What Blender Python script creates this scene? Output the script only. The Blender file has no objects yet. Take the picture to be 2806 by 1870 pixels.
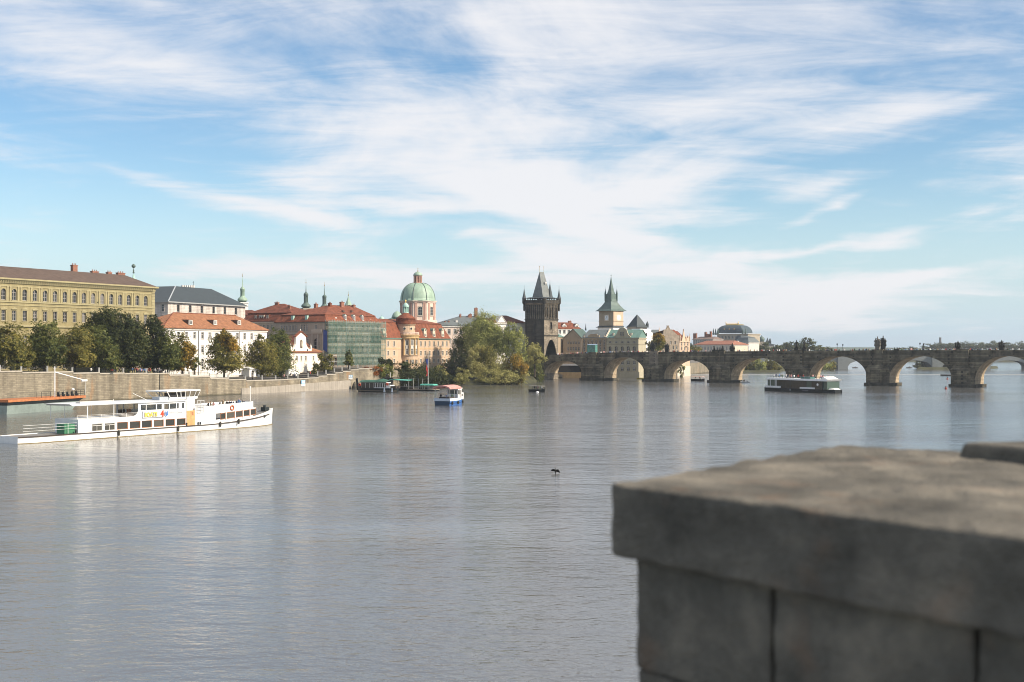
import bpy, bmesh, math, random
import numpy as np
from mathutils import Vector, Matrix
R = math.radians
random.seed(7); RNG = np.random.default_rng(11)
SC = bpy.context.scene
COL = SC.collection

# ---------------------------------------------------------------- camera
# the lens of the photograph: focal length 3400 px on a 2806 px wide frame, horizon at row 958, eye 13 m above the river
F = 3400.0; CX = 1403.0; HY = 958.0; CH = 13.0
cam_d = bpy.data.cameras.new('camera'); cam = bpy.data.objects.new('camera', cam_d); COL.objects.link(cam)
cam_d.sensor_width = 36.0; cam_d.lens = 36.0 * F / 2806.0
cam_d.shift_y = (HY - 935.0) / 2806.0
cam.location = (0, 0, CH); cam.rotation_euler = (R(90), 0, 0)
cam_d.clip_start = 0.1; cam_d.clip_end = 20000
cam_d.dof.use_dof = True; cam_d.dof.focus_distance = 330.0; cam_d.dof.aperture_fstop = 1.9
SC.camera = cam
SC.render.resolution_x = 1024; SC.render.resolution_y = 682
SC.view_settings.view_transform = 'Standard'; SC.view_settings.look = 'None'
SC.view_settings.gamma = 1.0; SC.view_settings.use_curve_mapping = False
SC.view_settings.exposure = 0.74
SC.cycles.use_denoising = True; SC.cycles.denoising_input_passes = 'RGB_ALBEDO_NORMAL'; SC.cycles.denoising_prefilter = 'ACCURATE'; SC.cycles.filter_width = 1.0
SC.cycles.max_bounces = 8; SC.cycles.transparent_max_bounces = 12
SC.cycles.volume_bounces = 0

# ---------------------------------------------------------------- sun and sky
SUN_AZ = 111.0      # degrees clockwise from the view direction (+Y): the sun stands to the right
SUN_EL = 37.0
sd = Vector((math.sin(R(SUN_AZ)) * math.cos(R(SUN_EL)), math.cos(R(SUN_AZ)) * math.cos(R(SUN_EL)), math.sin(R(SUN_EL))))
sun_d = bpy.data.lights.new('sun', 'SUN'); sun = bpy.data.objects.new('sun', sun_d); COL.objects.link(sun)
sun_d.energy = 4.3; sun_d.angle = R(0.6); sun_d.color = (1.0, 0.89, 0.73)
sun.rotation_euler = (-sd).to_track_quat('-Z', 'Y').to_euler(); sun.location = (200, 100, 300)

def nd(nt, kind, **kw):
    n = nt.nodes.new(kind)
    for k, v in kw.items():
        if k.startswith('i_'):
            key = k[2:]; key = int(key) if key.isdigit() else key.replace('_', ' ')
            n.inputs[key].default_value = v
        else: setattr(n, k, v)
    return n
def mth(nt, op, a, b=None, c=None, clamp=False):
    n = nt.nodes.new('ShaderNodeMath'); n.operation = op; n.use_clamp = clamp
    for i, x in enumerate((a, b, c)):
        if x is None: continue
        if isinstance(x, (int, float)): n.inputs[i].default_value = x
        else: nt.links.new(x, n.inputs[i])
    return n.outputs[0]

def build_world():
    w = bpy.data.worlds.new('World'); SC.world = w; w.use_nodes = True
    nt = w.node_tree; nt.nodes.clear(); L = nt.links.new
    out = nd(nt, 'ShaderNodeOutputWorld'); bg = nd(nt, 'ShaderNodeBackground'); L(bg.outputs[0], out.inputs[0])
    sky = nd(nt, 'ShaderNodeTexSky', sky_type='NISHITA', sun_disc=False)
    sky.sun_elevation = R(SUN_EL); sky.sun_rotation = R(SUN_AZ); sky.altitude = 200
    sky.air_density = 1.0; sky.dust_density = 0.25; sky.ozone_density = 1.2
    bg.inputs[1].default_value = 0.092
    tc = nd(nt, 'ShaderNodeTexCoord'); sx = nd(nt, 'ShaderNodeSeparateXYZ'); L(tc.outputs['Generated'], sx.inputs[0])
    az = mth(nt, 'ARCTAN2', sx.outputs[0], sx.outputs[1]); el = mth(nt, 'ARCSINE', sx.outputs[2])
    # cirrus layer: rays meet a flat sheet of cloud, so it is drawn out into streaks towards the horizon
    zz = mth(nt, 'ADD', mth(nt, 'MAXIMUM', sx.outputs[2], 0.0), 0.09)
    lay = nd(nt, 'ShaderNodeCombineXYZ'); L(mth(nt, 'DIVIDE', sx.outputs[0], zz), lay.inputs[0]); L(mth(nt, 'DIVIDE', sx.outputs[1], zz), lay.inputs[1])
    def fbm(scale, rot, sc, rough=0.58, det=7.0, dist=0.6, off=(0, 0, 0)):
        mp = nd(nt, 'ShaderNodeMapping'); mp.inputs['Rotation'].default_value = (0, 0, R(rot)); mp.inputs['Scale'].default_value = sc
        mp.inputs['Location'].default_value = off
        L(lay.outputs[0], mp.inputs[0])
        n = nd(nt, 'ShaderNodeTexNoise'); n.inputs['Scale'].default_value = scale; n.inputs['Detail'].default_value = det
        n.inputs['Roughness'].default_value = rough; n.inputs['Distortion'].default_value = dist
        L(mp.outputs[0], n.inputs['Vector']); return n.outputs['Fac']
    f1 = fbm(1.15, 14, (1.0, 0.62, 1)); f2 = fbm(3.6, 12, (0.42, 1.0, 1), 0.66, 8, 1.0, (3, 1, 0))
    ae = nd(nt, 'ShaderNodeCombineXYZ'); L(az, ae.inputs[0]); L(el, ae.inputs[1])
    # ragged edges for the cloud banks
    wn = nd(nt, 'ShaderNodeTexNoise'); wn.inputs['Scale'].default_value = 9.0; wn.inputs['Detail'].default_value = 5.0
    mpw = nd(nt, 'ShaderNodeMapping'); mpw.inputs['Scale'].default_value = (1.0, 2.6, 1); L(ae.outputs[0], mpw.inputs[0]); L(mpw.outputs[0], wn.inputs['Vector'])
    vs = nd(nt, 'ShaderNodeVectorMath', operation='SUBTRACT'); L(wn.outputs['Color'], vs.inputs[0]); vs.inputs[1].default_value = (.5, .5, .5)
    vm = nd(nt, 'ShaderNodeVectorMath', operation='MULTIPLY'); L(vs.outputs[0], vm.inputs[0]); vm.inputs[1].default_value = (0.09, 0.03, 0)
    va = nd(nt, 'ShaderNodeVectorMath', operation='ADD'); L(ae.outputs[0], va.inputs[0]); L(vm.outputs[0], va.inputs[1])
    tot = None
    # cloud banks: column, row, half length, half height (pixels of the photo), tilt, weight -> azimuth and elevation
    for (px, py, hl, hh, tilt, wt) in CLOUDS:
        mp = nd(nt, 'ShaderNodeMapping', vector_type='TEXTURE')
        mp.inputs['Location'].default_value = (math.atan((px - CX) / F), math.atan((HY - py) / F), 0)
        mp.inputs['Rotation'].default_value = (0, 0, R(tilt)); mp.inputs['Scale'].default_value = (hl / F, hh / F, 1)
        L(va.outputs[0], mp.inputs[0])
        g = nd(nt, 'ShaderNodeTexGradient', gradient_type='SPHERICAL'); L(mp.outputs[0], g.inputs[0])
        t = mth(nt, 'MULTIPLY', g.outputs['Fac'], wt)
        tot = t if tot is None else mth(nt, 'ADD', tot, t)
    # higher in the sky the cirrus goes on, thickened to brighten the water
    hi = nd(nt, 'ShaderNodeMapRange'); L(el, hi.inputs[0]); hi.inputs[1].default_value = 0.13; hi.inputs[2].default_value = 0.24; hi.inputs[3].default_value = 0.0; hi.inputs[4].default_value = 0.50
    tot = mth(nt, 'ADD', tot, hi.outputs[0])
    f = mth(nt, 'ADD', mth(nt, 'MULTIPLY', f1, 0.70), mth(nt, 'MULTIPLY', f2, 0.30))
    dens = mth(nt, 'ADD', mth(nt, 'MULTIPLY', tot, 0.82), mth(nt, 'MULTIPLY', mth(nt, 'SUBTRACT', f, 0.5), 3.1))
    mr = nd(nt, 'ShaderNodeMapRange', interpolation_type='SMOOTHSTEP'); L(dens, mr.inputs[0])
    mr.inputs[1].default_value = -0.06; mr.inputs[2].default_value = 0.80
    cl = mth(nt, 'MULTIPLY', mr.outputs[0], 0.93)
    sat = nd(nt, 'ShaderNodeHueSaturation'); sat.inputs['Saturation'].default_value = SKY_SAT; sat.inputs['Value'].default_value = SKY_VAL; sat.inputs['Hue'].default_value = SKY_HUE
    L(sky.outputs[0], sat.inputs['Color'])
    hzf = nd(nt, 'ShaderNodeMapRange', interpolation_type='SMOOTHSTEP'); L(el, hzf.inputs[0]); hzf.inputs[1].default_value = -0.02; hzf.inputs[2].default_value = 0.15; hzf.inputs[3].default_value = 0.95; hzf.inputs[4].default_value = 0.0
    hzm = nd(nt, 'ShaderNodeMix', data_type='RGBA'); L(hzf.outputs[0], hzm.inputs[0]); L(sat.outputs[0], hzm.inputs[6]); hzm.inputs[7].default_value = HORIZON
    mx = nd(nt, 'ShaderNodeMix', data_type='RGBA'); L(cl, mx.inputs[0]); L(hzm.outputs[2], mx.inputs[6])
    mx.inputs[7].default_value = (CLOUD_V, CLOUD_V * 0.995, CLOUD_V * 1.02, 1)
    L(mx.outputs[2], bg.inputs[0])
HORIZON = (3.55, 4.75, 5.75, 1); CLOUD_V = 6.0; SKY_SAT = 1.22; SKY_VAL = 0.92; SKY_HUE = 0.499
CLOUDS = [
 (340, 495, 170, 26, -10, .4), (640, 552, 300, 52, -14, .62), (860, 590, 180, 30, -8, .6), (900, 510, 330, 60, -6, .7),
 (1160, 565, 200, 34, -4, .7), (1300, 500, 420, 110, -8, .95), (1700, 520, 480, 120, 6, 1.1), (1560, 610, 360, 80, -18, .75), (1800, 665, 340, 55, -10, .65),
 (1480, 690, 330, 46, -8, .7), (700, 735, 330, 34, 4, .85), (560, 765, 260, 22, 4, .55), (1000, 765, 420, 52, 2, 1.0), (1350, 760, 380, 60, 6, .8),
 (1850, 760, 620, 80, -4, .85), (2250, 830, 620, 90, 3, 1.0), (2250, 690, 330, 26, 2, .95), (2420, 660, 160, 16, 0, .6), (2240, 520, 190, 58, 14, .85),
 (2250, 582, 170, 20, 18, .7), (2500, 770, 340, 36, 8, .8), (1800, 890, 900, 70, 0, .7), (1250, 660, 120, 18, 10, .3), (880, 680, 160, 22, 14, .3),
 (1900, 590, 200, 30, 4, .45), (2700, 620, 300, 40, 4, .4), (1500, 330, 900, 170, 4, .55), (600, 250, 700, 90, -8, .35), (2500, 330, 500, 80, 10, .3)]
build_world()

# ---------------------------------------------------------------- materials
MATS = {}
def M(name, col, rough=0.85, var=0.14, scale=0.35, streak=0.0, bump=0.0, bscale=3.0, metal=0.0, spec=0.3, trans=0.0):
    if name in MATS: return MATS[name]
    m = bpy.data.materials.new(name); m.use_nodes = True; MATS[name] = m
    nt = m.node_tree; L = nt.links.new; b = nt.nodes['Principled BSDF']
    b.inputs['Roughness'].default_value = rough; b.inputs['Metallic'].default_value = metal; b.inputs['Specular IOR Level'].default_value = spec
    g = nd(nt, 'ShaderNodeNewGeometry')
    n1 = nd(nt, 'ShaderNodeTexNoise'); n1.inputs['Scale'].default_value = scale; n1.inputs['Detail'].default_value = 5; n1.inputs['Roughness'].default_value = 0.65
    L(g.outputs['Position'], n1.inputs['Vector'])
    n2 = nd(nt, 'ShaderNodeTexNoise'); n2.inputs['Scale'].default_value = scale * 7; n2.inputs['Detail'].default_value = 3
    L(g.outputs['Position'], n2.inputs['Vector'])
    v = mth(nt, 'ADD', mth(nt, 'MULTIPLY', n1.outputs['Fac'], 0.65), mth(nt, 'MULTIPLY', n2.outputs['Fac'], 0.35))
    if streak:
        mp = nd(nt, 'ShaderNodeMapping'); mp.inputs['Scale'].default_value = (1.3, 1.3, 0.09); L(g.outputs['Position'], mp.inputs[0])
        n3 = nd(nt, 'ShaderNodeTexNoise'); n3.inputs['Scale'].default_value = 1.0; n3.inputs['Detail'].default_value = 4; L(mp.outputs[0], n3.inputs['Vector'])
        v = mth(nt, 'ADD', mth(nt, 'MULTIPLY', v, 1 - streak), mth(nt, 'MULTIPLY', n3.outputs['Fac'], streak))
    mr = nd(nt, 'ShaderNodeMapRange'); L(v, mr.inputs[0]); mr.inputs[1].default_value = 0.32; mr.inputs[2].default_value = 0.68
    mr.inputs[3].default_value = 1 - var * 1.35; mr.inputs[4].default_value = 1 + var * 1.2
    mx = nd(nt, 'ShaderNodeVectorMath', operation='SCALE'); mx.inputs[0].default_value = col[:3]; L(mr.outputs[0], mx.inputs['Scale'])
    L(mx.outputs[0], b.inputs['Base Color'])
    if bump:
        n4 = nd(nt, 'ShaderNodeTexNoise'); n4.inputs['Scale'].default_value = bscale; n4.inputs['Detail'].default_value = 6; L(g.outputs['Position'], n4.inputs['Vector'])
        bp = nd(nt, 'ShaderNodeBump'); bp.inputs['Strength'].default_value = 1.0; bp.inputs['Distance'].default_value = bump
        L(n4.outputs['Fac'], bp.inputs['Height']); L(bp.outputs[0], b.inputs['Normal'])
    return m

def stone_mat(name, c1, c2, cm, bw=1.0, bh=0.45, var=0.3, rust=None, wet=0.0, blot=0.5):
    """coursed masonry: brick pattern by world position (along the wall by x+y, up by z) with blotches of dirt"""
    m = bpy.data.materials.new(name); m.use_nodes = True; MATS[name] = m
    nt = m.node_tree; L = nt.links.new; b = nt.nodes['Principled BSDF']; b.inputs['Roughness'].default_value = 0.9; b.inputs['Specular IOR Level'].default_value = 0.2
    g = nd(nt, 'ShaderNodeNewGeometry'); sp = nd(nt, 'ShaderNodeSeparateXYZ'); L(g.outputs['Position'], sp.inputs[0])
    cx = nd(nt, 'ShaderNodeCombineXYZ'); L(mth(nt, 'SUBTRACT', mth(nt, 'MULTIPLY', sp.outputs[1], 0.8), mth(nt, 'MULTIPLY', sp.outputs[0], -0.75)), cx.inputs[0]); L(sp.outputs[2], cx.inputs[1])
    br = nd(nt, 'ShaderNodeTexBrick'); L(cx.outputs[0], br.inputs['Vector'])
    br.inputs['Color1'].default_value = (*c1, 1); br.inputs['Color2'].default_value = (*c2, 1); br.inputs['Mortar'].default_value = (*cm, 1)
    br.inputs['Scale'].default_value = 1.0; br.inputs['Brick Width'].default_value = bw; br.inputs['Row Height'].default_value = bh; br.inputs['Mortar Size'].default_value = 0.035; br.inputs['Bias'].default_value = 0.1
    n1 = nd(nt, 'ShaderNodeTexNoise'); n1.inputs['Scale'].default_value = blot; n1.inputs['Detail'].default_value = 7; n1.inputs['Roughness'].default_value = 0.7; L(g.outputs['Position'], n1.inputs['Vector'])
    mr = nd(nt, 'ShaderNodeMapRange'); L(n1.outputs['Fac'], mr.inputs[0]); mr.inputs[1].default_value = .3; mr.inputs[2].default_value = .7; mr.inputs[3].default_value = 1 - var; mr.inputs[4].default_value = 1 + var
    sc = nd(nt, 'ShaderNodeVectorMath', operation='SCALE'); L(br.outputs[0], sc.inputs[0]); L(mr.outputs[0], sc.inputs['Scale'])
    mps = nd(nt, 'ShaderNodeMapping'); mps.inputs['Scale'].default_value = (0.55, 0.55, 0.05); L(g.outputs['Position'], mps.inputs[0])
    ns = nd(nt, 'ShaderNodeTexNoise'); ns.inputs['Scale'].default_value = 1.0; ns.inputs['Detail'].default_value = 5; L(mps.outputs[0], ns.inputs['Vector'])
    ms = nd(nt, 'ShaderNodeMapRange'); L(ns.outputs['Fac'], ms.inputs[0]); ms.inputs[1].default_value = .35; ms.inputs[2].default_value = .65; ms.inputs[3].default_value = 0.72; ms.inputs[4].default_value = 1.16
    s2 = nd(nt, 'ShaderNodeVectorMath', operation='SCALE'); L(sc.outputs[0], s2.inputs[0]); L(ms.outputs[0], s2.inputs['Scale'])
    last = s2.outputs[0]
    if rust:
        mp = nd(nt, 'ShaderNodeMapping'); mp.inputs['Scale'].default_value = (0.35, 0.35, 0.06); L(g.outputs['Position'], mp.inputs[0])
        n2 = nd(nt, 'ShaderNodeTexNoise'); n2.inputs['Scale'].default_value = 1.0; n2.inputs['Detail'].default_value = 6; L(mp.outputs[0], n2.inputs['Vector'])
        r2 = nd(nt, 'ShaderNodeMapRange'); L(n2.outputs['Fac'], r2.inputs[0]); r2.inputs[1].default_value = .60; r2.inputs[2].default_value = .74; r2.inputs[4].default_value = 0.6
        mx = nd(nt, 'ShaderNodeMix', data_type='RGBA'); L(r2.outputs[0], mx.inputs[0]); L(last, mx.inputs[6]); mx.inputs[7].default_value = (*rust, 1); last = mx.outputs[2]
    if wet:   # algae and wet stain band above the waterline
        r3 = nd(nt, 'ShaderNodeMapRange'); L(mth(nt, 'ADD', sp.outputs[2], mth(nt, 'MULTIPLY', n1.outputs['Fac'], 0.8)), r3.inputs[0]); r3.inputs[1].default_value = wet * .75; r3.inputs[2].default_value = wet * 1.25; r3.inputs[3].default_value = 0.75; r3.inputs[4].default_value = 0.0
        mx = nd(nt, 'ShaderNodeMix', data_type='RGBA'); L(r3.outputs[0], mx.inputs[0]); L(last, mx.inputs[6]); mx.inputs[7].default_value = (0.055, 0.05, 0.03, 1); last = mx.outputs[2]
    L(last, b.inputs['Base Color'])
    bp = nd(nt, 'ShaderNodeBump'); bp.inputs['Distance'].default_value = 0.06; bp.inputs['Strength'].default_value = 0.8
    L(mth(nt, 'ADD', mth(nt, 'MULTIPLY', br.outputs['Fac'], -0.7), n1.outputs['Fac']), bp.inputs['Height']); L(bp.outputs[0], b.inputs['Normal'])
    return m

def glass_mat(name, dark=(0.02, 0.022, 0.024), light=(0.16, 0.15, 0.14), rough=0.08):
    m = bpy.data.materials.new(name); m.use_nodes = True; MATS[name] = m
    nt = m.node_tree; L = nt.links.new; b = nt.nodes['Principled BSDF']; b.inputs['Roughness'].default_value = rough; b.inputs['Specular IOR Level'].default_value = 0.55
    oi = nd(nt, 'ShaderNodeObjectInfo'); mr = nd(nt, 'ShaderNodeMapRange'); L(oi.outputs['Random'], mr.inputs[0]); mr.inputs[1].default_value = 0.5; mr.inputs[2].default_value = 1.0
    mx = nd(nt, 'ShaderNodeMix', data_type='RGBA'); L(mr.outputs[0], mx.inputs[0]); mx.inputs[6].default_value = (*dark, 1); mx.inputs[7].default_value = (*light, 1)
    L(mx.outputs[2], b.inputs['Base Color']); return m

def leaf_mat(name, ca, cb, cc, scale=0.12):
    m = bpy.data.materials.new(name); m.use_nodes = True; MATS[name] = m
    nt = m.node_tree; L = nt.links.new; nt.nodes.clear()
    out = nd(nt, 'ShaderNodeOutputMaterial'); g = nd(nt, 'ShaderNodeNewGeometry')
    n1 = nd(nt, 'ShaderNodeTexNoise'); n1.inputs['Scale'].default_value = scale; n1.inputs['Detail'].default_value = 3; L(g.outputs['Position'], n1.inputs['Vector'])
    v = mth(nt, 'ADD', mth(nt, 'MULTIPLY', g.outputs['Random Per Island'], 0.42), mth(nt, 'MULTIPLY', n1.outputs['Fac'], 0.62))
    cr = nd(nt, 'ShaderNodeValToRGB'); L(v, cr.inputs[0]); e = cr.color_ramp.elements
    e[0].position = 0.28; e[0].color = (*ca, 1); e[1].position = 0.76; e[1].color = (*cc, 1); x = e.new(0.5); x.color = (*cb, 1)
    d = nd(nt, 'ShaderNodeBsdfPrincipled'); d.inputs['Roughness'].default_value = 0.6; d.inputs['Specular IOR Level'].default_value = 0.25; L(cr.outputs[0], d.inputs['Base Color'])
    t = nd(nt, 'ShaderNodeBsdfTranslucent'); L(cr.outputs[0], t.inputs[0])
    mx = nd(nt, 'ShaderNodeMixShader'); mx.inputs[0].default_value = 0.48; L(d.outputs[0], mx.inputs[1]); L(t.outputs[0], mx.inputs[2]); L(mx.outputs[0], out.inputs[0])
    return m

def net_mat(name, col, cover=0.72):
    m = bpy.data.materials.new(name); m.use_nodes = True; MATS[name] = m
    nt = m.node_tree; L = nt.links.new; nt.nodes.clear()
    out = nd(nt, 'ShaderNodeOutputMaterial'); g = nd(nt, 'ShaderNodeNewGeometry')
    n1 = nd(nt, 'ShaderNodeTexNoise'); n1.inputs['Scale'].default_value = 1.6; n1.inputs['Detail'].default_value = 6; n1.inputs['Roughness'].default_value = .75; L(g.outputs['Position'], n1.inputs['Vector'])
    d = nd(nt, 'ShaderNodeBsdfDiffuse'); mr = nd(nt, 'ShaderNodeMapRange'); L(n1.outputs['Fac'], mr.inputs[0]); mr.inputs[1].default_value = .3; mr.inputs[2].default_value = .7; mr.inputs[3].default_value = 0.65; mr.inputs[4].default_value = 1.35
    sc = nd(nt, 'ShaderNodeVectorMath', operation='SCALE'); sc.inputs[0].default_value = col; L(mr.outputs[0], sc.inputs['Scale']); L(sc.outputs[0], d.inputs[0])
    t = nd(nt, 'ShaderNodeBsdfTransparent'); mx = nd(nt, 'ShaderNodeMixShader')
    r2 = nd(nt, 'ShaderNodeMapRange'); L(n1.outputs['Fac'], r2.inputs[0]); r2.inputs[1].default_value = .3; r2.inputs[2].default_value = .7; r2.inputs[3].default_value = cover - .15; r2.inputs[4].default_value = cover + .12
    L(r2.outputs[0], mx.inputs[0]); L(t.outputs[0], mx.inputs[1]); L(d.outputs[0], mx.inputs[2]); L(mx.outputs[0], out.inputs[0])
    return m

# ---------------------------------------------------------------- geometry helpers
def P(px, py, d): return Vector(((px - CX) / F * d, d, CH - (py - HY) / F * d))
def W2(px, d): return Vector(((px - CX) / F * d, d))
def Dw(py): return F * CH / (py - HY)          # distance of a point on the water seen at row py

class MB:
    def __init__(s): s.v = []; s.f = []; s.m = []; s.mi = 0
    def quad(s, *p):
        n = len(s.v); s.v += [tuple(q) for q in p]; s.f.append(tuple(range(n, n + len(p)))); s.m.append(s.mi); return s
    def box(s, x0, x1, y0, y1, z0, z1):
        n = len(s.v); s.v += [(x0,y0,z0),(x1,y0,z0),(x1,y1,z0),(x0,y1,z0),(x0,y0,z1),(x1,y0,z1),(x1,y1,z1),(x0,y1,z1)]
        for q in ((0,3,2,1),(4,5,6,7),(0,1,5,4),(1,2,6,5),(2,3,7,6),(3,0,4,7)): s.f.append(tuple(n + i for i in q)); s.m.append(s.mi)
        return s
    def hexa(s, b, t):      # bottom ring and top ring of equal length
        n = len(s.v); k = len(b); s.v += [tuple(q) for q in b] + [tuple(q) for q in t]
        s.f.append(tuple(n + i for i in reversed(range(k)))); s.m.append(s.mi)
        s.f.append(tuple(n + k + i for i in range(k))); s.m.append(s.mi)
        for i in range(k):
            j = (i + 1) % k; s.f.append((n + i, n + j, n + k + j, n + k + i)); s.m.append(s.mi)
        return s
    def prism(s, poly, z0, z1): return s.hexa([(x, y, z0) for x, y in poly], [(x, y, z1) for x, y in poly])
    def xz(s, poly, y0, y1):   # outline in x,z pushed through y (outline counter-clockwise seen from the front)
        n = len(s.v); k = len(poly); s.v += [(x, y0, z) for x, z in poly] + [(x, y1, z) for x, z in poly]
        s.f.append(tuple(n + i for i in range(k))); s.m.append(s.mi); s.f.append(tuple(n + k + i for i in reversed(range(k)))); s.m.append(s.mi)
        for i in range(k):
            j = (i + 1) % k; s.f.append((n + j, n + i, n + k + i, n + k + j)); s.m.append(s.mi)
        return s
    def lathe(s, prof, n=12, c=(0, 0, 0), a0=0.0, cap=True, sx=1.0, sy=1.0):
        b = len(s.v); k = len(prof)
        for r, z in prof:
            for i in range(n):
                a = a0 + 2 * math.pi * i / n; s.v.append((c[0] + sx * r * math.cos(a), c[1] + sy * r * math.sin(a), c[2] + z))
        for j in range(k - 1):
            for i in range(n):
                i2 = (i + 1) % n; s.f.append((b + j*n + i, b + j*n + i2, b + (j+1)*n + i2, b + (j+1)*n + i)); s.m.append(s.mi)
        if cap:
            s.f.append(tuple(b + i for i in reversed(range(n)))); s.m.append(s.mi)
            s.f.append(tuple(b + (k-1)*n + i for i in range(n))); s.m.append(s.mi)
        return s
    def tube(s, p, q, r0, r1=None, n=6):
        r1 = r0 if r1 is None else r1; p = Vector(p); q = Vector(q); d = (q - p)
        if d.length < 1e-6: return s
        d.normalize(); a = d.orthogonal().normalized(); c = d.cross(a); b = len(s.v)
        for o, r in ((p, r0), (q, r1)):
            for i in range(n):
                t = 2 * math.pi * i / n; s.v.append(tuple(o + a * (r * math.cos(t)) + c * (r * math.sin(t))))
        for i in range(n):
            j = (i + 1) % n; s.f.append((b + i, b + j, b + n + j, b + n + i)); s.m.append(s.mi)
        s.f.append(tuple(b + i for i in reversed(range(n)))); s.m.append(s.mi); s.f.append(tuple(b + n + i for i in range(n))); s.m.append(s.mi)
        return s
    def mesh(s, name, mats, smooth=False):
        me = bpy.data.meshes.new(name); me.from_pydata(s.v, [], s.f)
        for m in (mats if isinstance(mats, (list, tuple)) else [mats]): me.materials.append(m)
        if max(s.m, default=0) > 0: me.polygons.foreach_set('material_index', s.m)
        if smooth: me.polygons.foreach_set('use_smooth', [True] * len(me.polygons))
        me.update(); return me
    def build(s, name, mats, parent=None, loc=(0, 0, 0), rz=0.0, smooth=False):
        return ob(name, s.mesh(name, mats, smooth), parent, loc, rz)
def ob(name, me, parent=None, loc=(0, 0, 0), rz=0.0):
    o = bpy.data.objects.new(name, me); COL.objects.link(o); o.location = loc; o.rotation_euler = (0, 0, rz)
    if parent: o.parent = parent
    return o
def tag(o, label=None, cat=None, group=None, kind=None):
    if label: o['label'] = label
    if cat: o['category'] = cat
    if group: o['group'] = group
    if kind: o['kind'] = kind
    return o
def thing(name, label, cat, loc, rz=0.0, group=None):
    o = bpy.data.objects.new(name, None); COL.objects.link(o); o.location = loc; o.rotation_euler = (0, 0, rz); o.empty_display_size = 0.5
    return tag(o, label, cat, group)
def copy_tree(o, loc, rz=None, label=None, parent=None):
    c = o.copy(); COL.objects.link(c); c.parent = parent
    if parent is None:
        c.location = loc
        if rz is not None: c.rotation_euler = (0, 0, rz)
        if label: c['label'] = label
    for ch in [x for x in o.children]: copy_tree(ch, None, parent=c)
    return c

class Fr:
    """upright plane in the scene (a facade, a boat's side): local x runs along it, y away from the viewer, z up"""
    def __init__(s, p0, p1, z0):
        s.o = Vector(p0); d = Vector(p1) - s.o; s.L = d.length; s.u = d / s.L; s.v = Vector((-s.u.y, s.u.x)); s.z0 = z0; s.rz = math.atan2(s.u.y, s.u.x)
        s.loc = (s.o.x, s.o.y, z0)
    def at(s, px, py=HY, yl=0.0):
        rx = (px - CX) / F; q = s.o + s.v * yl; det = -s.u.x + rx * s.u.y
        a = (q.x - rx * q.y) / det; t = (-s.u.x * q.y + s.u.y * q.x) / det
        return a, CH - (py - HY) / F * t - s.z0
    def A(s, px, yl=0.0): return s.at(px, HY, yl)[0]
    def Z(s, px, py, yl=0.0): return s.at(px, py, yl)[1]
    def world(s, a, yl=0.0, z=0.0):
        p = s.o + s.u * a + s.v * yl; return Vector((p.x, p.y, z + s.z0))
def along(p, px, u=(0.4626, 0.8866)):
    """point on the line through p along u that is seen in column px"""
    rx = (px - CX) / F; u = Vector(u); p = Vector(p); a = (p.x - rx * p.y) / (rx * u.y - u.x); return p + u * a

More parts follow.
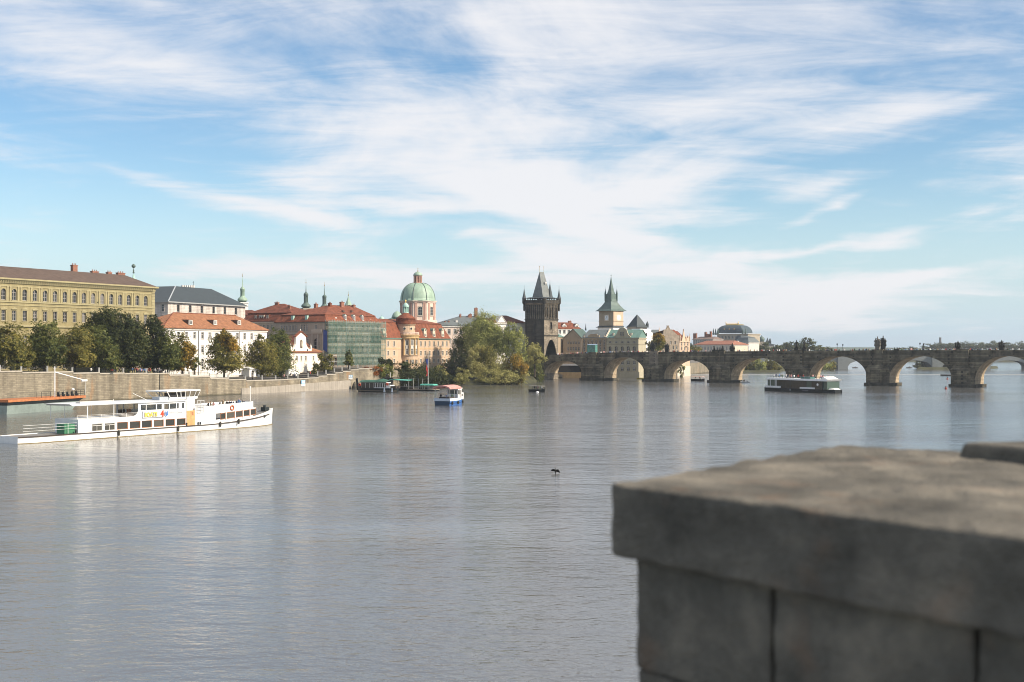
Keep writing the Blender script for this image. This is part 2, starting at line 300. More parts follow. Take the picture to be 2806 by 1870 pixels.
GLASS = glass_mat('window_glass'); GLASS_D = glass_mat('dark_window_glass', (0.012, 0.013, 0.014), (0.04, 0.04, 0.04), 0.12)
WHITE_P = M('white_window_paint', (0.62, 0.60, 0.56), 0.6, 0.08, 1.0)
WCACHE = {}
def window(parent, loc, rz, w, h, style, trim, frame=None, glass=None, rev=0.22, sub=False):
    """a window: frame and glazing bars, raised surround and sill, with its pane behind (one mesh when it is a sub-part)"""
    frame = frame or WHITE_P; glass = glass or GLASS
    key = (round(w, 2), round(h, 2), style, trim.name, frame.name, glass.name, rev, sub)
    if key not in WCACHE:
        b = MB(); t = min(0.11, w * .09); hw = w / 2; arch = 'a' in style; rise = hw if arch else 0.0
        b.box(-hw, -hw + t, 0, .07, 0, h - rise); b.box(hw - t, hw, 0, .07, 0, h - rise); b.box(-hw + t, hw - t, 0, .07, 0, t)
        if not arch: b.box(-hw + t, hw - t, 0, .07, h - t, h)
        if 'n' not in style:
            b.box(-t * .45, t * .45, -.01, .06, t, h - t)
            for k in ((.66,) if h < 2.4 else (.36, .68)): b.box(-hw + t, hw - t, .01, .055, h * k - t * .4, h * k + t * .4)
        b.mi = 1; s = 0.16 if w > .8 else 0.1; y0, y1 = -rev - .07, -rev
        if 's' in style:
            b.box(-hw - s, -hw, y0, y1, 0, h - rise); b.box(hw, hw + s, y0, y1, 0, h - rise)
            if arch:
                k = 8; zc = h - rise
                for i in range(k):
                    a0, a1 = math.pi * i / k, math.pi * (i + 1) / k; c0, s0, c1, s1 = math.cos(a0), math.sin(a0), math.cos(a1), math.sin(a1)
                    b.hexa([(hw*c0, y0, zc+hw*s0), (hw*c0, y1, zc+hw*s0), ((hw+s)*c0, y1, zc+(hw+s)*s0), ((hw+s)*c0, y0, zc+(hw+s)*s0)],
                           [(hw*c1, y0, zc+hw*s1), (hw*c1, y1, zc+hw*s1), ((hw+s)*c1, y1, zc+(hw+s)*s1), ((hw+s)*c1, y0, zc+(hw+s)*s1)])
            else: b.box(-hw - s, hw + s, y0, y1, h, h + s)
        b.box(-hw - s * 1.2, hw + s * 1.2, -rev - .16, .02, -.14, 0)
        if 'p' in style: b.box(-hw - s*2, hw + s*2, -rev - .22, -rev, h + s*1.6, h + s*2.4); b.xz([(-hw - s*2, h + s*2.4), (hw + s*2, h + s*2.4), (0, h + s*2.4 + w * .33)], -rev - .22, -rev)
        if 'h' in style: b.box(-hw - s*1.4, hw + s*1.4, -rev - .2, -rev, h + s*2.6, h + s*3.6)
        pn = MB(); pn.quad((-hw, .05, 0), (hw, .05, 0), (hw, .05, h), (-hw, .05, h))
        if sub:
            b.mi = 2; b.quad((-hw, .05, 0), (hw, .05, 0), (hw, .05, h), (-hw, .05, h)); WCACHE[key] = (b.mesh('window', [frame, trim, glass]), None)
        else: WCACHE[key] = (b.mesh('window', [frame, trim]), pn.mesh('pane', [glass]))
    me, pm = WCACHE[key]; o = ob('window', me, parent, loc, rz)
    if pm: ob('pane', pm, o)
    return o

def facade(root, mat, w, z0, z1, ops, trim, loc=(0, 0, 0), rz=0.0, rev=0.22, frame=None, glass=None, name='wall', top=None):
    """a wall sheet w wide with real openings; ops: (centre, sill, width, height, style). top: gable outline [(x,z)...] above z1"""
    b = MB(); xs = {0.0, w}; zs = {z0, z1}; rects = []
    for (a, z, ww, h, st) in ops:
        r = (a - ww / 2, a + ww / 2, z, z + h, st)
        if r[0] < 0.02 or r[1] > w - .02 or r[2] < z0 or r[3] > z1: continue
        rects.append(r); xs |= {r[0], r[1]}; zs |= {r[2], r[3]}
    xs = sorted(xs); zs = sorted(zs)
    for i in range(len(xs) - 1):
        xm = (xs[i] + xs[i+1]) / 2; run = None
        for j in range(len(zs) - 1):
            zm = (zs[j] + zs[j+1]) / 2
            hole = any(r[0] < xm < r[1] and r[2] < zm < r[3] for r in rects)
            if not hole:
                if run is None: run = [zs[j], zs[j+1]]
                else: run[1] = zs[j+1]
            if hole or j == len(zs) - 2:
                if run: b.quad((xs[i], 0, run[0]), (xs[i+1], 0, run[0]), (xs[i+1], 0, run[1]), (xs[i], 0, run[1]))
                run = None
    for (x0, x1, a, c, st) in rects:
        d = rev + .06
        if 'a' in st or 'g' in st:
            hw = (x1 - x0) / 2; xc = (x0 + x1) / 2; k = 10; rise = hw if 'a' in st else hw * 1.5; zc = c - rise; pts = []
            for i in range(k + 1):
                t = -1 + 2 * i / k; zz = zc + (rise * math.sqrt(max(0, 1 - t*t)) if 'a' in st else rise * (1 - abs(t) ** 2.1)); pts.append((xc + t * hw, zz))
            for i in range(k):
                p, q = pts[i], pts[i+1]; b.quad((p[0], 0, p[1]), (q[0], 0, q[1]), (q[0], 0, c), (p[0], 0, c)); b.quad((p[0], 0, p[1]), (p[0], d, p[1]), (q[0], d, q[1]), (q[0], 0, q[1]))
            b.quad((x0, 0, a), (x0, 0, zc), (x0, d, zc), (x0, d, a)); b.quad((x1, 0, a), (x1, d, a), (x1, d, zc), (x1, 0, zc))
        else:
            b.quad((x0, 0, a), (x0, 0, c), (x0, d, c), (x0, d, a)); b.quad((x1, 0, a), (x1, d, a), (x1, d, c), (x1, 0, c)); b.quad((x0, 0, c), (x1, 0, c), (x1, d, c), (x0, d, c))
        b.quad((x0, 0, a), (x0, d, a), (x1, d, a), (x1, 0, a))
    if top: b.quad(*[(x, 0, z) for x, z in top])
    o = b.build(name, [mat], root, loc, rz)
    ca, sa = math.cos(rz), math.sin(rz)
    for (x0, x1, a, c, st) in rects:
        if 'x' in st: continue
        xm = (x0 + x1) / 2; window(root, (loc[0] + xm*ca - rev*sa, loc[1] + xm*sa + rev*ca, loc[2] + a), rz, x1 - x0, c - a, st, trim, frame, glass, rev)
    return o

def hip(root, mat, x0, x1, y0, y1, z, ra, rb, rh, ry=None, ov=0.5, name='roof', th=.25):
    """hipped roof: eaves at z, ridge from x=ra to x=rb at height rh"""
    ry = (y0 + y1) / 2 if ry is None else ry; b = MB(); e = [(x0-ov, y0-ov, z), (x1+ov, y0-ov, z), (x1+ov, y1+ov, z), (x0-ov, y1+ov, z)]
    A, B = (ra, ry, rh), (rb, ry, rh)
    b.quad(e[0], e[1], B, A); b.quad(e[1], e[2], B); b.quad(e[2], e[3], A, B); b.quad(e[3], e[0], A)
    lo = [(x, y, z - th) for x, y, _ in e]
    for i in range(4): b.quad(lo[i], lo[(i+1) % 4], e[(i+1) % 4], e[i])
    b.quad(*reversed(lo)); return b.build(name, [mat], root)

def mansard(root, mat, x0, x1, y0, y1, z, zb, rh, inb=1.6, ra=None, rb=None, ov=.4, lip=None):
    b = MB(); e = [(x0-ov, y0-ov), (x1+ov, y0-ov), (x1+ov, y1+ov), (x0-ov, y1+ov)]; m = [(x0+inb, y0+inb), (x1-inb, y0+inb), (x1-inb, y1-inb), (x0+inb, y1-inb)]
    E = [(x, y, z) for x, y in e]; Mz = [(x, y, zb) for x, y in m]; Lo = [(x, y, z - .3) for x, y in e]
    for i in range(4): j = (i+1) % 4; b.quad(E[i], E[j], Mz[j], Mz[i]); b.quad(Lo[i], Lo[j], E[j], E[i])
    b.quad(*reversed(Lo)); q = .25; U = [(m[0][0]-q, m[0][1]-q, zb), (m[1][0]+q, m[1][1]-q, zb), (m[2][0]+q, m[2][1]+q, zb), (m[3][0]-q, m[3][1]+q, zb)]
    U2 = [(x, y, zb + .18) for x, y, _ in U]
    for i in range(4): j = (i+1) % 4; b.quad(U[i], U[j], U2[j], U2[i])
    b.quad(*reversed(U)); ym = (y0 + y1) / 2; ra = x0 + (y1-y0)/2 if ra is None else ra; rb = x1 - (y1-y0)/2 if rb is None else rb; A, B = (ra, ym, rh), (rb, ym, rh)
    b.quad(U2[0], U2[1], B, A); b.quad(U2[1], U2[2], B); b.quad(U2[2], U2[3], A, B); b.quad(U2[3], U2[0], A)
    return b.build('roof', [mat], root)

def chimney(root, mat, x, y, z0, z1, w=.8, d=.8, pots=0):
    b = MB(); b.box(x - w/2, x + w/2, y - d/2, y + d/2, z0, z1); b.box(x - w/2 - .1, x + w/2 + .1, y - d/2 - .1, y + d/2 + .1, z1 - .25, z1 - .05)
    for i in range(pots): b.lathe([(.12, 0), (.1, .5)], 6, (x - w/2 + (i + .5) * w / pots, y, z1 - .05))
    return b.build('chimney', [mat], root)

def dormer(root, mat_c, mat_r, trim, a, yf, zb, w, h, slope, roof='shed', glass=None, cheek=None):
    """dormer whose front stands at y=yf on a roof rising by slope per metre"""
    b = MB(); yb = yf + h / slope; hw = w / 2
    b.quad((-hw, 0, 0), (hw, 0, 0), (hw, 0, h), (-hw, 0, h)); b.quad((-hw, 0, 0), (-hw, 0, h), (-hw, yb - yf, h)); b.quad((hw, 0, 0), (hw, yb - yf, h), (hw, 0, h))
    b.mi = 1; o = .12
    if roof == 'shed':
        k = (yb - yf) * 1.0
        b.hexa([(-hw-o, -o*1.5, h-.02), (hw+o, -o*1.5, h-.02), (hw+o, k, h + .02), (-hw-o, k, h + .02)], [(-hw-o, -o*1.5, h+.1), (hw+o, -o*1.5, h+.1), (hw+o, k, h + .16), (-hw-o, k, h + .16)])
    elif roof == 'gable':
        g = w * .45; k = yb - yf + g / slope
        b.quad((-hw-o, -o, h-.05), (0, -o, h+g), (0, k, h+g), (-hw-o, yb-yf, h-.05)); b.quad((hw+o, -o, h-.05), (hw+o, yb-yf, h-.05), (0, k, h+g), (0, -o, h+g)); b.mi = 0; b.quad((-hw, 0, h), (hw, 0, h), (0, 0, h+g))
    else:   # round headed stone gable
        pts = [(hw * math.cos(t), h + hw * math.sin(t)) for t in [math.pi * i / 10 for i in range(11)]]
        b.mi = 0; b.quad(*[(x, 0, z) for x, z in pts]); b.mi = 1
        for i in range(10):
            p, q = pts[i], pts[i+1]; b.quad((p[0]*1.08, -.12, h+(p[1]-h)*1.08), (q[0]*1.08, -.12, h+(q[1]-h)*1.08), (q[0], yb-yf+(q[1]-h)/slope, q[1]), (p[0], yb-yf+(p[1]-h)/slope, p[1]))
    d = b.build('dormer', [mat_c, mat_r], root, (a, yf, zb))
    return d

def text_mesh(body, size, mat, ext=.02, shear=0.0, off=0.0):
    c = bpy.data.curves.new('txt', 'FONT'); c.body = body; c.size = size; c.extrude = ext; c.shear = shear; c.offset = off; c.resolution_u = 3
    o = bpy.data.objects.new('txt', c); COL.objects.link(o)
    dg = bpy.context.evaluated_depsgraph_get(); me = bpy.data.meshes.new_from_object(o.evaluated_get(dg)); bpy.data.objects.remove(o); bpy.data.curves.remove(c)
    me.materials.clear(); me.materials.append(mat); me.transform(Matrix.Rotation(R(90), 4, 'X')); return me
# ================================================================ shared materials
Y_STUC = M('ochre_stucco', (0.265, 0.222, 0.115), .9, .22, .3, .35); Y_TRIM = M('ochre_trim', (0.33, 0.285, 0.16), .9, .16, .6, .2)
BROWN_T = M('brown_roof_tiles', (0.105, 0.072, 0.055), .85, .28, .8, 0, .05, 4); SLATE = M('dark_slate', (0.045, 0.056, 0.060), .6, .2, .7, 0, .03, 5)
SLATE_G = M('grey_slate', (0.12, 0.135, 0.135), .65, .2, .5); STONE_W = stone_mat('pale_ashlar', (0.60, 0.53, 0.47), (0.52, 0.46, 0.41), (0.42, 0.37, 0.33), 1.2, .55, .14)
W_STUC = M('white_stucco', (0.74, 0.70, 0.65), .9, .10, .3, .4); W_TRIM = M('grey_white_trim', (0.58, 0.55, 0.51), .9, .1, .8)
ORANGE_T = M('orange_roof_tiles', (0.265, 0.118, 0.058), .85, .38, .9, 0, .05, 4); RED_T = M('red_roof_tiles', (0.15, 0.050, 0.029), .85, .5, .7, 0, .05, 4); RED_T2 = M('bright_red_roof_tiles', (0.185, 0.060, 0.031), .85, .5, .8, 0, .05, 4)
G_STUC = M('grey_beige_stucco', (0.36, 0.30, 0.24), .9, .18, .4, .4); G_TRIM = M('beige_trim', (0.44, 0.38, 0.31), .9, .12, .8)
COPPER = M('green_copper', (0.27, 0.37, 0.28), .55, .22, .6, .45, 0, 3, 0, .5); COPPER_D = M('dark_green_copper', (0.085, 0.125, 0.105), .55, .25, .6, .4, 0, 3, 0, .5); COPPER_L = M('pale_green_copper', (0.33, 0.50, 0.43), .55, .16, .7, .4, 0, 3, 0, .5)
TEAL_R = M('teal_copper_roof', (0.115, 0.20, 0.168), .6, .22, .5, .3); GOLD = M('gilding', (0.75, 0.48, 0.14), .3, .05, 2, 0, 0, 3, 1.0)
O_STUC = M('warm_ochre_stucco', (0.50, 0.36, 0.25), .9, .16, .3, .4); O_TRIM = M('ochre_sandstone', (0.50, 0.34, 0.17), .9, .2, .6, .3); CREAM = M('cream_stucco', (0.60, 0.52, 0.41), .9, .1, .5, .3)
PINK = M('pink_stucco', (0.48, 0.29, 0.225), .9, .14, .6, .3); PINK_L = M('pale_pink_stone', (0.62, 0.50, 0.42), .9, .14, .6, .3)
CREAM_W = M('creamy_white_stucco', (0.76, 0.68, 0.57), .9, .08, .4, .35); BRICK_C = M('chimney_brick', (0.26, 0.12, 0.08), .9, .25, 2.0)
BLACK_ST = stone_mat('blackened_and_shaded_sandstone', (0.075, 0.066, 0.052), (0.045, 0.040, 0.033), (0.028, 0.026, 0.022), 1.1, .5, .45); PALE_ST = stone_mat('weathered_sandstone', (0.29, 0.24, 0.18), (0.20, 0.165, 0.125), (0.09, 0.08, 0.065), 1.1, .5, .42)
BR_ST = stone_mat('bridge_sandstone', (0.190, 0.160, 0.105), (0.085, 0.074, 0.052), (0.04, 0.036, 0.028), 1.5, .62, .75, (0.27, 0.21, 0.14), 1.1, .33); BR_DK = stone_mat('dark_bridge_stone', (0.10, 0.09, 0.065), (0.065, 0.058, 0.044), (0.04, 0.037, 0.03), 1.0, .5, .45)
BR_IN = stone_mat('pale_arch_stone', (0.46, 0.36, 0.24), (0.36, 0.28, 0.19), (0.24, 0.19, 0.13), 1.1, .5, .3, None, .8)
QUAY = stone_mat('quay_masonry', (0.285, 0.245, 0.178), (0.205, 0.175, 0.128), (0.19, 0.16, 0.12), 1.1, .42, .26, (0.36, 0.19, 0.08), .75, .22); COPING = M('quay_coping', (0.38, 0.34, 0.28), .9, .16, .8)
ASPH = M('embankment_paving', (0.16, 0.145, 0.125), .95, .2, .3); GRASS = M('bank_earth', (0.06, 0.06, 0.03), .95, .4, .25, 0, .2, 2)
IRON = M('dark_iron', (0.03, 0.035, 0.035), .5, .2, 1.0, 0, 0, 3, .3); POST_M = M('grey_post_paint', (0.42, 0.41, 0.38), .7, .1, 1.0); WOOD = M('varnished_wood', (0.42, 0.19, 0.07), .5, .2, 3.0)
BARK = M('bark', (0.07, 0.055, 0.04), .95, .3, 2.0)
TAN = M('tan_stucco', (0.33, 0.26, 0.185), .9, .2, .4, .35); TAN_TR = M('tan_trim', (0.36, 0.28, 0.19), .9, .2, .6); OLIVE_ST = M('pale_olive_stucco', (0.37, 0.33, 0.235), .9, .16, .5, .35); OLIVE_TR = M('olive_trim', (0.31, 0.27, 0.19), .9, .15, .7)
WHITE_B = M('white_plaster', (0.88, 0.86, 0.82), .9, .06, .5, .3); SGRAF = M('grey_sgraffito', (0.25, 0.205, 0.16), .9, .35, .9, .2); PEACH = M('peach_stone', (0.55, 0.40, 0.285), .9, .16, .6, .3)

# ================================================================ water
def water_mat():
    m = bpy.data.materials.new('river_water'); m.use_nodes = True; nt = m.node_tree; L = nt.links.new; b = nt.nodes['Principled BSDF']
    b.inputs['Base Color'].default_value = (0.10, 0.10, 0.098, 1); b.inputs['Roughness'].default_value = 0.09; b.inputs['IOR'].default_value = 2.0; b.inputs['Specular IOR Level'].default_value = 0.5
    g = nd(nt, 'ShaderNodeNewGeometry'); hs = None
    for (sc, rot, sx, sy, amp, det) in ((0.14, 12, .8, 1.4, .55, 3), (0.5, -9, .75, 1.35, .42, 4), (1.9, 16, .8, 1.25, .17, 4), (0.016, 8, .5, 1.6, .0, 3)):
        mp = nd(nt, 'ShaderNodeMapping'); mp.inputs['Rotation'].default_value = (0, 0, R(rot)); mp.inputs['Scale'].default_value = (sx, sy, 1); L(g.outputs['Position'], mp.inputs[0])
        n = nd(nt, 'ShaderNodeTexNoise'); n.inputs['Scale'].default_value = sc; n.inputs['Detail'].default_value = det; n.inputs['Roughness'].default_value = .55; L(mp.outputs[0], n.inputs['Vector'])
        if amp:
            t = mth(nt, 'MULTIPLY', n.outputs['Fac'], amp); hs = t if hs is None else mth(nt, 'ADD', hs, t)
        else: patch = n.outputs['Fac']
    pr = nd(nt, 'ShaderNodeMapRange'); L(patch, pr.inputs[0]); pr.inputs[1].default_value = .35; pr.inputs[2].default_value = .65; pr.inputs[3].default_value = .5; pr.inputs[4].default_value = 1.35
    bp = nd(nt, 'ShaderNodeBump'); bp.inputs['Strength'].default_value = 1.0; bp.inputs['Distance'].default_value = WATER_BUMP
    L(mth(nt, 'MULTIPLY', hs, pr.outputs[0]), bp.inputs['Height']); L(bp.outputs[0], b.inputs['Normal']); return m
WATER_BUMP = 0.38; HAZE_D = 0.00012
wb = MB(); wb.quad((-1500, -300, 0), (6000, -300, 0), (6000, 9000, 0), (-1500, 9000, 0))
tag(wb.build('river', [water_mat()]), kind='structure')

# ================================================================ left bank: land, quay wall, railing
U0 = Vector((0.4626, 0.8866)); N0 = Vector((0.8866, -0.4626))      # along the quay, and out over the river
WALL0 = Vector((-81.5, 354.0))
def wall_pt(px): return along(WALL0, px)
STEPS = [(-260, -60, 1015), (-60, 60, 1017), (60, 200, 1019), (200, 273, 1021), (273, 340, 1022), (340, 403, 1022.5), (403, 464, 1023), (464, 520, 1027), (520, 576, 1031.5), (576, 627, 1036), (627, 674, 1039.5),
         (674, 720, 1042), (720, 757, 1041), (757, 790, 1040), (790, 818, 1038), (818, 846, 1037), (846, 872, 1035), (872, 895, 1030), (895, 918, 1025.5), (918, 939, 1021), (939, 960, 1017), (960, 982, 1013), (982, 1010, 1010), (1010, 1040, 1008), (1040, 1072, 1007)]
steps = []
for (a, c, y) in STEPS:
    p, q = wall_pt(a), wall_pt(c); mid = (p + q) / 2; steps.append((p, q, CH - (y - HY) / F * mid.y))
qw = thing('quay_wall', 'long tan stone quay wall with rust streaks along the left bank', 'wall', (WALL0.x, WALL0.y, 0))
off = Vector((-WALL0.x, -WALL0.y, 0))
def v3(p, z): return Vector((p.x, p.y, z))
for (p, q, z) in steps:
    b = MB(); pi, qi = p - N0 * 1.2, q - N0 * 1.2
    b.hexa([v3(p, -1) + off, v3(q, -1) + off, v3(qi, -1) + off, v3(pi, -1) + off], [v3(p, z - .3) + off, v3(q, z - .3) + off, v3(qi, z - .3) + off, v3(pi, z - .3) + off]); b.build('wall_section', [QUAY], qw)
    b = MB(); pf, qf = p + N0 * .14, q + N0 * .14
    b.hexa([v3(pf, z - .3) + off, v3(qf, z - .3) + off, v3(qi, z - .3) + off, v3(pi, z - .3) + off], [v3(pf, z) + off, v3(qf, z) + off, v3(qi, z) + off, v3(pi, z) + off]); b.build('coping', [COPING], qw)
# a lower footing that stands a little proud, from the bend of the embankment on
b = MB(); ps = [wall_pt(x) for x in (660, 760, 860, 960)]; zs = [1.7, 2.0, 2.5, 2.9]
for i in range(3):
    p, q = ps[i], ps[i+1]; b.hexa([v3(p + N0*.35, -1) + off, v3(q + N0*.35, -1) + off, v3(q, -1) + off, v3(p, -1) + off], [v3(p + N0*.25, zs[i]) + off, v3(q + N0*.25, zs[i+1]) + off, v3(q, zs[i+1]) + off, v3(p, zs[i]) + off])
b.build('footing', [M('pale_footing_stone', (0.31, 0.275, 0.23), .9, .25, .5, .5)], qw)
# drain pipe on the wall
pp = wall_pt(437); b = MB(); b.tube(v3(pp + N0*.1, .2) + off, v3(pp + N0*.1, 6.6) + off, .09, n=6); b.build('drain_pipe', [IRON], qw)
# railing: posts and bar panels
rl = thing('quay_railing', 'dark iron bar railing with pale posts on top of the stone quay wall', 'railing', (WALL0.x, WALL0.y, 0))
for i, (p, q, z) in enumerate(steps[:23]):
    n = max(1, round((q - p).length / 7.5)); hr = 1.15
    for k in range(n):
        a = p + (q - p) * (k / n) - N0*.25; c = p + (q - p) * ((k + 1) / n) - N0*.25
        b = MB(); b.box(-.16, .16, -.16, .16, 0, 1.3); b.box(-.2, .2, -.2, .2, 1.3, 1.38); b.build('post', [POST_M], rl, v3(a, z) + off)
        b = MB(); bars = int((c - a).length / .3)
        for j in range(1, bars):
            t = a + (c - a) * (j / bars); b.tube(v3(t, z + .1) + off, v3(t, z + 1.05) + off, .022, n=3)
        for zz in (.1, 1.05): b.tube(v3(a, z + zz) + off, v3(c, z + zz) + off, .035, n=4)
        b.build('bar_panel', [IRON], rl)
# land
S = [(p.x, p.y, z - .35, -N0 * 1.0) for (p, q, z) in steps]
land = []      # shore point, near inland point, far inland point
for (p, q, z) in steps:
    for e in (p, q):
        i1 = e - N0 * 1.0; i2 = e - N0 * 20; i3 = e - N0 * 420; land.append(((i1.x, i1.y, z - .32), (i2.x, i2.y, z - .1), (i3.x, i3.y, z + 1.5)))
far = [((-40, 434, 5.6), (-58, 442, 6.3), (-420, 620, 8)), ((-36, 441, 2.0), (-54, 452, 6.3), (-420, 630, 8)), ((-29, 452, .5), (-44, 470, 6.0), (-420, 650, 8)), ((-12, 458, .35), (-22, 482, 5.5), (-420, 680, 8)), ((3, 463, .35), (-8, 495, 5.0), (-420, 700, 8)),
       ((9, 485, .4), (2, 512, 5.5), (-420, 720, 8)), ((11.5, 512, .5), (6, 528, 6.5), (-420, 735, 8)), ((13, 536, 1.2), (9, 545, 6.8), (-420, 750, 8)), ((15, 563, 1.0), (13, 585, 6), (-420, 780, 8)), ((37, 569, 2.5), (32, 590, 6), (-420, 810, 8)), ((58, 570, 3.0), (50, 600, 6), (-420, 830, 8)),
       ((62, 604, 3.5), (52, 625, 6), (-400, 850, 8)), ((86, 612, 4.5), (76, 640, 6.5), (-400, 880, 8)), ((91, 636, 6.0), (80, 660, 6.6), (-400, 900, 8)), ((112, 704, 6.0), (100, 730, 6.6), (-400, 960, 8)), ((132, 795, 6.0), (118, 820, 6.6), (-380, 1050, 8)), ((152, 885, 6.0), (135, 910, 6.6), (-360, 1150, 8)),
       ((190, 1085, 6.0), (170, 1110, 6.6), (-300, 1350, 8)), ((265, 1400, 6), (240, 1430, 7), (-200, 1700, 9)), ((520, 2500, 6), (480, 2530, 7), (0, 2900, 12))]
rows = land + far; b = MB(); n = len(rows)
for r in rows: b.v += [r[0], r[1], r[2], (r[0][0], r[0][1], -2)]
for i in range(n - 1):
    a, c = 4*i, 4*(i+1); mi = 0 if i < len(land) + 1 or i > len(land) + 6 else 1
    for f_ in ((a, c, c+1, a+1), (a+1, c+1, c+2, a+2)): b.f.append(f_); b.m.append(mi)
    b.f.append((a+3, c+3, c, a)); b.m.append(1 if mi else 2)
tag(b.build('embankment_ground', [ASPH, GRASS, QUAY]), kind='structure')

# hills on the horizon
b = MB(); N = 120; prev = None
for i in range(N + 1):
    x = -1800 + 6000 * i / N; h = 11 + 4 * math.sin(i * .21 + 1) + 2 * math.sin(i * .57) + 9 * math.exp(-((x - 900) / 160) ** 2); y = 3600 + 300 * math.sin(i * .1)
    k = len(b.v); b.v += [(x, y - 500, -1), (x, y, max(6, h) ), (x, y + 900, max(8, h * 1.1)), (x, y + 1400, -1)]
    if i:
        for j in range(3): b.f.append((k - 4 + j, k + j, k + j + 1, k - 3 + j)); b.m.append(0)
tag(b.build('hills', [M('wooded_hill', (0.06, 0.085, 0.045), .95, .35, .02)], smooth=True), kind='structure')

# weir across the river above the bridge
wr = thing('weir', 'low weir with a white line of foam across the river behind the bridge', 'weir', (180, 634, 0))
b = MB(); b.box(-89, 140, 0, 3, -1, .16); b.build('sill', [BR_DK], wr)
b = MB(); b.box(-89, 140, -1.2, -.02, -.2, .10)
foam = M('foam', (0.85, 0.87, 0.88), .6, .15, 1.5); b.build('foam', [foam], wr)

# ================================================================ stone bridge with its six arches in view
BU = Vector((0.794, -0.608)).normalized(); BP = Vector((33.8, 520.0))
bf = Fr(BP, BP + BU * 100, 0.0)
br = thing('stone_bridge', 'long dark sandstone bridge of round arches crossing the river', 'bridge', (BP.x, BP.y, 0), bf.rz)
TOPS = [(bf.A(x), bf.Z(x, y)) for x, y in ((1470, 975.5), (1497, 974), (1560, 970.5), (1610, 968), (1700, 966), (1830, 964.6), (2000, 963.3), (2180, 962), (2400, 960.3), (2620, 959.6), (2806, 959.4), (3100, 959.4))]
def btop(a):
    for (a0, z0), (a1, z1) in zip(TOPS, TOPS[1:]):
        if a <= a1: return z0 + (z1 - z0) * max(0, (a - a0)) / (a1 - a0)
    return TOPS[-1][1]
ARCH = []
for (x0, x1, yc) in ((1492, 1596, 989), (1655, 1767, 979), (1820, 1946, 986), (2003, 2156, 981), (2218, 2376, 976.4), (2437, 2608, 976), (2672, 2846, 976)):
    a0, a1 = bf.A(x0), bf.A(x1); ARCH.append((a0, a1, bf.Z((x0 + x1) / 2, yc), 2.3))
BW = 9.6
def bbot(a):
    for (a0, a1, zc, zs) in ARCH:
        if a0 < a < a1: t = (2 * a - a0 - a1) / (a1 - a0); return zs + (zc - zs) * math.sqrt(max(0, 1 - t * t)) ** .92
    return -1.0
xs = set([bf.A(1472), bf.A(3080)])
for (a0, a1, zc, zs) in ARCH:
    for i in range(33): xs.add((a0 + a1) / 2 - (a1 - a0) / 2 * math.cos(math.pi * i / 32))
xs |= set(np.arange(bf.A(1472), bf.A(3080), 3.0).tolist()); xs = sorted(xs)
b = MB(); e = 1e-4
for x0, x1 in zip(xs, xs[1:]):
    if x1 - x0 < 1e-5: continue
    z0, z1 = bbot(x0 + e), bbot(x1 - e); t0, t1 = btop(x0) - 1.15, btop(x1) - 1.15; pier = z0 < 0 and z1 < 0
    if z0 < 0 and not pier: z0 = ARCH[0][3]
    if z1 < 0 and not pier: z1 = ARCH[0][3]
    b.mi = 0; b.quad((x0, 0, z0), (x1, 0, z1), (x1, 0, t1), (x0, 0, t0)); b.quad((x1, BW, z1), (x0, BW, z0), (x0, BW, t0), (x1, BW, t1)); b.quad((x0, 0, t0), (x1, 0, t1), (x1, BW, t1), (x0, BW, t0))
    b.mi = 1
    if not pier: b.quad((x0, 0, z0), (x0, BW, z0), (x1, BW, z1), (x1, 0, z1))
b.mi = 1
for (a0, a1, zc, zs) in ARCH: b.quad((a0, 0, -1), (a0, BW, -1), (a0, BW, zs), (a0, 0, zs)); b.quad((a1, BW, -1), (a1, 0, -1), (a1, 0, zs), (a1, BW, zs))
b.build('arched_body', [BR_ST, BR_IN], br)
for (a0, a1, zc, zs) in ARCH:      # rings of voussoirs, a little proud of the wall
    b = MB(); k = 26; c = (a0 + a1) / 2; hw = (a1 - a0) / 2
    for i in range(k):
        q = []
        for t in (math.pi * (i + .04) / k, math.pi * (i + .96) / k):
            ct, st = math.cos(t), abs(math.sin(t)) ** .92; q.append((c - hw * ct, zs + (zc - zs) * st)); q.append((c - (hw + .75) * ct, zs + (zc - zs + .85) * st))
        (ax, az), (bx_, bz), (cx_, cz), (dx, dz) = q
        b.hexa([(ax, -.1, az), (ax, .02, az), (bx_, .02, bz), (bx_, -.1, bz)], [(cx_, -.1, cz), (cx_, .02, cz), (dx, .02, dz), (dx, -.1, dz)])
    b.build('arch_ring', [BR_ST], br)
for yy, nm in ((-.12, 'parapet'), (BW - .33, 'parapet')):
    b = MB()
    for x0, x1 in zip(xs, xs[1:]):
        if x1 - x0 < 1e-5: continue
        t0, t1 = btop(x0), btop(x1)
        b.quad((x0, yy, t0 - 1.15), (x1, yy, t1 - 1.15), (x1, yy, t1), (x0, yy, t0)); b.quad((x0, yy, t0), (x1, yy, t1), (x1, yy + .45, t1), (x0, yy + .45, t0)); b.quad((x1, yy + .45, t1 - 1.15), (x0, yy + .45, t0 - 1.15), (x0, yy + .45, t0), (x1, yy + .45, t1)); b.quad((x0, yy, t0 - 1.15), (x0, yy + .45, t0 - 1.15), (x1, yy + .45, t1 - 1.15), (x1, yy, t1 - 1.15))
    b.build(nm, [BR_ST], br)
PIERS = [(ARCH[i][1], ARCH[i+1][0]) for i in range(6)] + [(bf.A(2846), bf.A(2920))]
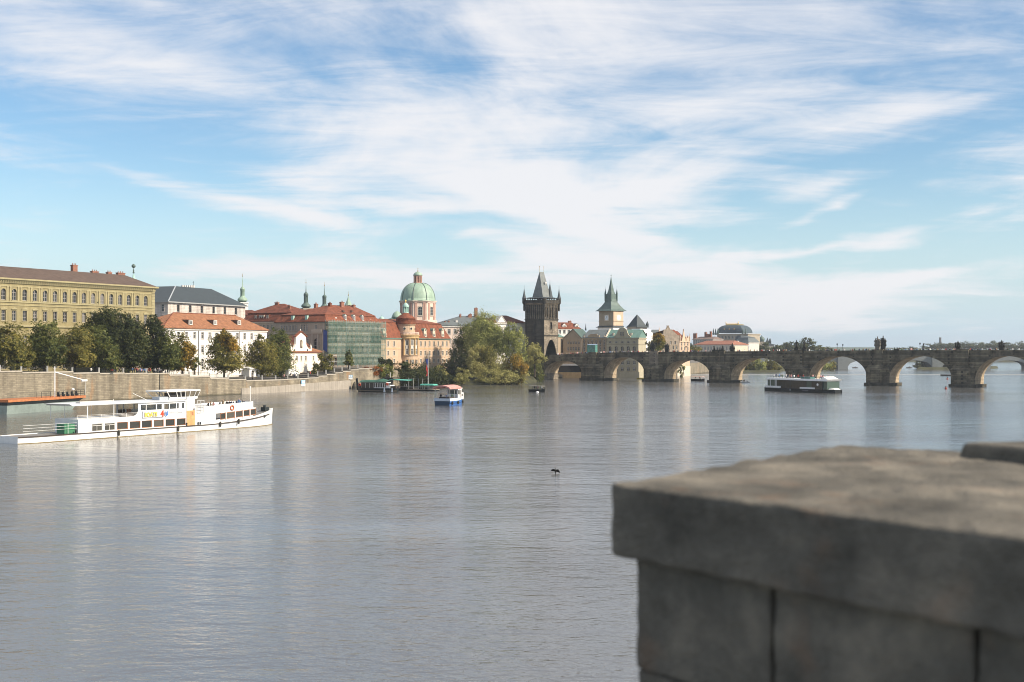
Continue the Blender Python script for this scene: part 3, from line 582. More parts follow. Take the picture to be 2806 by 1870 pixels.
for i, (a0, a1) in enumerate(PIERS):
    b = MB(); c = (a0 + a1) / 2; h = 5.2 + .12 * i; n_ = 2.6
    b.hexa([(a0 - .05, 0, -1), (a0 - .05, -.9, -1), (c - 1.2, -n_, -1), (c + 1.2, -n_, -1), (a1 + .05, -.9, -1), (a1 + .05, 0, -1)][::-1], [(a0 - .05, 0, h), (a0 - .05, -.9, h), (c - 1.2, -n_, h), (c + 1.2, -n_, h), (a1 + .05, -.9, h), (a1 + .05, 0, h)][::-1])
    b.hexa([(a0 - .3, 0, h), (a0 - .3, -1.1, h), (c - 1.3, -n_ - .2, h), (c + 1.3, -n_ - .2, h), (a1 + .3, -1.1, h), (a1 + .3, 0, h)][::-1], [(a0 + .6, 0, h + 1.9), (a0 + .6, -.35, h + 1.6), (c - .8, -.7, h + 1.7), (c + .8, -.7, h + 1.7), (a1 - .6, -.35, h + 1.6), (a1 - .6, 0, h + 1.9)][::-1])
    b.mi = 1; b.box(a0 - .7, a1 + .7, -1.3, BW + 1, -1, 1.0); b.hexa([(c - 2.2, -3.3, -1), (c + 2.2, -3.3, -1), (a1 + .7, -1.28, -1), (a0 - .7, -1.28, -1)], [(c - 2.2, -3.3, 1.), (c + 2.2, -3.3, 1.), (a1 + .7, -1.28, 1.), (a0 - .7, -1.28, 1.)])
    b.build('pier', [BR_ST, BR_DK], br)
    b = MB(); t = btop(c); b.box(c - 1.9, c + 1.9, -.75, -.001, h + 1.0, t + .25); b.box(c - 2.1, c + 2.1, -.95, .5, t + .05, t + .3); b.build('buttress', [BR_ST if i != 1 else PALE_ST], br)

# the next bridge upstream, seen through the arches
lf = Fr(W2(1900, 830), W2(2900, 800), 0)
lb = thing('far_bridge', 'distant grey arched bridge seen through the fifth arch of the stone bridge', 'bridge', lf.loc, lf.rz)
b = MB(); span = 30.0; c0 = lf.A(2309); pts = []; far_mat = M('far_bridge_stone', (0.22, 0.23, 0.22), .9, .15, .2)
for k in range(-4, 6):
    a0, a1 = c0 + k * span + 3.2, c0 + (k + 1) * span - 3.2; n_ = 14
    for i in range(n_):
        x0, x1 = a0 + (a1 - a0) * i / n_, a0 + (a1 - a0) * (i + 1) / n_; z = [1.5 + 4.4 * math.sqrt(max(0, 1 - ((2*x - a0 - a1) / (a1 - a0)) ** 2)) for x in (x0, x1)]
        b.quad((x0, 0, z[0]), (x1, 0, z[1]), (x1, 0, 10.3), (x0, 0, 10.3)); b.quad((x0, 0, z[0]), (x0, 14, z[0]), (x1, 14, z[1]), (x1, 0, z[1])); b.quad((x1, 14, z[1]), (x0, 14, z[0]), (x0, 14, 10.3), (x1, 14, 10.3))
    b.box(a1, a1 + 6.4, -1.5, 15.5, -1, 10.3)
b.quad((c0 - 4*span, -.2, 10.31), (c0 + 6*span, -.2, 10.31), (c0 + 6*span, 14.2, 10.31), (c0 - 4*span, 14.2, 10.31)); b.build('arched_body', [far_mat], lb)
b = MB(); b.box(c0 - 4*span, c0 + 6*span, -.3, .1, 10.33, 11.2); b.build('parapet', [far_mat], lb)
# ================================================================ buildings of the left bank
def bld(name, label, fr, cat='building', group=None): return thing(name, label, cat, fr.loc, fr.rz, group)
def plain_walls(root, mat, w, d, z0, z1, sides='lrb'):
    b = MB()
    if 'l' in sides: b.quad((0, d, z0), (0, 0, z0), (0, 0, z1), (0, d, z1))
    if 'r' in sides: b.quad((w, 0, z0), (w, d, z0), (w, d, z1), (w, 0, z1))
    if 'b' in sides: b.quad((w, d, z0), (0, d, z0), (0, d, z1), (w, d, z1))
    if b.v: b.build('side_wall', [mat], root)
def band(root, mat, w, z0, z1, out, d=None, name='cornice', x0=0.0):
    b = MB(); b.box(x0 - out, w + out, -out, (d + out if d else .3), z0, z1); return b.build(name, [mat], root)

# ---- ochre neo-renaissance palace, far left
pr = W2(423, 360); f = Fr(pr - U0 * 68, pr, 6.0); root = bld('ochre_palace', 'ochre yellow palace with arched upper windows and low brown roof at far left', f)
L1 = f.L; ze = 31.0 - 6; px_w = [204, 229.5, 255, 280.5, 305, 329, 352.5, 376, 399]
As = [f.A(p) for p in px_w]; stp = (As[-1] - As[0]) / 8; As = [As[-1] - stp * i for i in range(20) if As[-1] - stp * i > 1.5]
zu0, zu1 = f.Z(300, 834.5), f.Z(300, 806); zl0, zl1 = f.Z(300, 886), f.Z(300, 860)
ops = [(a, zu0, 1.5, zu1 - zu0, 'as') for a in As] + [(a, zl0, 1.35, zl1 - zl0, 'sp') for a in As] + [(a, 8.0, 1.35, 2.6, 'sh') for a in As] + [(a, 2.0, 1.5, 3.0, 'as') for a in As]
facade(root, Y_STUC, L1, -1, ze - 1.2, ops, Y_TRIM, frame=M('grey_window_paint', (.34, .31, .28), .6, .1, 1))
plain_walls(root, Y_STUC, L1, 18, -1, ze - 1.2)
band(root, Y_TRIM, L1, zl0 - 1.5, zl0 - 1.0, .35, 18, 'string_course'); band(root, Y_TRIM, L1, zu0 - .55, zu0 - .2, .2, 18, 'string_course'); band(root, Y_TRIM, L1, zl1 + 1.25, zl1 + 1.5, .15, 18, 'string_course'); band(root, Y_TRIM, L1, zu1 + .55, zu1 + .8, .12, 18, 'string_course')
band(root, Y_TRIM, L1, ze - 1.2, ze - .55, .25, 18, 'frieze')
b = MB(); b.box(-.9, L1 + .9, -.95, 18.9, ze - .3, ze + .1); b.box(-.6, L1 + .6, -.6, 18.6, ze - .55, ze - .3)
for i in range(int(L1 / .75)): b.box(i * .75, i * .75 + .32, -.8, -.26, ze - .85, ze - .56)
b.build('cornice', [Y_TRIM], root)
for i in range(len(As) - 1):
    for s in (-.42, .42):
        am = (As[i] + As[i+1]) / 2 + s; b = MB(); b.box(am - .2, am + .2, -.14, 0, zu0 - .2, zu1 + .55); b.box(am - .27, am + .27, -.2, 0, zu1 + .25, zu1 + .55); b.build('pilaster', [Y_TRIM], root)
b = MB()
for k in range(12):
    b.box(L1 - 1.0 - (k % 2) * .3, L1 + .12, -.12, 1.0 + (k % 2) * .3, zl0 + k * .9, zl0 + k * .9 + .8)
b.build('quoins', [Y_TRIM], root)
ra, rz_ = f.at(341, 754, 9); hip(root, BROWN_T, 0, L1, 0, 18, ze + .12, 8, ra, rz_, ov=.7)
for (p0, p1, y0, y1) in ((198, 211, 726, 746), (252, 269, 743, 752), (295, 305, 746, 754), (322, 341, 747, 757)):
    a0, z1 = f.at(p0, y0, 9.3); a1, z0 = f.at(p1, y1, 9.3); chimney(root, BRICK_C, (a0 + a1) / 2, 9.5, z0 - 1, z1, a1 - a0, .9, 3)
for px in (240, 303, 357):     # little roof hatches
    a, z = f.at(px, 770, 4.0); b = MB(); b.box(-.5, .5, -.3, .5, -.3, .35); b.build('roof_hatch', [BROWN_T], root, (a, 4.0, z - .5))
a, zb = f.at(366, 775, 13); zt = f.Z(366, 748, 13); b = MB(); b.lathe([(1.5, 0), (1.4, .6), (1.2, 1.3), (.7, 2.0), (.3, 2.5), (.25, zt - zb + .4)], 12, (a, 13, zb - .9)); cup = b.build('cupola', [COPPER_L], root, smooth=True)
b = MB(); z0 = zt - .2; b.lathe([(.22, 0), (.30, .25), (.17, .6), (.24, .95), (.12, 1.15), (.15, 1.35), (.05, 1.5)], 8, (a, 13, z0)); b.lathe([(.05, 0), (.5, .3), (.62, .65), (.5, 1.0), (.05, 1.3)], 10, (a, 13, z0 + 1.55)); b.build('figure_with_globe', [COPPER_D], cup, smooth=True)

# ---- pale stone block under a dark slate roof
f = Fr(W2(460, 432), W2(672, 478), 6.0); root = bld('pale_stone_block', 'pale stone block with dark slate hipped roof and light hip lines', f)
ze = f.Z(460, 826); ops = []
for p in (488, 521, 553, 585, 616, 646):
    a = f.A(p); zt = ze - .9
    for k in range(4): ops.append((a, zt - 2.6 - k * 3.9, 1.55, 2.5, 's'))
facade(root, STONE_W, f.L, -1, ze - .3, ops, STONE_W, glass=GLASS_D, frame=M('dark_window_paint', (.1, .1, .1), .5, .1, 1))
facade(root, STONE_W, 34, -1, ze - .3, [(34 - 2.2, ze - 3.5 - k * 3.9, 1.2, 2.5, 's') for k in range(4)], STONE_W, loc=(0, 34, 0), rz=R(-90), glass=GLASS_D)
plain_walls(root, STONE_W, f.L, 22, -1, ze - .3, 'rb')
a1, zr = f.at(481, 785, 11); a2, zr2 = f.at(579, 792, 11); zr = (zr + zr2) / 2; o_ = .7; b = MB()
E = [(-o_, -o_, ze), (f.L + o_, -o_, ze), (f.L + o_, 22.7, ze)]; A_, B_ = (a1, 11, zr), (a2, 11, zr)
b.quad(E[0], E[1], B_, A_); b.quad(E[1], E[2], B_); b.quad((-o_, 40, ze), E[0], A_, (a1, 40, zr)); b.quad(E[2], (2 * a1, 22.7, ze), A_, B_); b.quad((2 * a1, 22.7, ze), (2 * a1, 40, ze), (a1, 40, zr), A_); b.build('roof', [SLATE], root)
b = MB(); b.tube(E[0], A_, .22, n=4); b.build('hip_flashing', [M('zinc', (.42, .44, .45), .5, .1, 1)], root)
b = MB(); b.box(-o_ - .1, f.L + o_ + .1, -o_ - .15, 40, ze - .4, ze - .02); b.build('eaves', [M('grey_eaves', (.34, .34, .33), .7, .1, 1)], root)
for i in range(6):
    a, z = f.at(500 + i * 6, 787, 12); b = MB(); b.box(-.4, .4, -.3, .3, -.8, .9); b.build('roof_vent', [W_TRIM], root, (a, 12, z - .3))
a, z = f.at(530, 787, 12); b = MB(); b.tube((a, 12, z - .5), (a, 12, z + 2.2), .06, n=4); b.tube((a - .6, 12, z + 1.6), (a + .6, 12, z + 1.9), .04, n=4); b.build('aerial', [IRON], root)

# ---- white town house under an orange tiled roof
f = Fr(W2(446, 372), W2(731, 422), 5.0); root = bld('white_town_house', 'long white town house with orange hipped tile roof and three dormers', f)
ze = f.Z(446, 897); Lw = f.L; ops = []; cols = [469, 489, 511, 533.5, 555, 575, 593, 611, 630, 650, 670.5, 689.5, 709.5]
for p in cols:
    a = f.A(p); ops.append((a, f.Z(560, 929), 1.35, f.Z(560, 911.5) - f.Z(560, 929), 's')); ops.append((a, f.Z(560, 967), 1.35, f.Z(560, 950) - f.Z(560, 967), 'sh')); ops.append((a, f.Z(560, 1005), 1.5, f.Z(560, 984) - f.Z(560, 1005), 'as'))
facade(root, W_STUC, Lw, -1, ze - .2, ops, W_TRIM); 
facade(root, W_STUC, 14, -1, ze - .2, [(14 - 2.5 - i * 3.2, z, 1.3, 1.9, 's') for i in range(4) for z in (f.Z(560, 929), f.Z(560, 967))], W_TRIM, loc=(0, 14, 0), rz=R(-90)); plain_walls(root, W_STUC, Lw, 14, -1, ze - .2, 'rb')
band(root, W_TRIM, Lw, ze - .75, ze - .3, .3, 14); band(root, W_TRIM, Lw, f.Z(560, 973.5), f.Z(560, 971.5), .12, 14, 'string_course')
b = MB()
for i, p in enumerate((543.5, 655)): b.tube((f.A(p), -.15, 0), (f.A(p), -.15, ze - .5), .08, n=5)
b.build('downpipe', [IRON], root)
for p in cols:                     # blind arches framing the ground floor windows
    a = f.A(p); z0, z1 = 0.2, f.Z(560, 977.5); hw = 1.25; zc = z1 - hw; q = MB()
    q.box(a - hw, a - hw + .14, -.1, 0, z0, zc); q.box(a + hw - .14, a + hw, -.1, 0, z0, zc)
    for i in range(8):
        t0, t1 = math.pi * i / 8, math.pi * (i + 1) / 8
        q.hexa([(a + r * math.cos(t0), y, zc + r * math.sin(t0)) for r, y in ((hw - .14, -.1), (hw - .14, 0), (hw, 0), (hw, -.1))], [(a + r * math.cos(t1), y, zc + r * math.sin(t1)) for r, y in ((hw - .14, -.1), (hw - .14, 0), (hw, 0), (hw, -.1))])
    q.build('blind_arch', [W_TRIM], root)
ra, zr = f.at(474, 858, 7); rb, zr2 = f.at(646, 865, 7); zr = (zr + zr2) / 2; hip(root, ORANGE_T, 0, Lw, 0, 14, ze, ra, rb, zr, ov=.6); sl = (zr - ze) / 7.6
for p in (519, 589, 657.5):
    zb = f.Z(p, 891.5, 1.4); a = f.A(p, 1.2); yf = (zb - ze) / sl - .6
    d_ = dormer(root, W_STUC, ORANGE_T, W_TRIM, a, yf, zb - .05, 1.75, 1.65, sl); window(d_, (0, -.13, .22), 0, 1.25, 1.25, 's', W_TRIM, rev=.05, sub=True)
    cm = MB(); cm.quad((-.9, .02, .05), (-.9, .02, 1.6), (-.9, 1.65 / sl, 1.6)); cm.build('cheek', [BROWN_T], d_)  # dark sheet over the left cheek only, its shade put into the colour
b = MB(); b.tube((ra, 7, zr + .05), (rb, 7, zr + .05), .18, n=5); b.tube((-.6, -.6, ze + .05), (ra, 7, zr + .05), .16, n=5); b.build('ridge_tiles', [RED_T2], root)

# ---- white parish tower with a green onion top, behind
def onion_tower(label, px, d, ytip, ygold, ybulb, ylan0, ylan1, yon, ybase, ron, rlan, rshaft, shaft, top_m, z_ground=6.0, name='church_tower', gold=True):
    o = P(px, ybase, d); k = d / F; root = thing(name, label, 'tower', (o.x, o.y, z_ground)); Z = lambda y: CH - (y - HY) * k - z_ground
    b = MB(); b.box(-rshaft, rshaft, -rshaft, rshaft, -1, Z(ybase)); b.box(-rshaft - .25, rshaft + .25, -rshaft - .25, rshaft + .25, Z(ybase) - .4, Z(ybase)); b.build('shaft', [shaft], root, rz=R(28))
    for sgn in range(2):
        b = MB(); q = MB(); zc = Z(ybase) - 3.6; b.box(-.55, .55, -rshaft - .06, -rshaft + .1, zc, zc + 2.0); b.lathe([(.55, 0), (.55, .12)], 12, (0, 0, 0)); b.build('belfry_window', [GLASS_D], root, rz=R(28) + (math.pi / 2) * sgn)
    zo0, zo1 = Z(ybase), Z(ylan1)
    prof = [(ron * .62, zo0), (ron * .72, zo0 + .25), (ron * .95, zo0 + (zo1 - zo0) * .22), (ron, zo0 + (zo1 - zo0) * .38), (ron * .93, zo0 + (zo1 - zo0) * .55), (ron * .72, zo0 + (zo1 - zo0) * .74), (rlan * 1.25, zo0 + (zo1 - zo0) * .92), (rlan * 1.3, zo1)]
    b = MB(); b.lathe(prof, 16); b.build('onion_dome', [top_m], root, smooth=True)
    b = MB(); z0, z1 = Z(ylan1), Z(ylan0); b.lathe([(rlan * 1.25, z0), (rlan * 1.25, z0 + .2)], 8)
    for i in range(8): t = math.pi * i / 4; b.tube((rlan * math.cos(t), rlan * math.sin(t), z0), (rlan * math.cos(t), rlan * math.sin(t), z1), rlan * .17, n=5)
    b.lathe([(rlan * .45, z0 + .2), (rlan * .45, z1)], 8); b.lathe([(rlan * 1.3, z1), (rlan * 1.3, z1 + .22)], 8); b.build('lantern', [top_m], root)
    zb, zt = Z(ylan0) + .22, Z(ybulb); b = MB(); zz = zt - zb
    b.lathe([(rlan * 1.2, zb), (rlan * 1.3, zb + zz * .25), (rlan * 1.1, zb + zz * .55), (rlan * .55, zb + zz * .9), (rlan * .3, zt), (rlan * .16, zt + (Z(ygold) - zt) * .5), (.05, Z(ygold))], 12); b.build('spire', [top_m], root, smooth=True)
    b = MB(); zg = Z(ygold); zt = Z(ytip); b.lathe([(.05, 0), (.26, .2), (.28, .3), (.05, .55)], 8, (0, 0, zg - .1)); b.tube((0, 0, zg), (0, 0, zt), .05, n=4); b.tube((-.35, 0, zt - .5), (.35, 0, zt - .5), .05, n=4); b.build('gilded_cross', [GOLD], root)
    return root
onion_tower('white church tower with pale green onion dome behind the slate roofed block', 664.5, 565, 750, 758, 786, 797, 812, 820, 829, 2.3, .85, 2.05, W_STUC, COPPER)
onion_tower('dark green onion spire standing left of its twin behind the red roofs', 838.5, 600, 765, 776, 801, 811, 830, 836, 845, 2.35, .9, 1.9, G_STUC, COPPER_D)
onion_tower('slimmer dark green onion spire right of its twin behind the red roofs', 889, 625, 773, 784, 808, 816, 834, 840, 848, 2.1, .85, 1.7, G_STUC, COPPER_D)
o = P(954.5, 838, 560); root = thing('copper_turret', 'small pointed copper turret with gilded finial above the scaffolded house', 'turret', (o.x, o.y, 6)); k = 560 / F; Z = lambda y: CH - (y - HY) * k - 6
b = MB(); b.box(-1.3, 1.3, -1.3, 1.3, -1, Z(836)); b.build('shaft', [G_STUC], root, rz=.5)
b = MB(); b.lathe([(1.75, Z(837)), (1.1, Z(829)), (.55, Z(822)), (.12, Z(813)), (.06, Z(810))], 8); b.build('spire', [COPPER], root)
b = MB(); b.lathe([(.05, 0), (.3, .25), (.32, .4), (.05, .7)], 8, (0, 0, Z(811))); b.tube((0, 0, Z(811)), (0, 0, Z(799)), .07, n=4); b.build('finial', [GOLD], root)

# ---- monastery wing with a mansard roof, behind the white house
p1 = W2(800, 452); f = Fr(p1 - Vector((.887, -.46)) * 22.5, p1, 6.0); root = bld('monastery_wing', 'grey wing with red mansard roof behind the white town house', f)
ze = f.Z(720, 880); ops = [(2 + i * 1.9, ze - 3.4, 1.1, 1.9, 's') for i in range(11)] + [(2 + i * 1.9, ze - 7.6, 1.1, 2.2, 's') for i in range(11)] + [(2 + i * 1.9, ze - 12, 1.1, 2.2, 's') for i in range(11)]
facade(root, G_STUC, f.L, -1, ze - .3, ops, G_TRIM); plain_walls(root, G_STUC, f.L, 17, -1, ze - .3); band(root, G_TRIM, f.L, ze - .7, ze - .3, .3, 17)
zb = f.Z(720, 859); zr = f.Z(762, 833, 8); mansard(root, RED_T, 0, f.L, 0, 17, ze, zb, zr, 1.3, 9.5, 12.5)
for i, p in enumerate((703, 718, 735)):
    a = f.A(p, .6); d_ = dormer(root, G_TRIM if i == 1 else RED_T2, RED_T, G_TRIM, a, .35, ze + .35, 2.4 if i == 1 else 1.2, 1.9, 1.6); window(d_, (0, -.13, .3), 0, 1.9 if i == 1 else .8, 1.4, 's', G_TRIM, rev=.05, sub=True)
a, z = f.at(759, 829, 8); chimney(root, BRICK_C, a, 8, zr - 1, z, 1.5, .9, 2); a, z = f.at(793, 838, 5); chimney(root, BRICK_C, a, 5, zb, z, 1.0, .8, 2)
p1 = W2(690, 492); f2 = Fr(p1 - Vector((.887, -.46)) * 14, p1, 6.0); root = bld('red_gabled_house', 'small red tiled roof peeping out left of the monastery wing', f2)
b = MB(); ze2 = f2.Z(680, 866); b.box(0, f2.L, 0, 10, -1, ze2); b.build('wall', [G_STUC], root); hip(root, RED_T, 0, f2.L, 0, 10, ze2 + .3, 6, 10, f2.Z(690, 850, 5))

# ---- corner house under repair: left face in shade, long front behind green scaffold netting
f = Fr(W2(893, 430), W2(1043, 457), 6.4); root = bld('mansard_corner_house', 'large corner house with red mansard roof and chimneys, front wrapped for repair', f)
ze = f.Z(907, 881); zb = f.Z(907, 863); Lc = f.L; dp = 23.0
ops = [(2.2 + i * 3.05, z, 1.4, 2.3, 's') for i in range(10) for z in (1.5, 5.4, 9.3, 13.0)]; facade(root, G_STUC, Lc, -1, ze - .3, ops, G_TRIM)
# the face towards the viewer's left: loggia storey above, big arched window below
sd_ = lambda px: -1  # local a along the side runs from its far end
fs = Fr(f.world(0, dp).xy, f.world(0, 0).xy, 6.4); ops = []
for p in (772, 779, 786, 795, 803, 811): ops.append((fs.A(p), fs.Z(790, 907), .75, 1.9, 's'))
for p in (827, 834, 841): ops.append((fs.A(p), fs.Z(834, 908), .8, 2.4, 's'))
ops.append((fs.A(866), fs.Z(866, 902), 1.0, 1.5, 's')); ops.append((fs.A(867), fs.Z(867, 957), 2.6, fs.Z(867, 928) - fs.Z(867, 957), 'a'))
for p in (775, 785, 826, 842): ops.append((fs.A(p), fs.Z(p, 945), 1.0, 2.2, 's'))
facade(root, G_STUC, dp, -1, ze - .3, ops, G_TRIM, loc=(0, dp, 0), rz=R(-90)); plain_walls(root, G_STUC, Lc, dp, -1, ze - .3, 'rb')
b = MB(); zc_ = fs.Z(850, 912.5); b.box(-.45, .1, -.45, dp + .3, zc_ - .3, zc_ + .1); b.build('string_course', [G_TRIM], root); band(root, COPPER_D, Lc, ze - .5, ze - .28, .35, dp, 'gutter')
for i in range(3): b = MB(); ya = dp - fs.A((856, 872, 886)[i]); b.box(-.25, 0, ya - .3, ya + .3, 0, zc_ - .3); b.build('pilaster', [G_TRIM], root)
b = MB(); y0 = dp - fs.A(884); y1 = dp - fs.A(855); b.box(-.5, -.35, y0, y1, zc_ + .1, zc_ + 1.2); b.build('balustrade', [G_TRIM], root)
zr = f.Z(940, 837.5, 11); ra = f.A(907, 11); rb = f.A(971, 11); mansard(root, RED_T2, 0, Lc, 0, dp, ze, zb, zr, 1.5, ra, rb)
sl = (zb - ze) / 1.9
for p in (946, 969.6, 993):
    d_ = dormer(root, W_STUC, COPPER_D, W_TRIM, f.A(p, .4), .3, ze + .5, 1.0, 1.75, sl, 'gable'); window(d_, (0, -.13, .25), 0, .7, 1.4, 's', W_TRIM, rev=.05, sub=True)
for (p, y, yl, t) in ((920, 872, .7, 0), (1014, 877, .7, 0), (942, 853, 3.6, 1), (965, 853, 3.6, 1)):
    a, z = f.at(p, y, yl); b = MB(); b.hexa([(-.5, -.2, 0), (.5, -.2, 0), (.5, .4, 0), (-.5, .4, 0)], [(-.35, -.15, .5), (.35, -.15, .5), (.45, .8, .6), (-.45, .8, .6)]); b.build('roof_hatch', [BROWN_T if t else W_TRIM], root, (a, yl, z - .3))
for (p, y0, y1, w, yl) in ((904, 831, 842, 1.1, 10), (937, 828, 840, 1.7, 10), (969, 836, 846, 1.2, 10), (866, 833, 850, 1.3, 16), (872, 847, 852, .8, 14)):
    a, z = f.at(p, y0, yl); z0 = f.Z(p, y1, yl); chimney(root, BRICK_C if p != 904 else RED_T2, a, yl, z0 - 2, z, w, .9, 2)
for (ya, zz) in ((dp - fs.A(838), ze + .4), (dp - fs.A(800), ze + .4)):
    b = MB(); b.box(.1, .9, ya - .5, ya + .5, zz, zz + 1.7); b.build('dormer', [COPPER_L], root)
# low red roofed annex at its foot
fa = Fr(W2(766, 428), W2(812, 424), 5.4); root = bld('red_roofed_annex', 'low annex with dark red roofs between the poplars and the small white chapel', fa)
ze2 = fa.Z(790, 947); b = MB(); b.box(0, fa.L, 0, 6, -1, ze2); b.build('wall', [G_STUC], root); hip(root, RED_T, 0, fa.L, 0, 6, ze2, 1.5, fa.L - 1.0, fa.Z(795, 920, 3), ov=.4)

# ---- scaffold with netting
sc = thing('scaffold', 'tall scaffold draped in green netting covering the corner house front', 'scaffold', f.loc, f.rz)
zt = f.Z(900, 883); zg = .4; STEEL = M('scaffold_steel', (.32, .33, .33), .5, .15, 2); PLANK = M('scaffold_plank', (.30, .22, .13), .9, .2, 2)
nb = 13; lev = 8
for i in range(nb + 1):
    a = -1.0 + (Lc + 1.6) * i / nb
    for y in (-1.7, -.55): b = MB(); b.tube((a, y, zg - .6), (a, y, zt + .8), .07, n=5); b.build('pole', [STEEL], sc)
for k in range(lev):
    z = zg + (zt - zg) * (k + 1) / lev
    b = MB(); b.box(-1.0, Lc + .6, -1.55, -.7, z - .12, z - .03); b.build('deck', [PLANK], sc)
    b = MB(); zl_ = z + .1; b.tube((-1.1, -1.78, zl_), (Lc + .7, -1.78, zl_), .07, n=4); b.build('ledger', [M('pale_scaffold_tube', (.50, .52, .50), .5, .1, 1)], sc)
b = MB()
for i in range(0, nb, 2):
    a0 = -1.0 + (Lc + 1.6) * i / nb; a1 = a0 + (Lc + 1.6) / nb; b.tube((a0, -1.75, zg), (a1, -1.75, zg + (zt - zg) / 2), .05, n=4); b.tube((a1, -1.75, zg + (zt - zg) / 2), (a0, -1.75, zt), .05, n=4)
b.build('brace', [STEEL], sc)
NETS = [net_mat('green_net', (.10, .165, .13), .47), net_mat('pale_green_net', (.15, .22, .18), .40), net_mat('dark_green_net', (.06, .115, .09), .56)]
rn = random.Random(3)
def net_panel(x0, x1, z0, z1, y, mat, nm='net_panel'):
    b = MB(); nx, nz = 6, 8
    for j in range(nz + 1):
        for i in range(nx + 1): b.v.append((x0 + (x1 - x0) * i / nx, y + rn.uniform(-.12, .12) - .22 * math.sin(3.14 * j / nz) * (.4 + .6 * math.sin(i * 1.7 + x0)), z0 + (z1 - z0) * j / nz))
    for j in range(nz):
        for i in range(nx): k = j * (nx + 1) + i; b.f.append((k, k + 1, k + nx + 2, k + nx + 1)); b.m.append(0)
    b.build(nm, [mat], sc, smooth=True)
for k in range(4):
    z0 = zg + .6 + (zt - zg) * k / 4; z1 = zg + .6 + (zt - zg) * (k + 1) / 4 - .03
    for i in range(7):
        if (k, i) in ((0, 0),): continue
        x0 = -1.05 + (Lc + 1.7) * i / 7; x1 = x0 + (Lc + 1.7) / 7 + .06; net_panel(x0, x1, z0, z1, -1.95 - .06 * ((i + k) % 2), NETS[rn.choice((0, 0, 1, 1, 2))])
b = MB(); yy = [-1.9, -.5]; b.quad((-1.15, -.4, zg), (-1.15, -1.95, zg), (-1.15, -1.95, zt + .4), (-1.15, -.4, zt + .4)); b.build('net_panel', [NETS[2]], sc)
b = MB(); b.quad((-1.25, .2, 6.5), (-1.2, -1.6, 5.5), (-1.2, -1.5, 13), (-1.25, .1, 13.5)); b.build('blue_tarpaulin', [M('blue_tarp', (.03, .06, .22), .6, .2, 1)], sc)

# ---- little creamy chapel house with a baroque gable
f = Fr(W2(796, 402), W2(879, 419), 5.0); root = bld('gabled_chapel_house', 'small creamy white house with a curved baroque gable and orange roof', f)
ze = f.Z(835, 966.5); Lh = f.L
ops = [(f.A(p), f.Z(p, 989), 1.0, f.Z(p, 976) - f.Z(p, 989), 's') for p in (813.5, 825.5, 837.6, 858.7)]
facade(root, CREAM_W, Lh, -1, ze, ops, CREAM_W, glass=GLASS_D); plain_walls(root, CREAM_W, Lh, 10, -1, ze, 'lrb'); band(root, RED_T, Lh, ze - .1, ze + .18, .35, 10, 'cornice')
hip(root, ORANGE_T, 0, Lh, 0, 10, ze + .45, 3.2, Lh - 5.5, f.Z(850, 943, 5), ov=.4)
G = lambda p, y: f.at(p, y, -.1); y0, y1 = -.3, .35
out = [G(797, 965), G(853, 965), G(852, 958), G(846, 957), G(841, 951), G(838, 944), G(837, 926), G(835, 921), G(824, 912), G(812, 921), G(810, 926), G(809, 944), G(806, 951), G(802, 957), G(797.5, 958)]
b = MB(); b.xz(out, y0, y1); g_ = b.build('gable', [CREAM_W], root)
b = MB(); (xa, za), (xb, zb2), (xt, zt2) = G(807.5, 924.5), G(839.5, 924.5), G(823.7, 910)
b.hexa([(xa, -.6, za), (xt, -.6, zt2), (xt, .4, zt2), (xa, .4, za)][::-1], [(xa, -.6, za + .3), (xt, -.6, zt2 + .32), (xt, .4, zt2 + .32), (xa, .4, za + .3)][::-1]); b.hexa([(xt, -.6, zt2), (xb, -.6, zb2), (xb, .4, zb2), (xt, .4, zt2)][::-1], [(xt, -.6, zt2 + .32), (xb, -.6, zb2 + .3), (xb, .4, zb2 + .3), (xt, .4, zt2 + .32)][::-1]); b.build('pediment', [RED_T2], root)
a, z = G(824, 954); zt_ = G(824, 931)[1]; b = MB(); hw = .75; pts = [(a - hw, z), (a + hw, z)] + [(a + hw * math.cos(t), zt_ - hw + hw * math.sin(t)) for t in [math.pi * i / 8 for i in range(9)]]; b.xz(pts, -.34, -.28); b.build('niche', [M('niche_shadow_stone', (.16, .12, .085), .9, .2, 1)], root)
b = MB(); b.lathe([(.32, 0), (.36, .6), (.25, 1.2), (.2, 1.5), (.16, 1.75), (.05, 1.95)], 8, (a, -.45, z + .15)); b.build('niche_statue', [G_TRIM], root, smooth=True)
for p in (797.5, 852.5):
    a_, z_ = G(p, 958); b = MB(); b.box(a_ - .3, a_ + .3, -.25, .3, z_ - .1, z_ + .7); b.lathe([(.25, 0), (.3, .3), (.12, .7), (.03, 1.3)], 8, (a_, 0, z_ + .7)); b.build('pinnacle', [CREAM_W], root)
for p in (806, 841): a_, z_ = G(p, 959); b = MB(); b.box(a_ - .3, a_ + .3, -.36, -.29, z_ - .6, z_ + .2); b.build('gable_window', [GLASS_D], root)
b = MB(); a_, z_ = G(824, 910); b.lathe([(.1, 0), (.25, .25), (.05, .6)], 8, (a_, 0, z_ + .3)); b.build('finial', [CREAM_W], root)

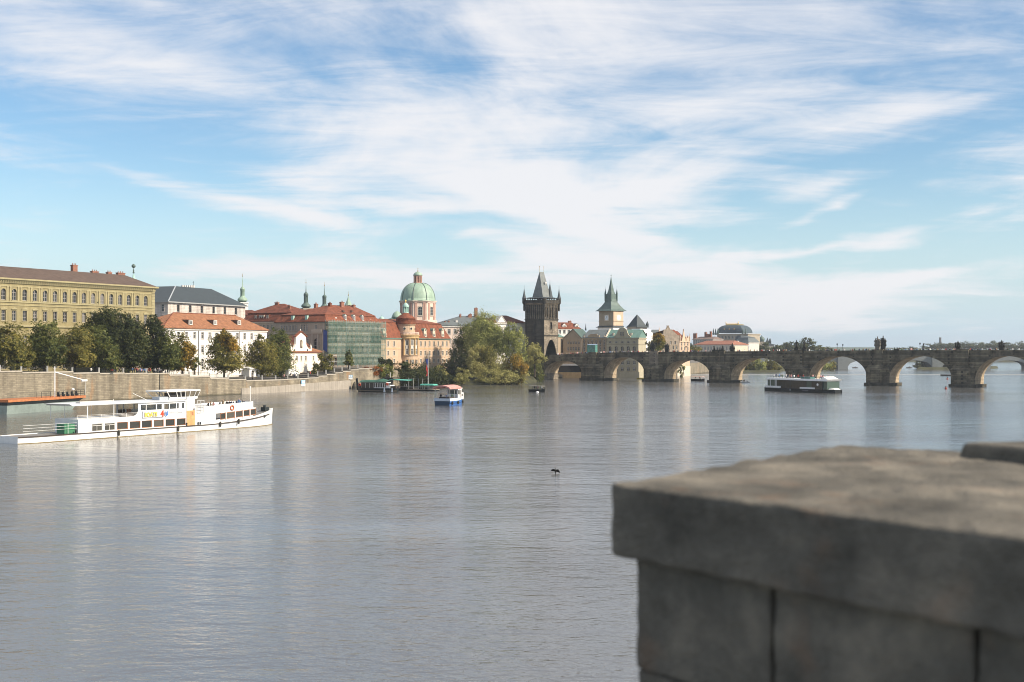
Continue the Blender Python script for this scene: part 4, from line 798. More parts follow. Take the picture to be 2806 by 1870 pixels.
# ---- ornate ochre house with a domed corner bay
pl = W2(1044.5, 457.5); f = Fr(pl, along(pl, 1232), 6.3); root = bld('domed_bay_house', 'ornate ochre house with round columned bay under a red dome, beside the scaffold', f)
ze = f.Z(1190, 928); Lo = f.L; ops = []
for p in (1047, 1063.5, 1080, 1153, 1165, 1177, 1189, 1201, 1213, 1224):
    a = f.A(p)
    for (y0, y1) in ((949, 936), (974, 962), (994, 984)): ops.append((a, f.Z(p, y0), 1.2, f.Z(p, y1) - f.Z(p, y0), 's'))
facade(root, O_STUC, Lo, -1, ze - .3, ops, CREAM); plain_walls(root, O_STUC, Lo, 16, -1, ze - .3); band(root, TEAL_R, Lo, ze - .35, ze - .05, .45, 16); band(root, O_TRIM, Lo, f.Z(1190, 957), f.Z(1190, 955.5), .1, 16, 'string_course')
zb = f.Z(1190, 889, 3); mansard(root, RED_T2, 0, Lo, 0, 16, ze, zb, zb + 1.6, 2.6, 8, Lo - 8); sl = (zb - ze) / 3.0
for p in (1054, 1165, 1189, 1213):
    a, zd = f.at(p, 927, .1); h = f.Z(p, 907, .1) - zd; d_ = dormer(root, CREAM, TEAL_R, CREAM, a, .05, zd, 1.9, h, sl, 'round'); window(d_, (0, -.13, .55), 0, 1.15, 1.15, 's', CREAM, rev=.05, sub=True)
    q = MB(); q.lathe([(.3, 0), (.3, .06)], 12); oc = q.build('oculus', [GLASS_D], d_, (0, -.08, h + .3)); oc.rotation_euler = (R(90), 0, 0)
cx_ = f.A(1116); cyl = -.3; k_ = 462 / F; Zt = lambda y: CH - (y - HY) * k_ - 6.3; rr = 4.3
bay = MB(); bay.lathe([(rr - .5, -1), (rr - .5, Zt(975)), (rr - .15, Zt(975)), (rr - .15, Zt(973.5)), (rr - .75, Zt(973.5)), (rr - .75, Zt(928))], 28, (cx_, cyl, 0)); bay.build('round_bay', [O_STUC], root, smooth=False)
b = MB(); b.lathe([(rr - .4, Zt(929)), (rr, Zt(927)), (rr, Zt(921)), (rr + .35, Zt(919.5)), (rr + .35, Zt(917.5)), (rr - .1, Zt(917)), (rr - .1, Zt(916.8))], 28, (cx_, cyl, 0)); b.build('entablature', [O_TRIM], root)
b = MB()
for i in range(26):
    t = math.pi + math.pi * i / 25; b.lathe([(.10, 0), (.15, .3), (.08, .7), (.12, .85)], 6, (cx_ + (rr - .15) * math.cos(t), cyl + (rr - .15) * math.sin(t), Zt(917)))
b.lathe([(rr, Zt(911.5)), (rr, Zt(910)), (rr - .35, Zt(910))], 28, (cx_, cyl, 0), cap=False); b.build('balustrade', [PINK_L], root)
for i in range(6):
    t = math.pi * (1.06 + .176 * i); x, y = cx_ + (rr - .35) * math.cos(t), cyl + (rr - .35) * math.sin(t)
    b = MB(); z0, z1 = Zt(973.5), Zt(928); b.lathe([(.36, z0), (.36, z0 + .3), (.29, z0 + .4), (.25, z1 - .5), (.34, z1 - .3), (.36, z1)], 10, (x, y, 0)); b.build('column', [O_TRIM], root)
for i in range(5):
    t = math.pi * (1.148 + .176 * i); x, y = cx_ + (rr - .60) * math.cos(t), cyl + (rr - .60) * math.sin(t); z0 = Zt(971)
    for (zz, h) in ((Zt(971.5), 2.1), (Zt(947), 2.0)): window(root, (x, y, zz), t + math.pi / 2, 1.0, h, 's', CREAM, rev=.0)
    q = MB(); q.box(-.5, .5, -.06, .02, 0, 1.1); q.build('white_panel', [WHITE_P], root, (x, y, Zt(956)), t + math.pi / 2)
    z_ = Zt(999); window(root, (cx_ + (rr - .34) * math.cos(t), cyl + (rr - .34) * math.sin(t), z_), t + math.pi / 2, 1.1, 1.7, 's', O_TRIM, rev=.0)
dx, dy, dr = cx_ - .3, cyl + .8, 3.55
b = MB(); b.lathe([(dr, Zt(917)), (dr, Zt(890.5)), (dr + .35, Zt(889.5)), (dr + .35, Zt(887.8))], 24, (dx, dy, 0)); b.build('drum', [O_STUC], root)
for i in range(4):
    t = math.pi * (1.14 + .235 * i); q = MB(); q.lathe([(.46, 0), (.46, .1)], 12); q.mi = 1; q.lathe([(.62, -.04), (.62, .05)], 12); oc = q.build('oculus', [GLASS_D, CREAM], root, (dx + (dr + .02) * math.cos(t), dy + (dr + .02) * math.sin(t), Zt(900))); oc.rotation_euler = (R(90), 0, t + math.pi / 2)
b = MB(); z0, z1 = Zt(888), Zt(872.5); b.lathe([(dr + .45, z0), (dr + .3, z0 + .5), (dr + .15, z1), (dr + .3, z1 + .05), (dr - .3, z1 + .6), (dr - 1.1, z1 + 1.3), (dr - 2.0, Zt(860)), (1.2, Zt(856)), (1.05, Zt(855))], 24, (dx, dy, 0)); dm = b.build('dome', [RED_T2], root, smooth=True)
b = MB(); b.lathe([(1.15, Zt(856)), (1.05, Zt(853))], 12, (dx, dy, 0))
for i in range(8): t = math.pi * i / 4; b.tube((dx + .92 * math.cos(t), dy + .92 * math.sin(t), Zt(853)), (dx + .92 * math.cos(t), dy + .92 * math.sin(t), Zt(839)), .17, n=5)
b.lathe([(.5, Zt(853)), (.5, Zt(839))], 8, (dx, dy, 0)); zc_ = Zt(839); b.lathe([(1.2, zc_), (1.2, zc_ + .2), (1.12, zc_ + .6), (.85, zc_ + 1.1), (.4, zc_ + 1.5), (.1, zc_ + 1.7)], 12, (dx, dy, 0)); b.build('lantern', [COPPER_L], dm, smooth=False)
b = MB(); b.lathe([(.05, 0), (.22, .2), (.08, .5), (.2, .8), (.04, 1.2)], 8, (dx, dy, zc_ + 1.6)); b.tube((dx, dy, zc_ + 1.6), (dx, dy, Zt(816)), .05, n=4); b.build('finial', [GOLD], dm)

# ---- domed church
d_ = 545; o = P(1145, 887, d_); root = thing('domed_church', 'large church with green copper dome, lantern and pink drum', 'church', (o.x, o.y, 6)); k = d_ / F; Z = lambda y: CH - (y - HY) * k - 6
a8 = R(22.5 + 12); rd = 8.25
b = MB(); b.lathe([(9.0, -1), (9.0, Z(888)), (8.7, Z(887)), (8.7, Z(879))], 8, a0=a8); b.build('base', [PINK_L], root)
b = MB(); b.lathe([(rd - .3, Z(879)), (rd - .3, Z(832)), (rd, Z(831)), (rd, Z(829)), (rd + .4, Z(828)), (rd + .4, Z(826))], 8, a0=a8); b.build('drum', [PINK_L], root)
ap = (rd - .3) * math.cos(R(22.5))
for i in range(8):
    t = a8 + R(22.5) + math.pi * i / 4; window(root, ((ap + .13) * math.cos(t), (ap + .13) * math.sin(t), Z(866)), t + math.pi / 2, 1.9, Z(842) - Z(866), 'as', CREAM, rev=.08, frame=STEEL)
    for s in (-2.15, -1.55, 1.55, 2.15):
        b = MB(); b.box(s - .22, s + .22, -.22, .05, Z(877), Z(831)); b.box(s - .3, s + .3, -.3, .05, Z(834), Z(831)); b.build('pilaster', [PINK], root, (ap * math.cos(t), ap * math.sin(t), 0), t + math.pi / 2)
zb, zt = Z(826.5), Z(776.5); rdm = 7.75; prof = [(rdm + .35, zb), (rdm + .2, zb + .4)] + [(1.75 + (rdm - 1.75) * math.cos(t) ** .9, zb + .4 + (zt - zb - .4) * math.sin(t)) for t in [math.pi / 2 * i / 12 for i in range(13)]]
b = MB(); b.lathe(prof, 40); dm = b.build('dome', [COPPER], root, smooth=True)
for i in range(8):
    t = a8 + math.pi * i / 4; b = MB(); pr_ = prof[2:]
    for (r0, z0), (r1, z1) in zip(pr_, pr_[1:]): b.tube(((r0 + .02) * math.cos(t), (r0 + .02) * math.sin(t), z0), ((r1 + .02) * math.cos(t), (r1 + .02) * math.sin(t), z1), .2, n=5)
    b.build('rib', [COPPER_D], dm)
b = MB(); z0, z1 = Z(777), Z(757); b.lathe([(2.2, z0 - .3), (2.2, z0 + .3), (1.3, z0 + .3), (1.3, z1 - .3), (2.0, z1 - .2), (2.0, z1 + .15)], 8, a0=a8)
for i in range(8): t = a8 + math.pi * i / 4; b.box(1.62 * math.cos(t) - .28, 1.62 * math.cos(t) + .28, 1.62 * math.sin(t) - .28, 1.62 * math.sin(t) + .28, z0 + .3, z1 - .2)
lt = b.build('lantern', [PINK], root)
b = MB(); z0 = Z(757) + .15; h = Z(745) - z0; b.lathe([(2.05, z0), (1.95, z0 + h * .3), (1.5, z0 + h * .65), (.8, z0 + h * .92), (.15, z0 + h)], 16); b.build('cap', [COPPER], lt, smooth=True)
b = MB(); b.lathe([(.08, 0), (.34, .3), (.08, .65)], 8, (0, 0, Z(745))); b.tube((0, 0, Z(745)), (0, 0, Z(734)), .07, n=4); b.tube((-.4, 0, Z(737)), (.4, 0, Z(737)), .06, n=4); b.build('cross', [GOLD], lt)
# small copper domes left of it
for (px, y0, y1, r, dd, lb) in ((1088, 872, 853, 2.1, 520, 'small green copper dome half hidden behind the red dome of the bay house'), (1046, 879, 867, 1.15, 500, 'tiny pale green copper dome at the right edge of the scaffolded house roof')):
    o = P(px, y0, dd); k2 = dd / F; root = thing('copper_dome_turret', lb, 'turret', (o.x, o.y, 6)); Zz = lambda y: CH - (y - HY) * k2 - 6; hh = Zz(y1) - Zz(y0)
    b = MB(); b.lathe([(r * .9, -1), (r * .9, Zz(y0))], 8); b.build('shaft', [COPPER], root); b = MB(); b.lathe([(r * 1.15, Zz(y0)), (r * 1.05, Zz(y0) + hh * .25), (r * .8, Zz(y0) + hh * .65), (r * .35, Zz(y0) + hh * .92), (.05, Zz(y0) + hh)], 14); b.tube((0, 0, Zz(y1)), (0, 0, Zz(y1) + .8), .06, n=4); b.build('dome', [COPPER_L if r < 2 else COPPER], root, smooth=True)
f = Fr(W2(1035, 530), W2(1100, 530), 6.0); root = bld('nave_house', 'low grey green copper roof slope left of the domed church', f); b = MB(); b.box(0, f.L, 0, 12, -1, f.Z(1060, 884)); b.build('wall', [G_STUC], root); hip(root, COPPER_D, 0, f.L, 0, 12, f.Z(1060, 883), 8.5, f.L - .5, f.Z(1085, 866, 6))

# ---- slate roofed college behind the big trees
f = Fr(W2(1199, 522), W2(1350, 530), 6.0); root = bld('slate_roofed_college', 'pale building with long grey slate roof and brick chimneys behind the tall trees', f)
ze = f.Z(1240, 893.5); ops = [(2.5 + i * 2.6, z, 1.2, 2.0, 's') for i in range(8) for z in (ze - 3.4, ze - 7.4, ze - 11.4)]; facade(root, PINK_L, f.L, -1, ze, ops, W_TRIM); plain_walls(root, PINK_L, f.L, 15, -1, ze); band(root, W_TRIM, f.L, ze - .5, ze - .02, .35, 15)
hip(root, SLATE_G, 0, f.L, 0, 15, ze + .3, f.A(1262, 7.5), f.L - 2, f.Z(1262, 866, 7.5))
for (p, y0, w) in ((1304, 845, 1.3), (1289, 861, 1.0), (1261, 862, .7), (1285, 863, .7)): a, z = f.at(p, y0, 6.5); chimney(root, BRICK_C, a, 6.5, f.Z(p, 872, 6.5), z, w, .9, 2 if w > 1 else 1)
for (p, y, w) in ((1220, 885, .5), (1230, 884, .5), (1251, 883, .9)): a, z = f.at(p, y, 2.2); b = MB(); b.box(-w/2, w/2, -.3, 1.2, -.6, .7); b.build('roof_hatch', [W_TRIM if w > .6 else BRICK_C], root, (a, 2.2, z))
f = Fr(W2(1346, 536), W2(1440, 548), 6.0); root = bld('pedimented_house', 'white house with triangular pediment and red roof left of the bridge tower', f)
ze = f.Z(1390, 886); ops = [(1.5 + i * 2.1, z, 1.1, 2.0, 's') for i in range(7) for z in (ze - 4.4, ze - 8.4, ze - 12)]; facade(root, W_STUC, f.L, -1, ze, ops, W_TRIM); plain_walls(root, W_STUC, f.L, 14, -1, ze); band(root, W_TRIM, f.L, ze - .5, ze - .02, .4, 14); band(root, W_TRIM, f.L, ze - 1.9, ze - 1.5, .2, 14, 'string_course')
hip(root, RED_T, 0, f.L, 0, 14, ze + .3, f.A(1372, 7), f.A(1388, 7), f.Z(1380, 865, 7))
a0, z0 = f.at(1362, 886, -.3); a1 = f.A(1386, -.3); z1 = f.Z(1374, 867, -.3); b = MB(); b.xz([(a0, z0), (a1, z0), ((a0 + a1) / 2, z1)], -.5, 5); b.build('pediment', [W_STUC], root)
b = MB(); am = (a0 + a1) / 2; b.hexa([(a0 - .3, -.7, z0), (am, -.7, z1 + .05), (am, 5, z1 + .05), (a0 - .3, 5, z0)][::-1], [(a0 - .3, -.7, z0 + .25), (am, -.7, z1 + .35), (am, 5, z1 + .35), (a0 - .3, 5, z0 + .25)][::-1]); b.hexa([(am, -.7, z1 + .05), (a1 + .3, -.7, z0), (a1 + .3, 5, z0), (am, 5, z1 + .05)][::-1], [(am, -.7, z1 + .35), (a1 + .3, -.7, z0 + .25), (a1 + .3, 5, z0 + .25), (am, 5, z1 + .35)][::-1]); b.build('pediment_cornice', [W_TRIM], root)
# ================================================================ gothic gate tower at the bridge head
c0 = bf.world(bf.A(1439, -.3), -.3); c1 = bf.world(bf.A(1491, -.3), -.3); f = Fr(c0.xy, c1.xy, 0.0)
root = bld('gate_tower', 'blackened gothic gate tower with steep wedge roof at the bridge head', f, 'tower'); TL = f.L; TD = 10.4
Zf = lambda y, px=1480, yl=0: f.Z(px, y, yl)
fr2 = Fr(f.world(TL, 0).xy, f.world(TL, TD).xy, 0.0); zdk = 9.0
z1, z2, z3 = Zf(920), Zf(876), Zf(832)
# left face with blind panels
ops = [(TL * .3, z2 + 1.6, .9, 4.6, 'gx'), (TL * .5, z2 + 1.6, .9, 4.6, 'gx'), (TL * .7, z2 + 1.6, .9, 4.6, 'gx'), (TL * .5, z1 + 1.6, 1.0, 3.4, 'gx')]
facade(root, BLACK_ST, TL, 0, z3, ops, BLACK_ST, rev=.35)
b = MB()
for (a, z, w, h, s_) in ops: b.quad((a - w/2, .4, z), (a + w/2, .4, z), (a + w/2, .4, z + h), (a - w/2, .4, z + h))
b.build('blind_panel', [BLACK_ST], root)
# right face: pale lower storeys, dark arcaded top, gateway
pa0, pz0 = fr2.at(1494.8, 974); pa1 = fr2.A(1526); pzt = fr2.Z(1510, 931); wa = pa1 - pa0
facade(root, PALE_ST, TD, 0, z2, [((pa0 + pa1) / 2, zdk, wa, pzt - zdk, 'gx'), (fr2.A(1510), fr2.Z(1510, 914), 1.9, fr2.Z(1510, 881) - fr2.Z(1510, 914), 'gx')], PALE_ST, loc=(TL, 0, 0), rz=R(90), rev=.35)
b = MB(); xi, xo = TL - 9.0, TL - .42; pa0_, pa1_ = pa0 - .3, pa1 + .1; b.quad((xo, pa0_, zdk - 1), (xi, pa0_, zdk - 1), (xi, pa0_, pzt + .2), (xo, pa0_, pzt + .2)); b.quad((xi, pa1_, zdk - 1), (xo, pa1_, zdk - 1), (xo, pa1_, pzt + .2), (xi, pa1_, pzt + .2)); b.quad((xi, pa0_, zdk - 1), (xi, pa1_, zdk - 1), (xi, pa1_, pzt + .2), (xi, pa0_, pzt + .2)); b.quad((xi, pa0_, pzt + .2), (xo, pa0_, pzt + .2), (xo, pa1_, pzt + .2), (xi, pa1_, pzt + .2)); b.quad((xi, pa0_, zdk), (xo, pa0_, zdk), (xo, pa1_, zdk), (xi, pa1_, zdk)); b.build('gate_passage', [BLACK_ST], root)  # black stone lining puts the shade inside the gateway into the colour
aw = fr2.A(1510); b = MB(); b.quad((TL - .5, aw - .95, fr2.Z(1510, 914)), (TL - .5, aw + .95, fr2.Z(1510, 914)), (TL - .5, aw + .95, fr2.Z(1510, 881)), (TL - .5, aw - .95, fr2.Z(1510, 881))); b.build('niche_back', [BLACK_ST], root)
for s in (-.4, .4): b = MB(); zz = fr2.Z(1510, 914); b.lathe([(.3, 0), (.36, .5), (.27, 1.2), (.17, 1.5), (.17, 1.8), (.04, 2)], 8, (TL - .25, aw + s, zz)); b.build('niche_statue', [PALE_ST], root, smooth=True)
tops_ = [(1.0 + i * (TD - 2) / 5, z2 + 1.0, .95, 4.3, 'gx') for i in range(6)]; facade(root, BLACK_ST, TD, z2, z3, tops_, BLACK_ST, loc=(TL, 0, 0), rz=R(90), rev=.4); b = MB()
for (a, z, w, h, s_) in tops_: b.quad((TL - .45, a - w/2, z), (TL - .45, a + w/2, z), (TL - .45, a + w/2, z + h), (TL - .45, a - w/2, z + h))
b.build('blind_panel', [BLACK_ST], root)
b = MB()
for i in range(9): t = .6 + i * (TD - 1.2) / 8; b.box(TL, TL + .16, t - .07, t + .07, z2 + .3, z3 - .2)
for i in range(9): t = .6 + i * (TL - 1.2) / 8; b.box(t - .06, t + .06, -.14, 0, z2 + .3, z3 - .2)
b.build('tracery', [PALE_ST], root)
b = MB(); b.quad((TL, TD, 0), (0, TD, 0), (0, TD, z3), (TL, TD, z3)); b.quad((0, TD, 0), (0, 0, 0), (0, 0, z3), (0, TD, z3)); b.build('wall', [BLACK_ST], root)
for z in (z1, z2): b = MB(); b.box(-.22, TL + .22, -.22, TD + .22, z - .2, z + .22); b.build('string_course', [BLACK_ST], root)
# gallery
zg0, zg1 = z3, Zf(817); b = MB(); g = .75
b.hexa([(0, 0, zg0 - .5), (TL, 0, zg0 - .5), (TL, TD, zg0 - .5), (0, TD, zg0 - .5)], [(-g, -g, zg0 + .25), (TL + g, -g, zg0 + .25), (TL + g, TD + g, zg0 + .25), (-g, TD + g, zg0 + .25)]); b.build('corbel', [PALE_ST], root)
b = MB(); b.box(-g, TL + g, -g, -g + .3, zg0 + .25, zg1 - .75); b.box(-g, TL + g, TD + g - .3, TD + g, zg0 + .25, zg1 - .75); b.box(TL + g - .3, TL + g, -g + .3, TD + g - .3, zg0 + .25, zg1 - .75); b.box(-g, -g + .3, -g + .3, TD + g - .3, zg0 + .25, zg1 - .75)
for i in range(10):
    t = -g + (TL + 2*g - .35) * i / 9; b.box(t, t + .35, -g, -g + .3, zg1 - .75, zg1); t = -g + (TD + 2*g - .35) * i / 9; b.box(TL + g - .3, TL + g, t, t + .35, zg1 - .75, zg1)
b.build('battlement', [BLACK_ST], root)
b = MB(); b.hexa([(-g, -g, zg1), (TL + g, -g, zg1), (TL + g, TD + g, zg1), (-g, TD + g, zg1)], [(1.4, 1.4, zg1 + .5), (TL - 1.4, 1.4, zg1 + .5), (TL - 1.4, TD - 1.4, zg1 + .5), (1.4, TD - 1.4, zg1 + .5)]); b.build('gallery_roof', [SLATE], root)
for (x, y) in ((-.3, -.3), (TL + .3, TD + .3), (TL + .3, -.3), (-.3, TD + .3)):
    near = (x > 0 and y < 0); b = MB(); zt = Zf(789) if not near else Zf(812)
    b.lathe([(.3, zg0 - 3.2), (.42, zg0 - 2.6), (.42, zg0 - .3), (.85, zg0 + .3), (.85, zg1)], 8, (x, y, 0)); t_ = b.build('corner_turret', [BLACK_ST], root)
    if not near: b = MB(); b.lathe([(.98, zg1), (.72, zg1 + .6), (.35, zg1 + (zt - zg1) * .5), (.05, zt)], 8, (x, y, 0)); b.tube((x, y, zt), (x, y, zt + 1.2), .05, n=4); b.build('spire', [SLATE], t_)
a = f.A(1507, 8.2); b = MB(); zt = Zf(776, 1507, 8.2); b.lathe([(1.5, zg1), (1.15, zg1 + 1.2), (.55, zg1 + (zt - zg1) * .6), (.05, zt)], 8, (a, 8.2, 0)); b.tube((a, 8.2, zt), (a, 8.2, zt + 1.3), .05, n=4); b.build('stair_turret_spire', [SLATE], root)
i_ = 2.2; zr0, zr1 = zg1 + .3, Zf(745.5, 1486, 5); rm = TL / 2; ya, yb = 3.6, TD - 3.6
E = [(i_, i_, zr0), (TL - i_, i_, zr0), (TL - i_, TD - i_, zr0), (i_, TD - i_, zr0)]; A_, B_ = (rm, ya, zr1), (rm, yb, zr1)
b = MB(); b.quad(E[0], E[1], A_); b.quad(E[1], E[2], B_, A_); b.quad(E[2], E[3], B_); b.quad(E[3], E[0], A_, B_); b.build('roof', [M('wedge_roof_slate', (.17, .18, .17), .5, .25, .9, .2, .03, 5)], root)
for (x, y, z) in (A_, B_): b = MB(); b.tube((x, y, z - .2), (x, y, z + 2.4), .06, n=4); b.lathe([(.04, 0), (.22, .2), (.04, .4)], 6, (x, y, z + 2.1)); b.build('roof_finial', [GOLD], root)
q = MB(); q.box(-.35, .35, -.3, .6, -.3, .4); q.build('roof_hatch', [W_TRIM], root, (TL - 3.3, 5.3, zr0 + 6.5))

# ================================================================ houses behind the bridge
def simple_house(name, label, p0, p1, z0, ze_y, depth, wall, trim, roof, ridge_y, rows, nwin, ww=1.1, wh=1.8, style='s', hipf=.3, ov=.4, glass=None):
    f = Fr(p0, p1, z0); root = bld(name, label, f); pm = CX + F * f.world(f.L / 2).x / f.world(f.L / 2).y; ze = f.Z(pm, ze_y)
    ops = []
    for (y, hh) in rows:
        z = f.Z(pm, y)
        for i in range(nwin): ops.append((f.L * (i + .5) / nwin, z, ww, hh, style))
    facade(root, wall, f.L, -4, ze, ops, trim, glass=glass); plain_walls(root, wall, f.L, depth, -4, ze)
    if roof: hip(root, roof, 0, f.L, 0, depth, ze + .25, f.L * hipf, f.L * (1 - hipf), f.Z(pm, ridge_y, depth / 2), ov=ov); band(root, trim, f.L, ze - .4, ze + .02, .25, depth)
    return f, root, ze
# red roofed house behind the tower
fh, root, ze = simple_house('terrace_house', 'white house with red tile roof seen right of the gate tower', W2(1515, 600), W2(1590, 606), 5, 902, 12, W_STUC, W_TRIM, RED_T2, 884, [(915, 2.2)], 6, 1.2, 1.8, 's', .12)
a, z = fh.at(1561, 880, 6); chimney(root, BRICK_C, a, 6, ze + 1.5, z, 1.4, .9, 2)
for px in (1546, 1580): d_ = dormer(root, W_STUC, RED_T2, W_TRIM, fh.A(px, 1.5), 1.2, ze + .6, 2.2, 1.2, .5, 'gable'); window(d_, (0, -.13, .2), 0, 1.2, .9, 's', W_TRIM, rev=.05, sub=True)
# gabled house
f = Fr(W2(1543, 580), W2(1594.5, 576), 4); root = bld('gabled_mill_house', 'tan gabled house with teal roof sides and two window rows behind the bridge', f)
ze = f.Z(1570, 926); ops = [(f.A(p), f.Z(1570, 943.5), .85, 1.25, 's') for p in (1557, 1564, 1571, 1578, 1586)] + [(f.A(p), f.Z(1570, 961.5), .85, 1.7, 's') for p in (1557, 1564, 1571, 1578, 1586)]
zt = f.Z(1571, 903); facade(root, TAN, f.L, -5, ze, ops, TAN_TR, glass=GLASS_D, top=[(.2, ze), (f.L - .2, ze), (f.L * .54, zt)]); plain_walls(root, TAN, f.L, 12, -5, ze)
b = MB(); xm = f.L * .54; b.quad((-.3, -.4, ze - .3), (xm, -.4, zt + .3), (xm, 12, zt + .3), (-.3, 12, ze - .3)); b.quad((xm, -.4, zt + .3), (f.L + .3, -.4, ze - .3), (f.L + .3, 12, ze - .3), (xm, 12, zt + .3)); b.quad((-.3, -.4, ze - .55), (xm, -.4, zt + .05), (xm, -.4, zt + .3), (-.3, -.4, ze - .3)); b.quad((xm, -.4, zt + .05), (f.L + .3, -.4, ze - .55), (f.L + .3, -.4, ze - .3), (xm, -.4, zt + .3)); b.build('roof', [M('dull_teal_roof', (.075, .115, .10), .6, .2, .6)], root)
band(root, TAN_TR, f.L, ze - .3, ze - .02, .15, None, 'string_course')
f2 = Fr(W2(1524, 572), W2(1543.5, 584), 4); root = bld('narrow_tan_house', 'narrow tan house with red edged teal roof right of the tower gateway', f2); ze2 = f2.Z(1534, 924)
b = MB(); b.box(0, f2.L, 0, 10, -5, ze2); b.build('wall', [TAN], root); hip(root, TEAL_R, 0, f2.L, 0, 10, ze2 + .25, f2.L * .4, f2.L * .7, f2.Z(1536, 908, 5), ov=.3); b = MB(); b.tube((-.3, -.3, ze2 + .35), (f2.L * .4, 5, f2.Z(1536, 907, 5)), .2, n=4); b.build('verge_tiles', [RED_T2], root)
# slate roofed house with balustrade
f, root, ze = simple_house('slate_mill_house', 'tan house with grey slate roof and roof balustrade left of the museum', W2(1595.5, 577), W2(1661.5, 572), 4, 927, 13, TAN, TAN_TR, SLATE_G, 904, [(963, 2.4), (950, 2.4), (937.5, 1.0)], 6, .95, 1.8, 's', .08, glass=GLASS_D)
b = MB(); b.box(f.L * .25, f.L * .72, -.25, .3, ze, ze + 1.3); b.box(f.L * .32, f.L * .62, -.3, .3, ze + 1.3, ze + 1.9)
for i in range(5): x = f.L * (.08 + .21 * i); b.lathe([(.2, 0), (.3, .4), (.15, .9), (.05, 1.3)], 6, (x, 0, ze + .1))
b.build('attic_balustrade', [TAN_TR], root)
b = MB(); a, z = f.at(1605, 893, 6); b.lathe([(.5, 0), (.2, 1.6), (.04, 3.2)], 6, (f.A(1605, 6), 6, f.Z(1605, 906, 6))); b.build('finial', [SLATE], root)
# waterworks museum, standing in the river
f = Fr(W2(1662, 572), W2(1749.5, 566), -1); root = bld('riverside_museum', 'pale olive riverside museum with tall curved gable and teal roof behind the bridge', f)
ze = f.Z(1705, 926); ops = []
for p in (1671.5, 1688.5, 1705, 1721.5, 1738): a = f.A(p); ops += [(a, f.Z(p, 940), 1.3, .7, 'n'), (a, f.Z(p, 962.5), 1.3, f.Z(p, 950) - f.Z(p, 962.5), 'as'), (a, f.Z(p, 999.5), 1.25, f.Z(p, 990) - f.Z(p, 999.5), 's'), (a, f.Z(p, 1017), 1.25, f.Z(p, 1007) - f.Z(p, 1017), 's')]
facade(root, OLIVE_ST, f.L, -1, ze, ops, OLIVE_TR, glass=GLASS_D); plain_walls(root, OLIVE_ST, f.L, 14, -1, ze); band(root, OLIVE_TR, f.L, ze - .5, ze + .02, .35, 14); band(root, OLIVE_TR, f.L, f.Z(1705, 945), f.Z(1705, 943.5), .15, 14, 'string_course'); band(root, OLIVE_TR, f.L, f.Z(1705, 972), f.Z(1705, 970), .2, 14, 'string_course')
b = MB(); b.box(-.6, f.L + .6, -.6, 14, -1, f.Z(1705, 1019)); b.build('plinth', [OLIVE_ST], root)
b = MB(); zr = f.Z(1705, 903.5, 5); b.quad((-.4, -.4, ze), (f.L + .4, -.4, ze), (f.L + .4, 6, zr), (-.4, 6, zr)); b.quad((-.4, 6, zr), (f.L + .4, 6, zr), (f.L + .4, 14.4, ze), (-.4, 14.4, ze)); b.quad((0, 0, ze), (0, 6, zr - .2), (0, 14, ze)); b.quad((f.L, 0, ze), (f.L, 14, ze), (f.L, 6, zr - .2)); b.build('roof', [TEAL_R], root)
b = MB(); b.hexa([(-.5, -.4, ze - .2), (.1, -.4, ze - .2), (.1, 6, zr), (-.5, 6, zr)], [(-.5, -.4, ze + .5), (.1, -.4, ze + .5), (.1, 6, zr + .5), (-.5, 6, zr + .5)]); b.build('fire_wall', [CREAM], root)
G = lambda p, y: f.at(p, y, -.2); b = MB(); out = [G(1682, 926.5), G(1728, 926.5), G(1727, 922), G(1722, 918), G(1718.5, 910), G(1717, 904), G(1712, 900), G(1705, 898), G(1698, 900), G(1694, 904), G(1692, 910), G(1688, 918), G(1683, 922)]
b.xz(out, -.3, .6); b.build('gable', [OLIVE_ST], root)
for p in (1701.5, 1707.5): a, z = G(p, 921); window(root, (a, -.36, z), 0, .7, 1.9, 's', OLIVE_TR, rev=.02, glass=GLASS_D)
for p in (1680, 1729.5): a, z = f.at(p, 920, 1.5); b = MB(); b.box(-.4, .4, -.4, .8, -.8, 1.2); b.build('roof_chimney', [G_TRIM], root, (a, 1.5, z))
# white gabled house turned to the sun
p0 = W2(1749, 574); u_ = Vector((.80, .60)); f = Fr(p0, along(p0, 1789, u_), 0); root = bld('white_stepped_house', 'bright white tall house with stepped outline behind the yellow tree', f)
ze = f.Z(1770, 921); ops = [(f.L * (.18 + .13 * i), f.Z(1765, y), .75, h, 'n') for i in range(4) for (y, h) in ((922, 1.7), (943, 1.6), (963, 1.6))]
facade(root, WHITE_B, f.L, 0, f.Z(1770, 912), ops, W_TRIM, rev=.1); plain_walls(root, WHITE_B, f.L, 9, 0, f.Z(1770, 912)); b = MB(); b.xz([(.4, f.Z(1770, 912)), (f.L - .8, f.Z(1770, 912)), (f.L - 1.8, f.Z(1770, 902.5)), (1.4, f.Z(1770, 901.5))], 0, 6); b.build('gable', [WHITE_B], root)
b = MB(); b.box(-.6, f.L * .25, -.5, 0, 0, f.Z(1755, 935)); b.build('stair_bay', [WHITE_B], root)
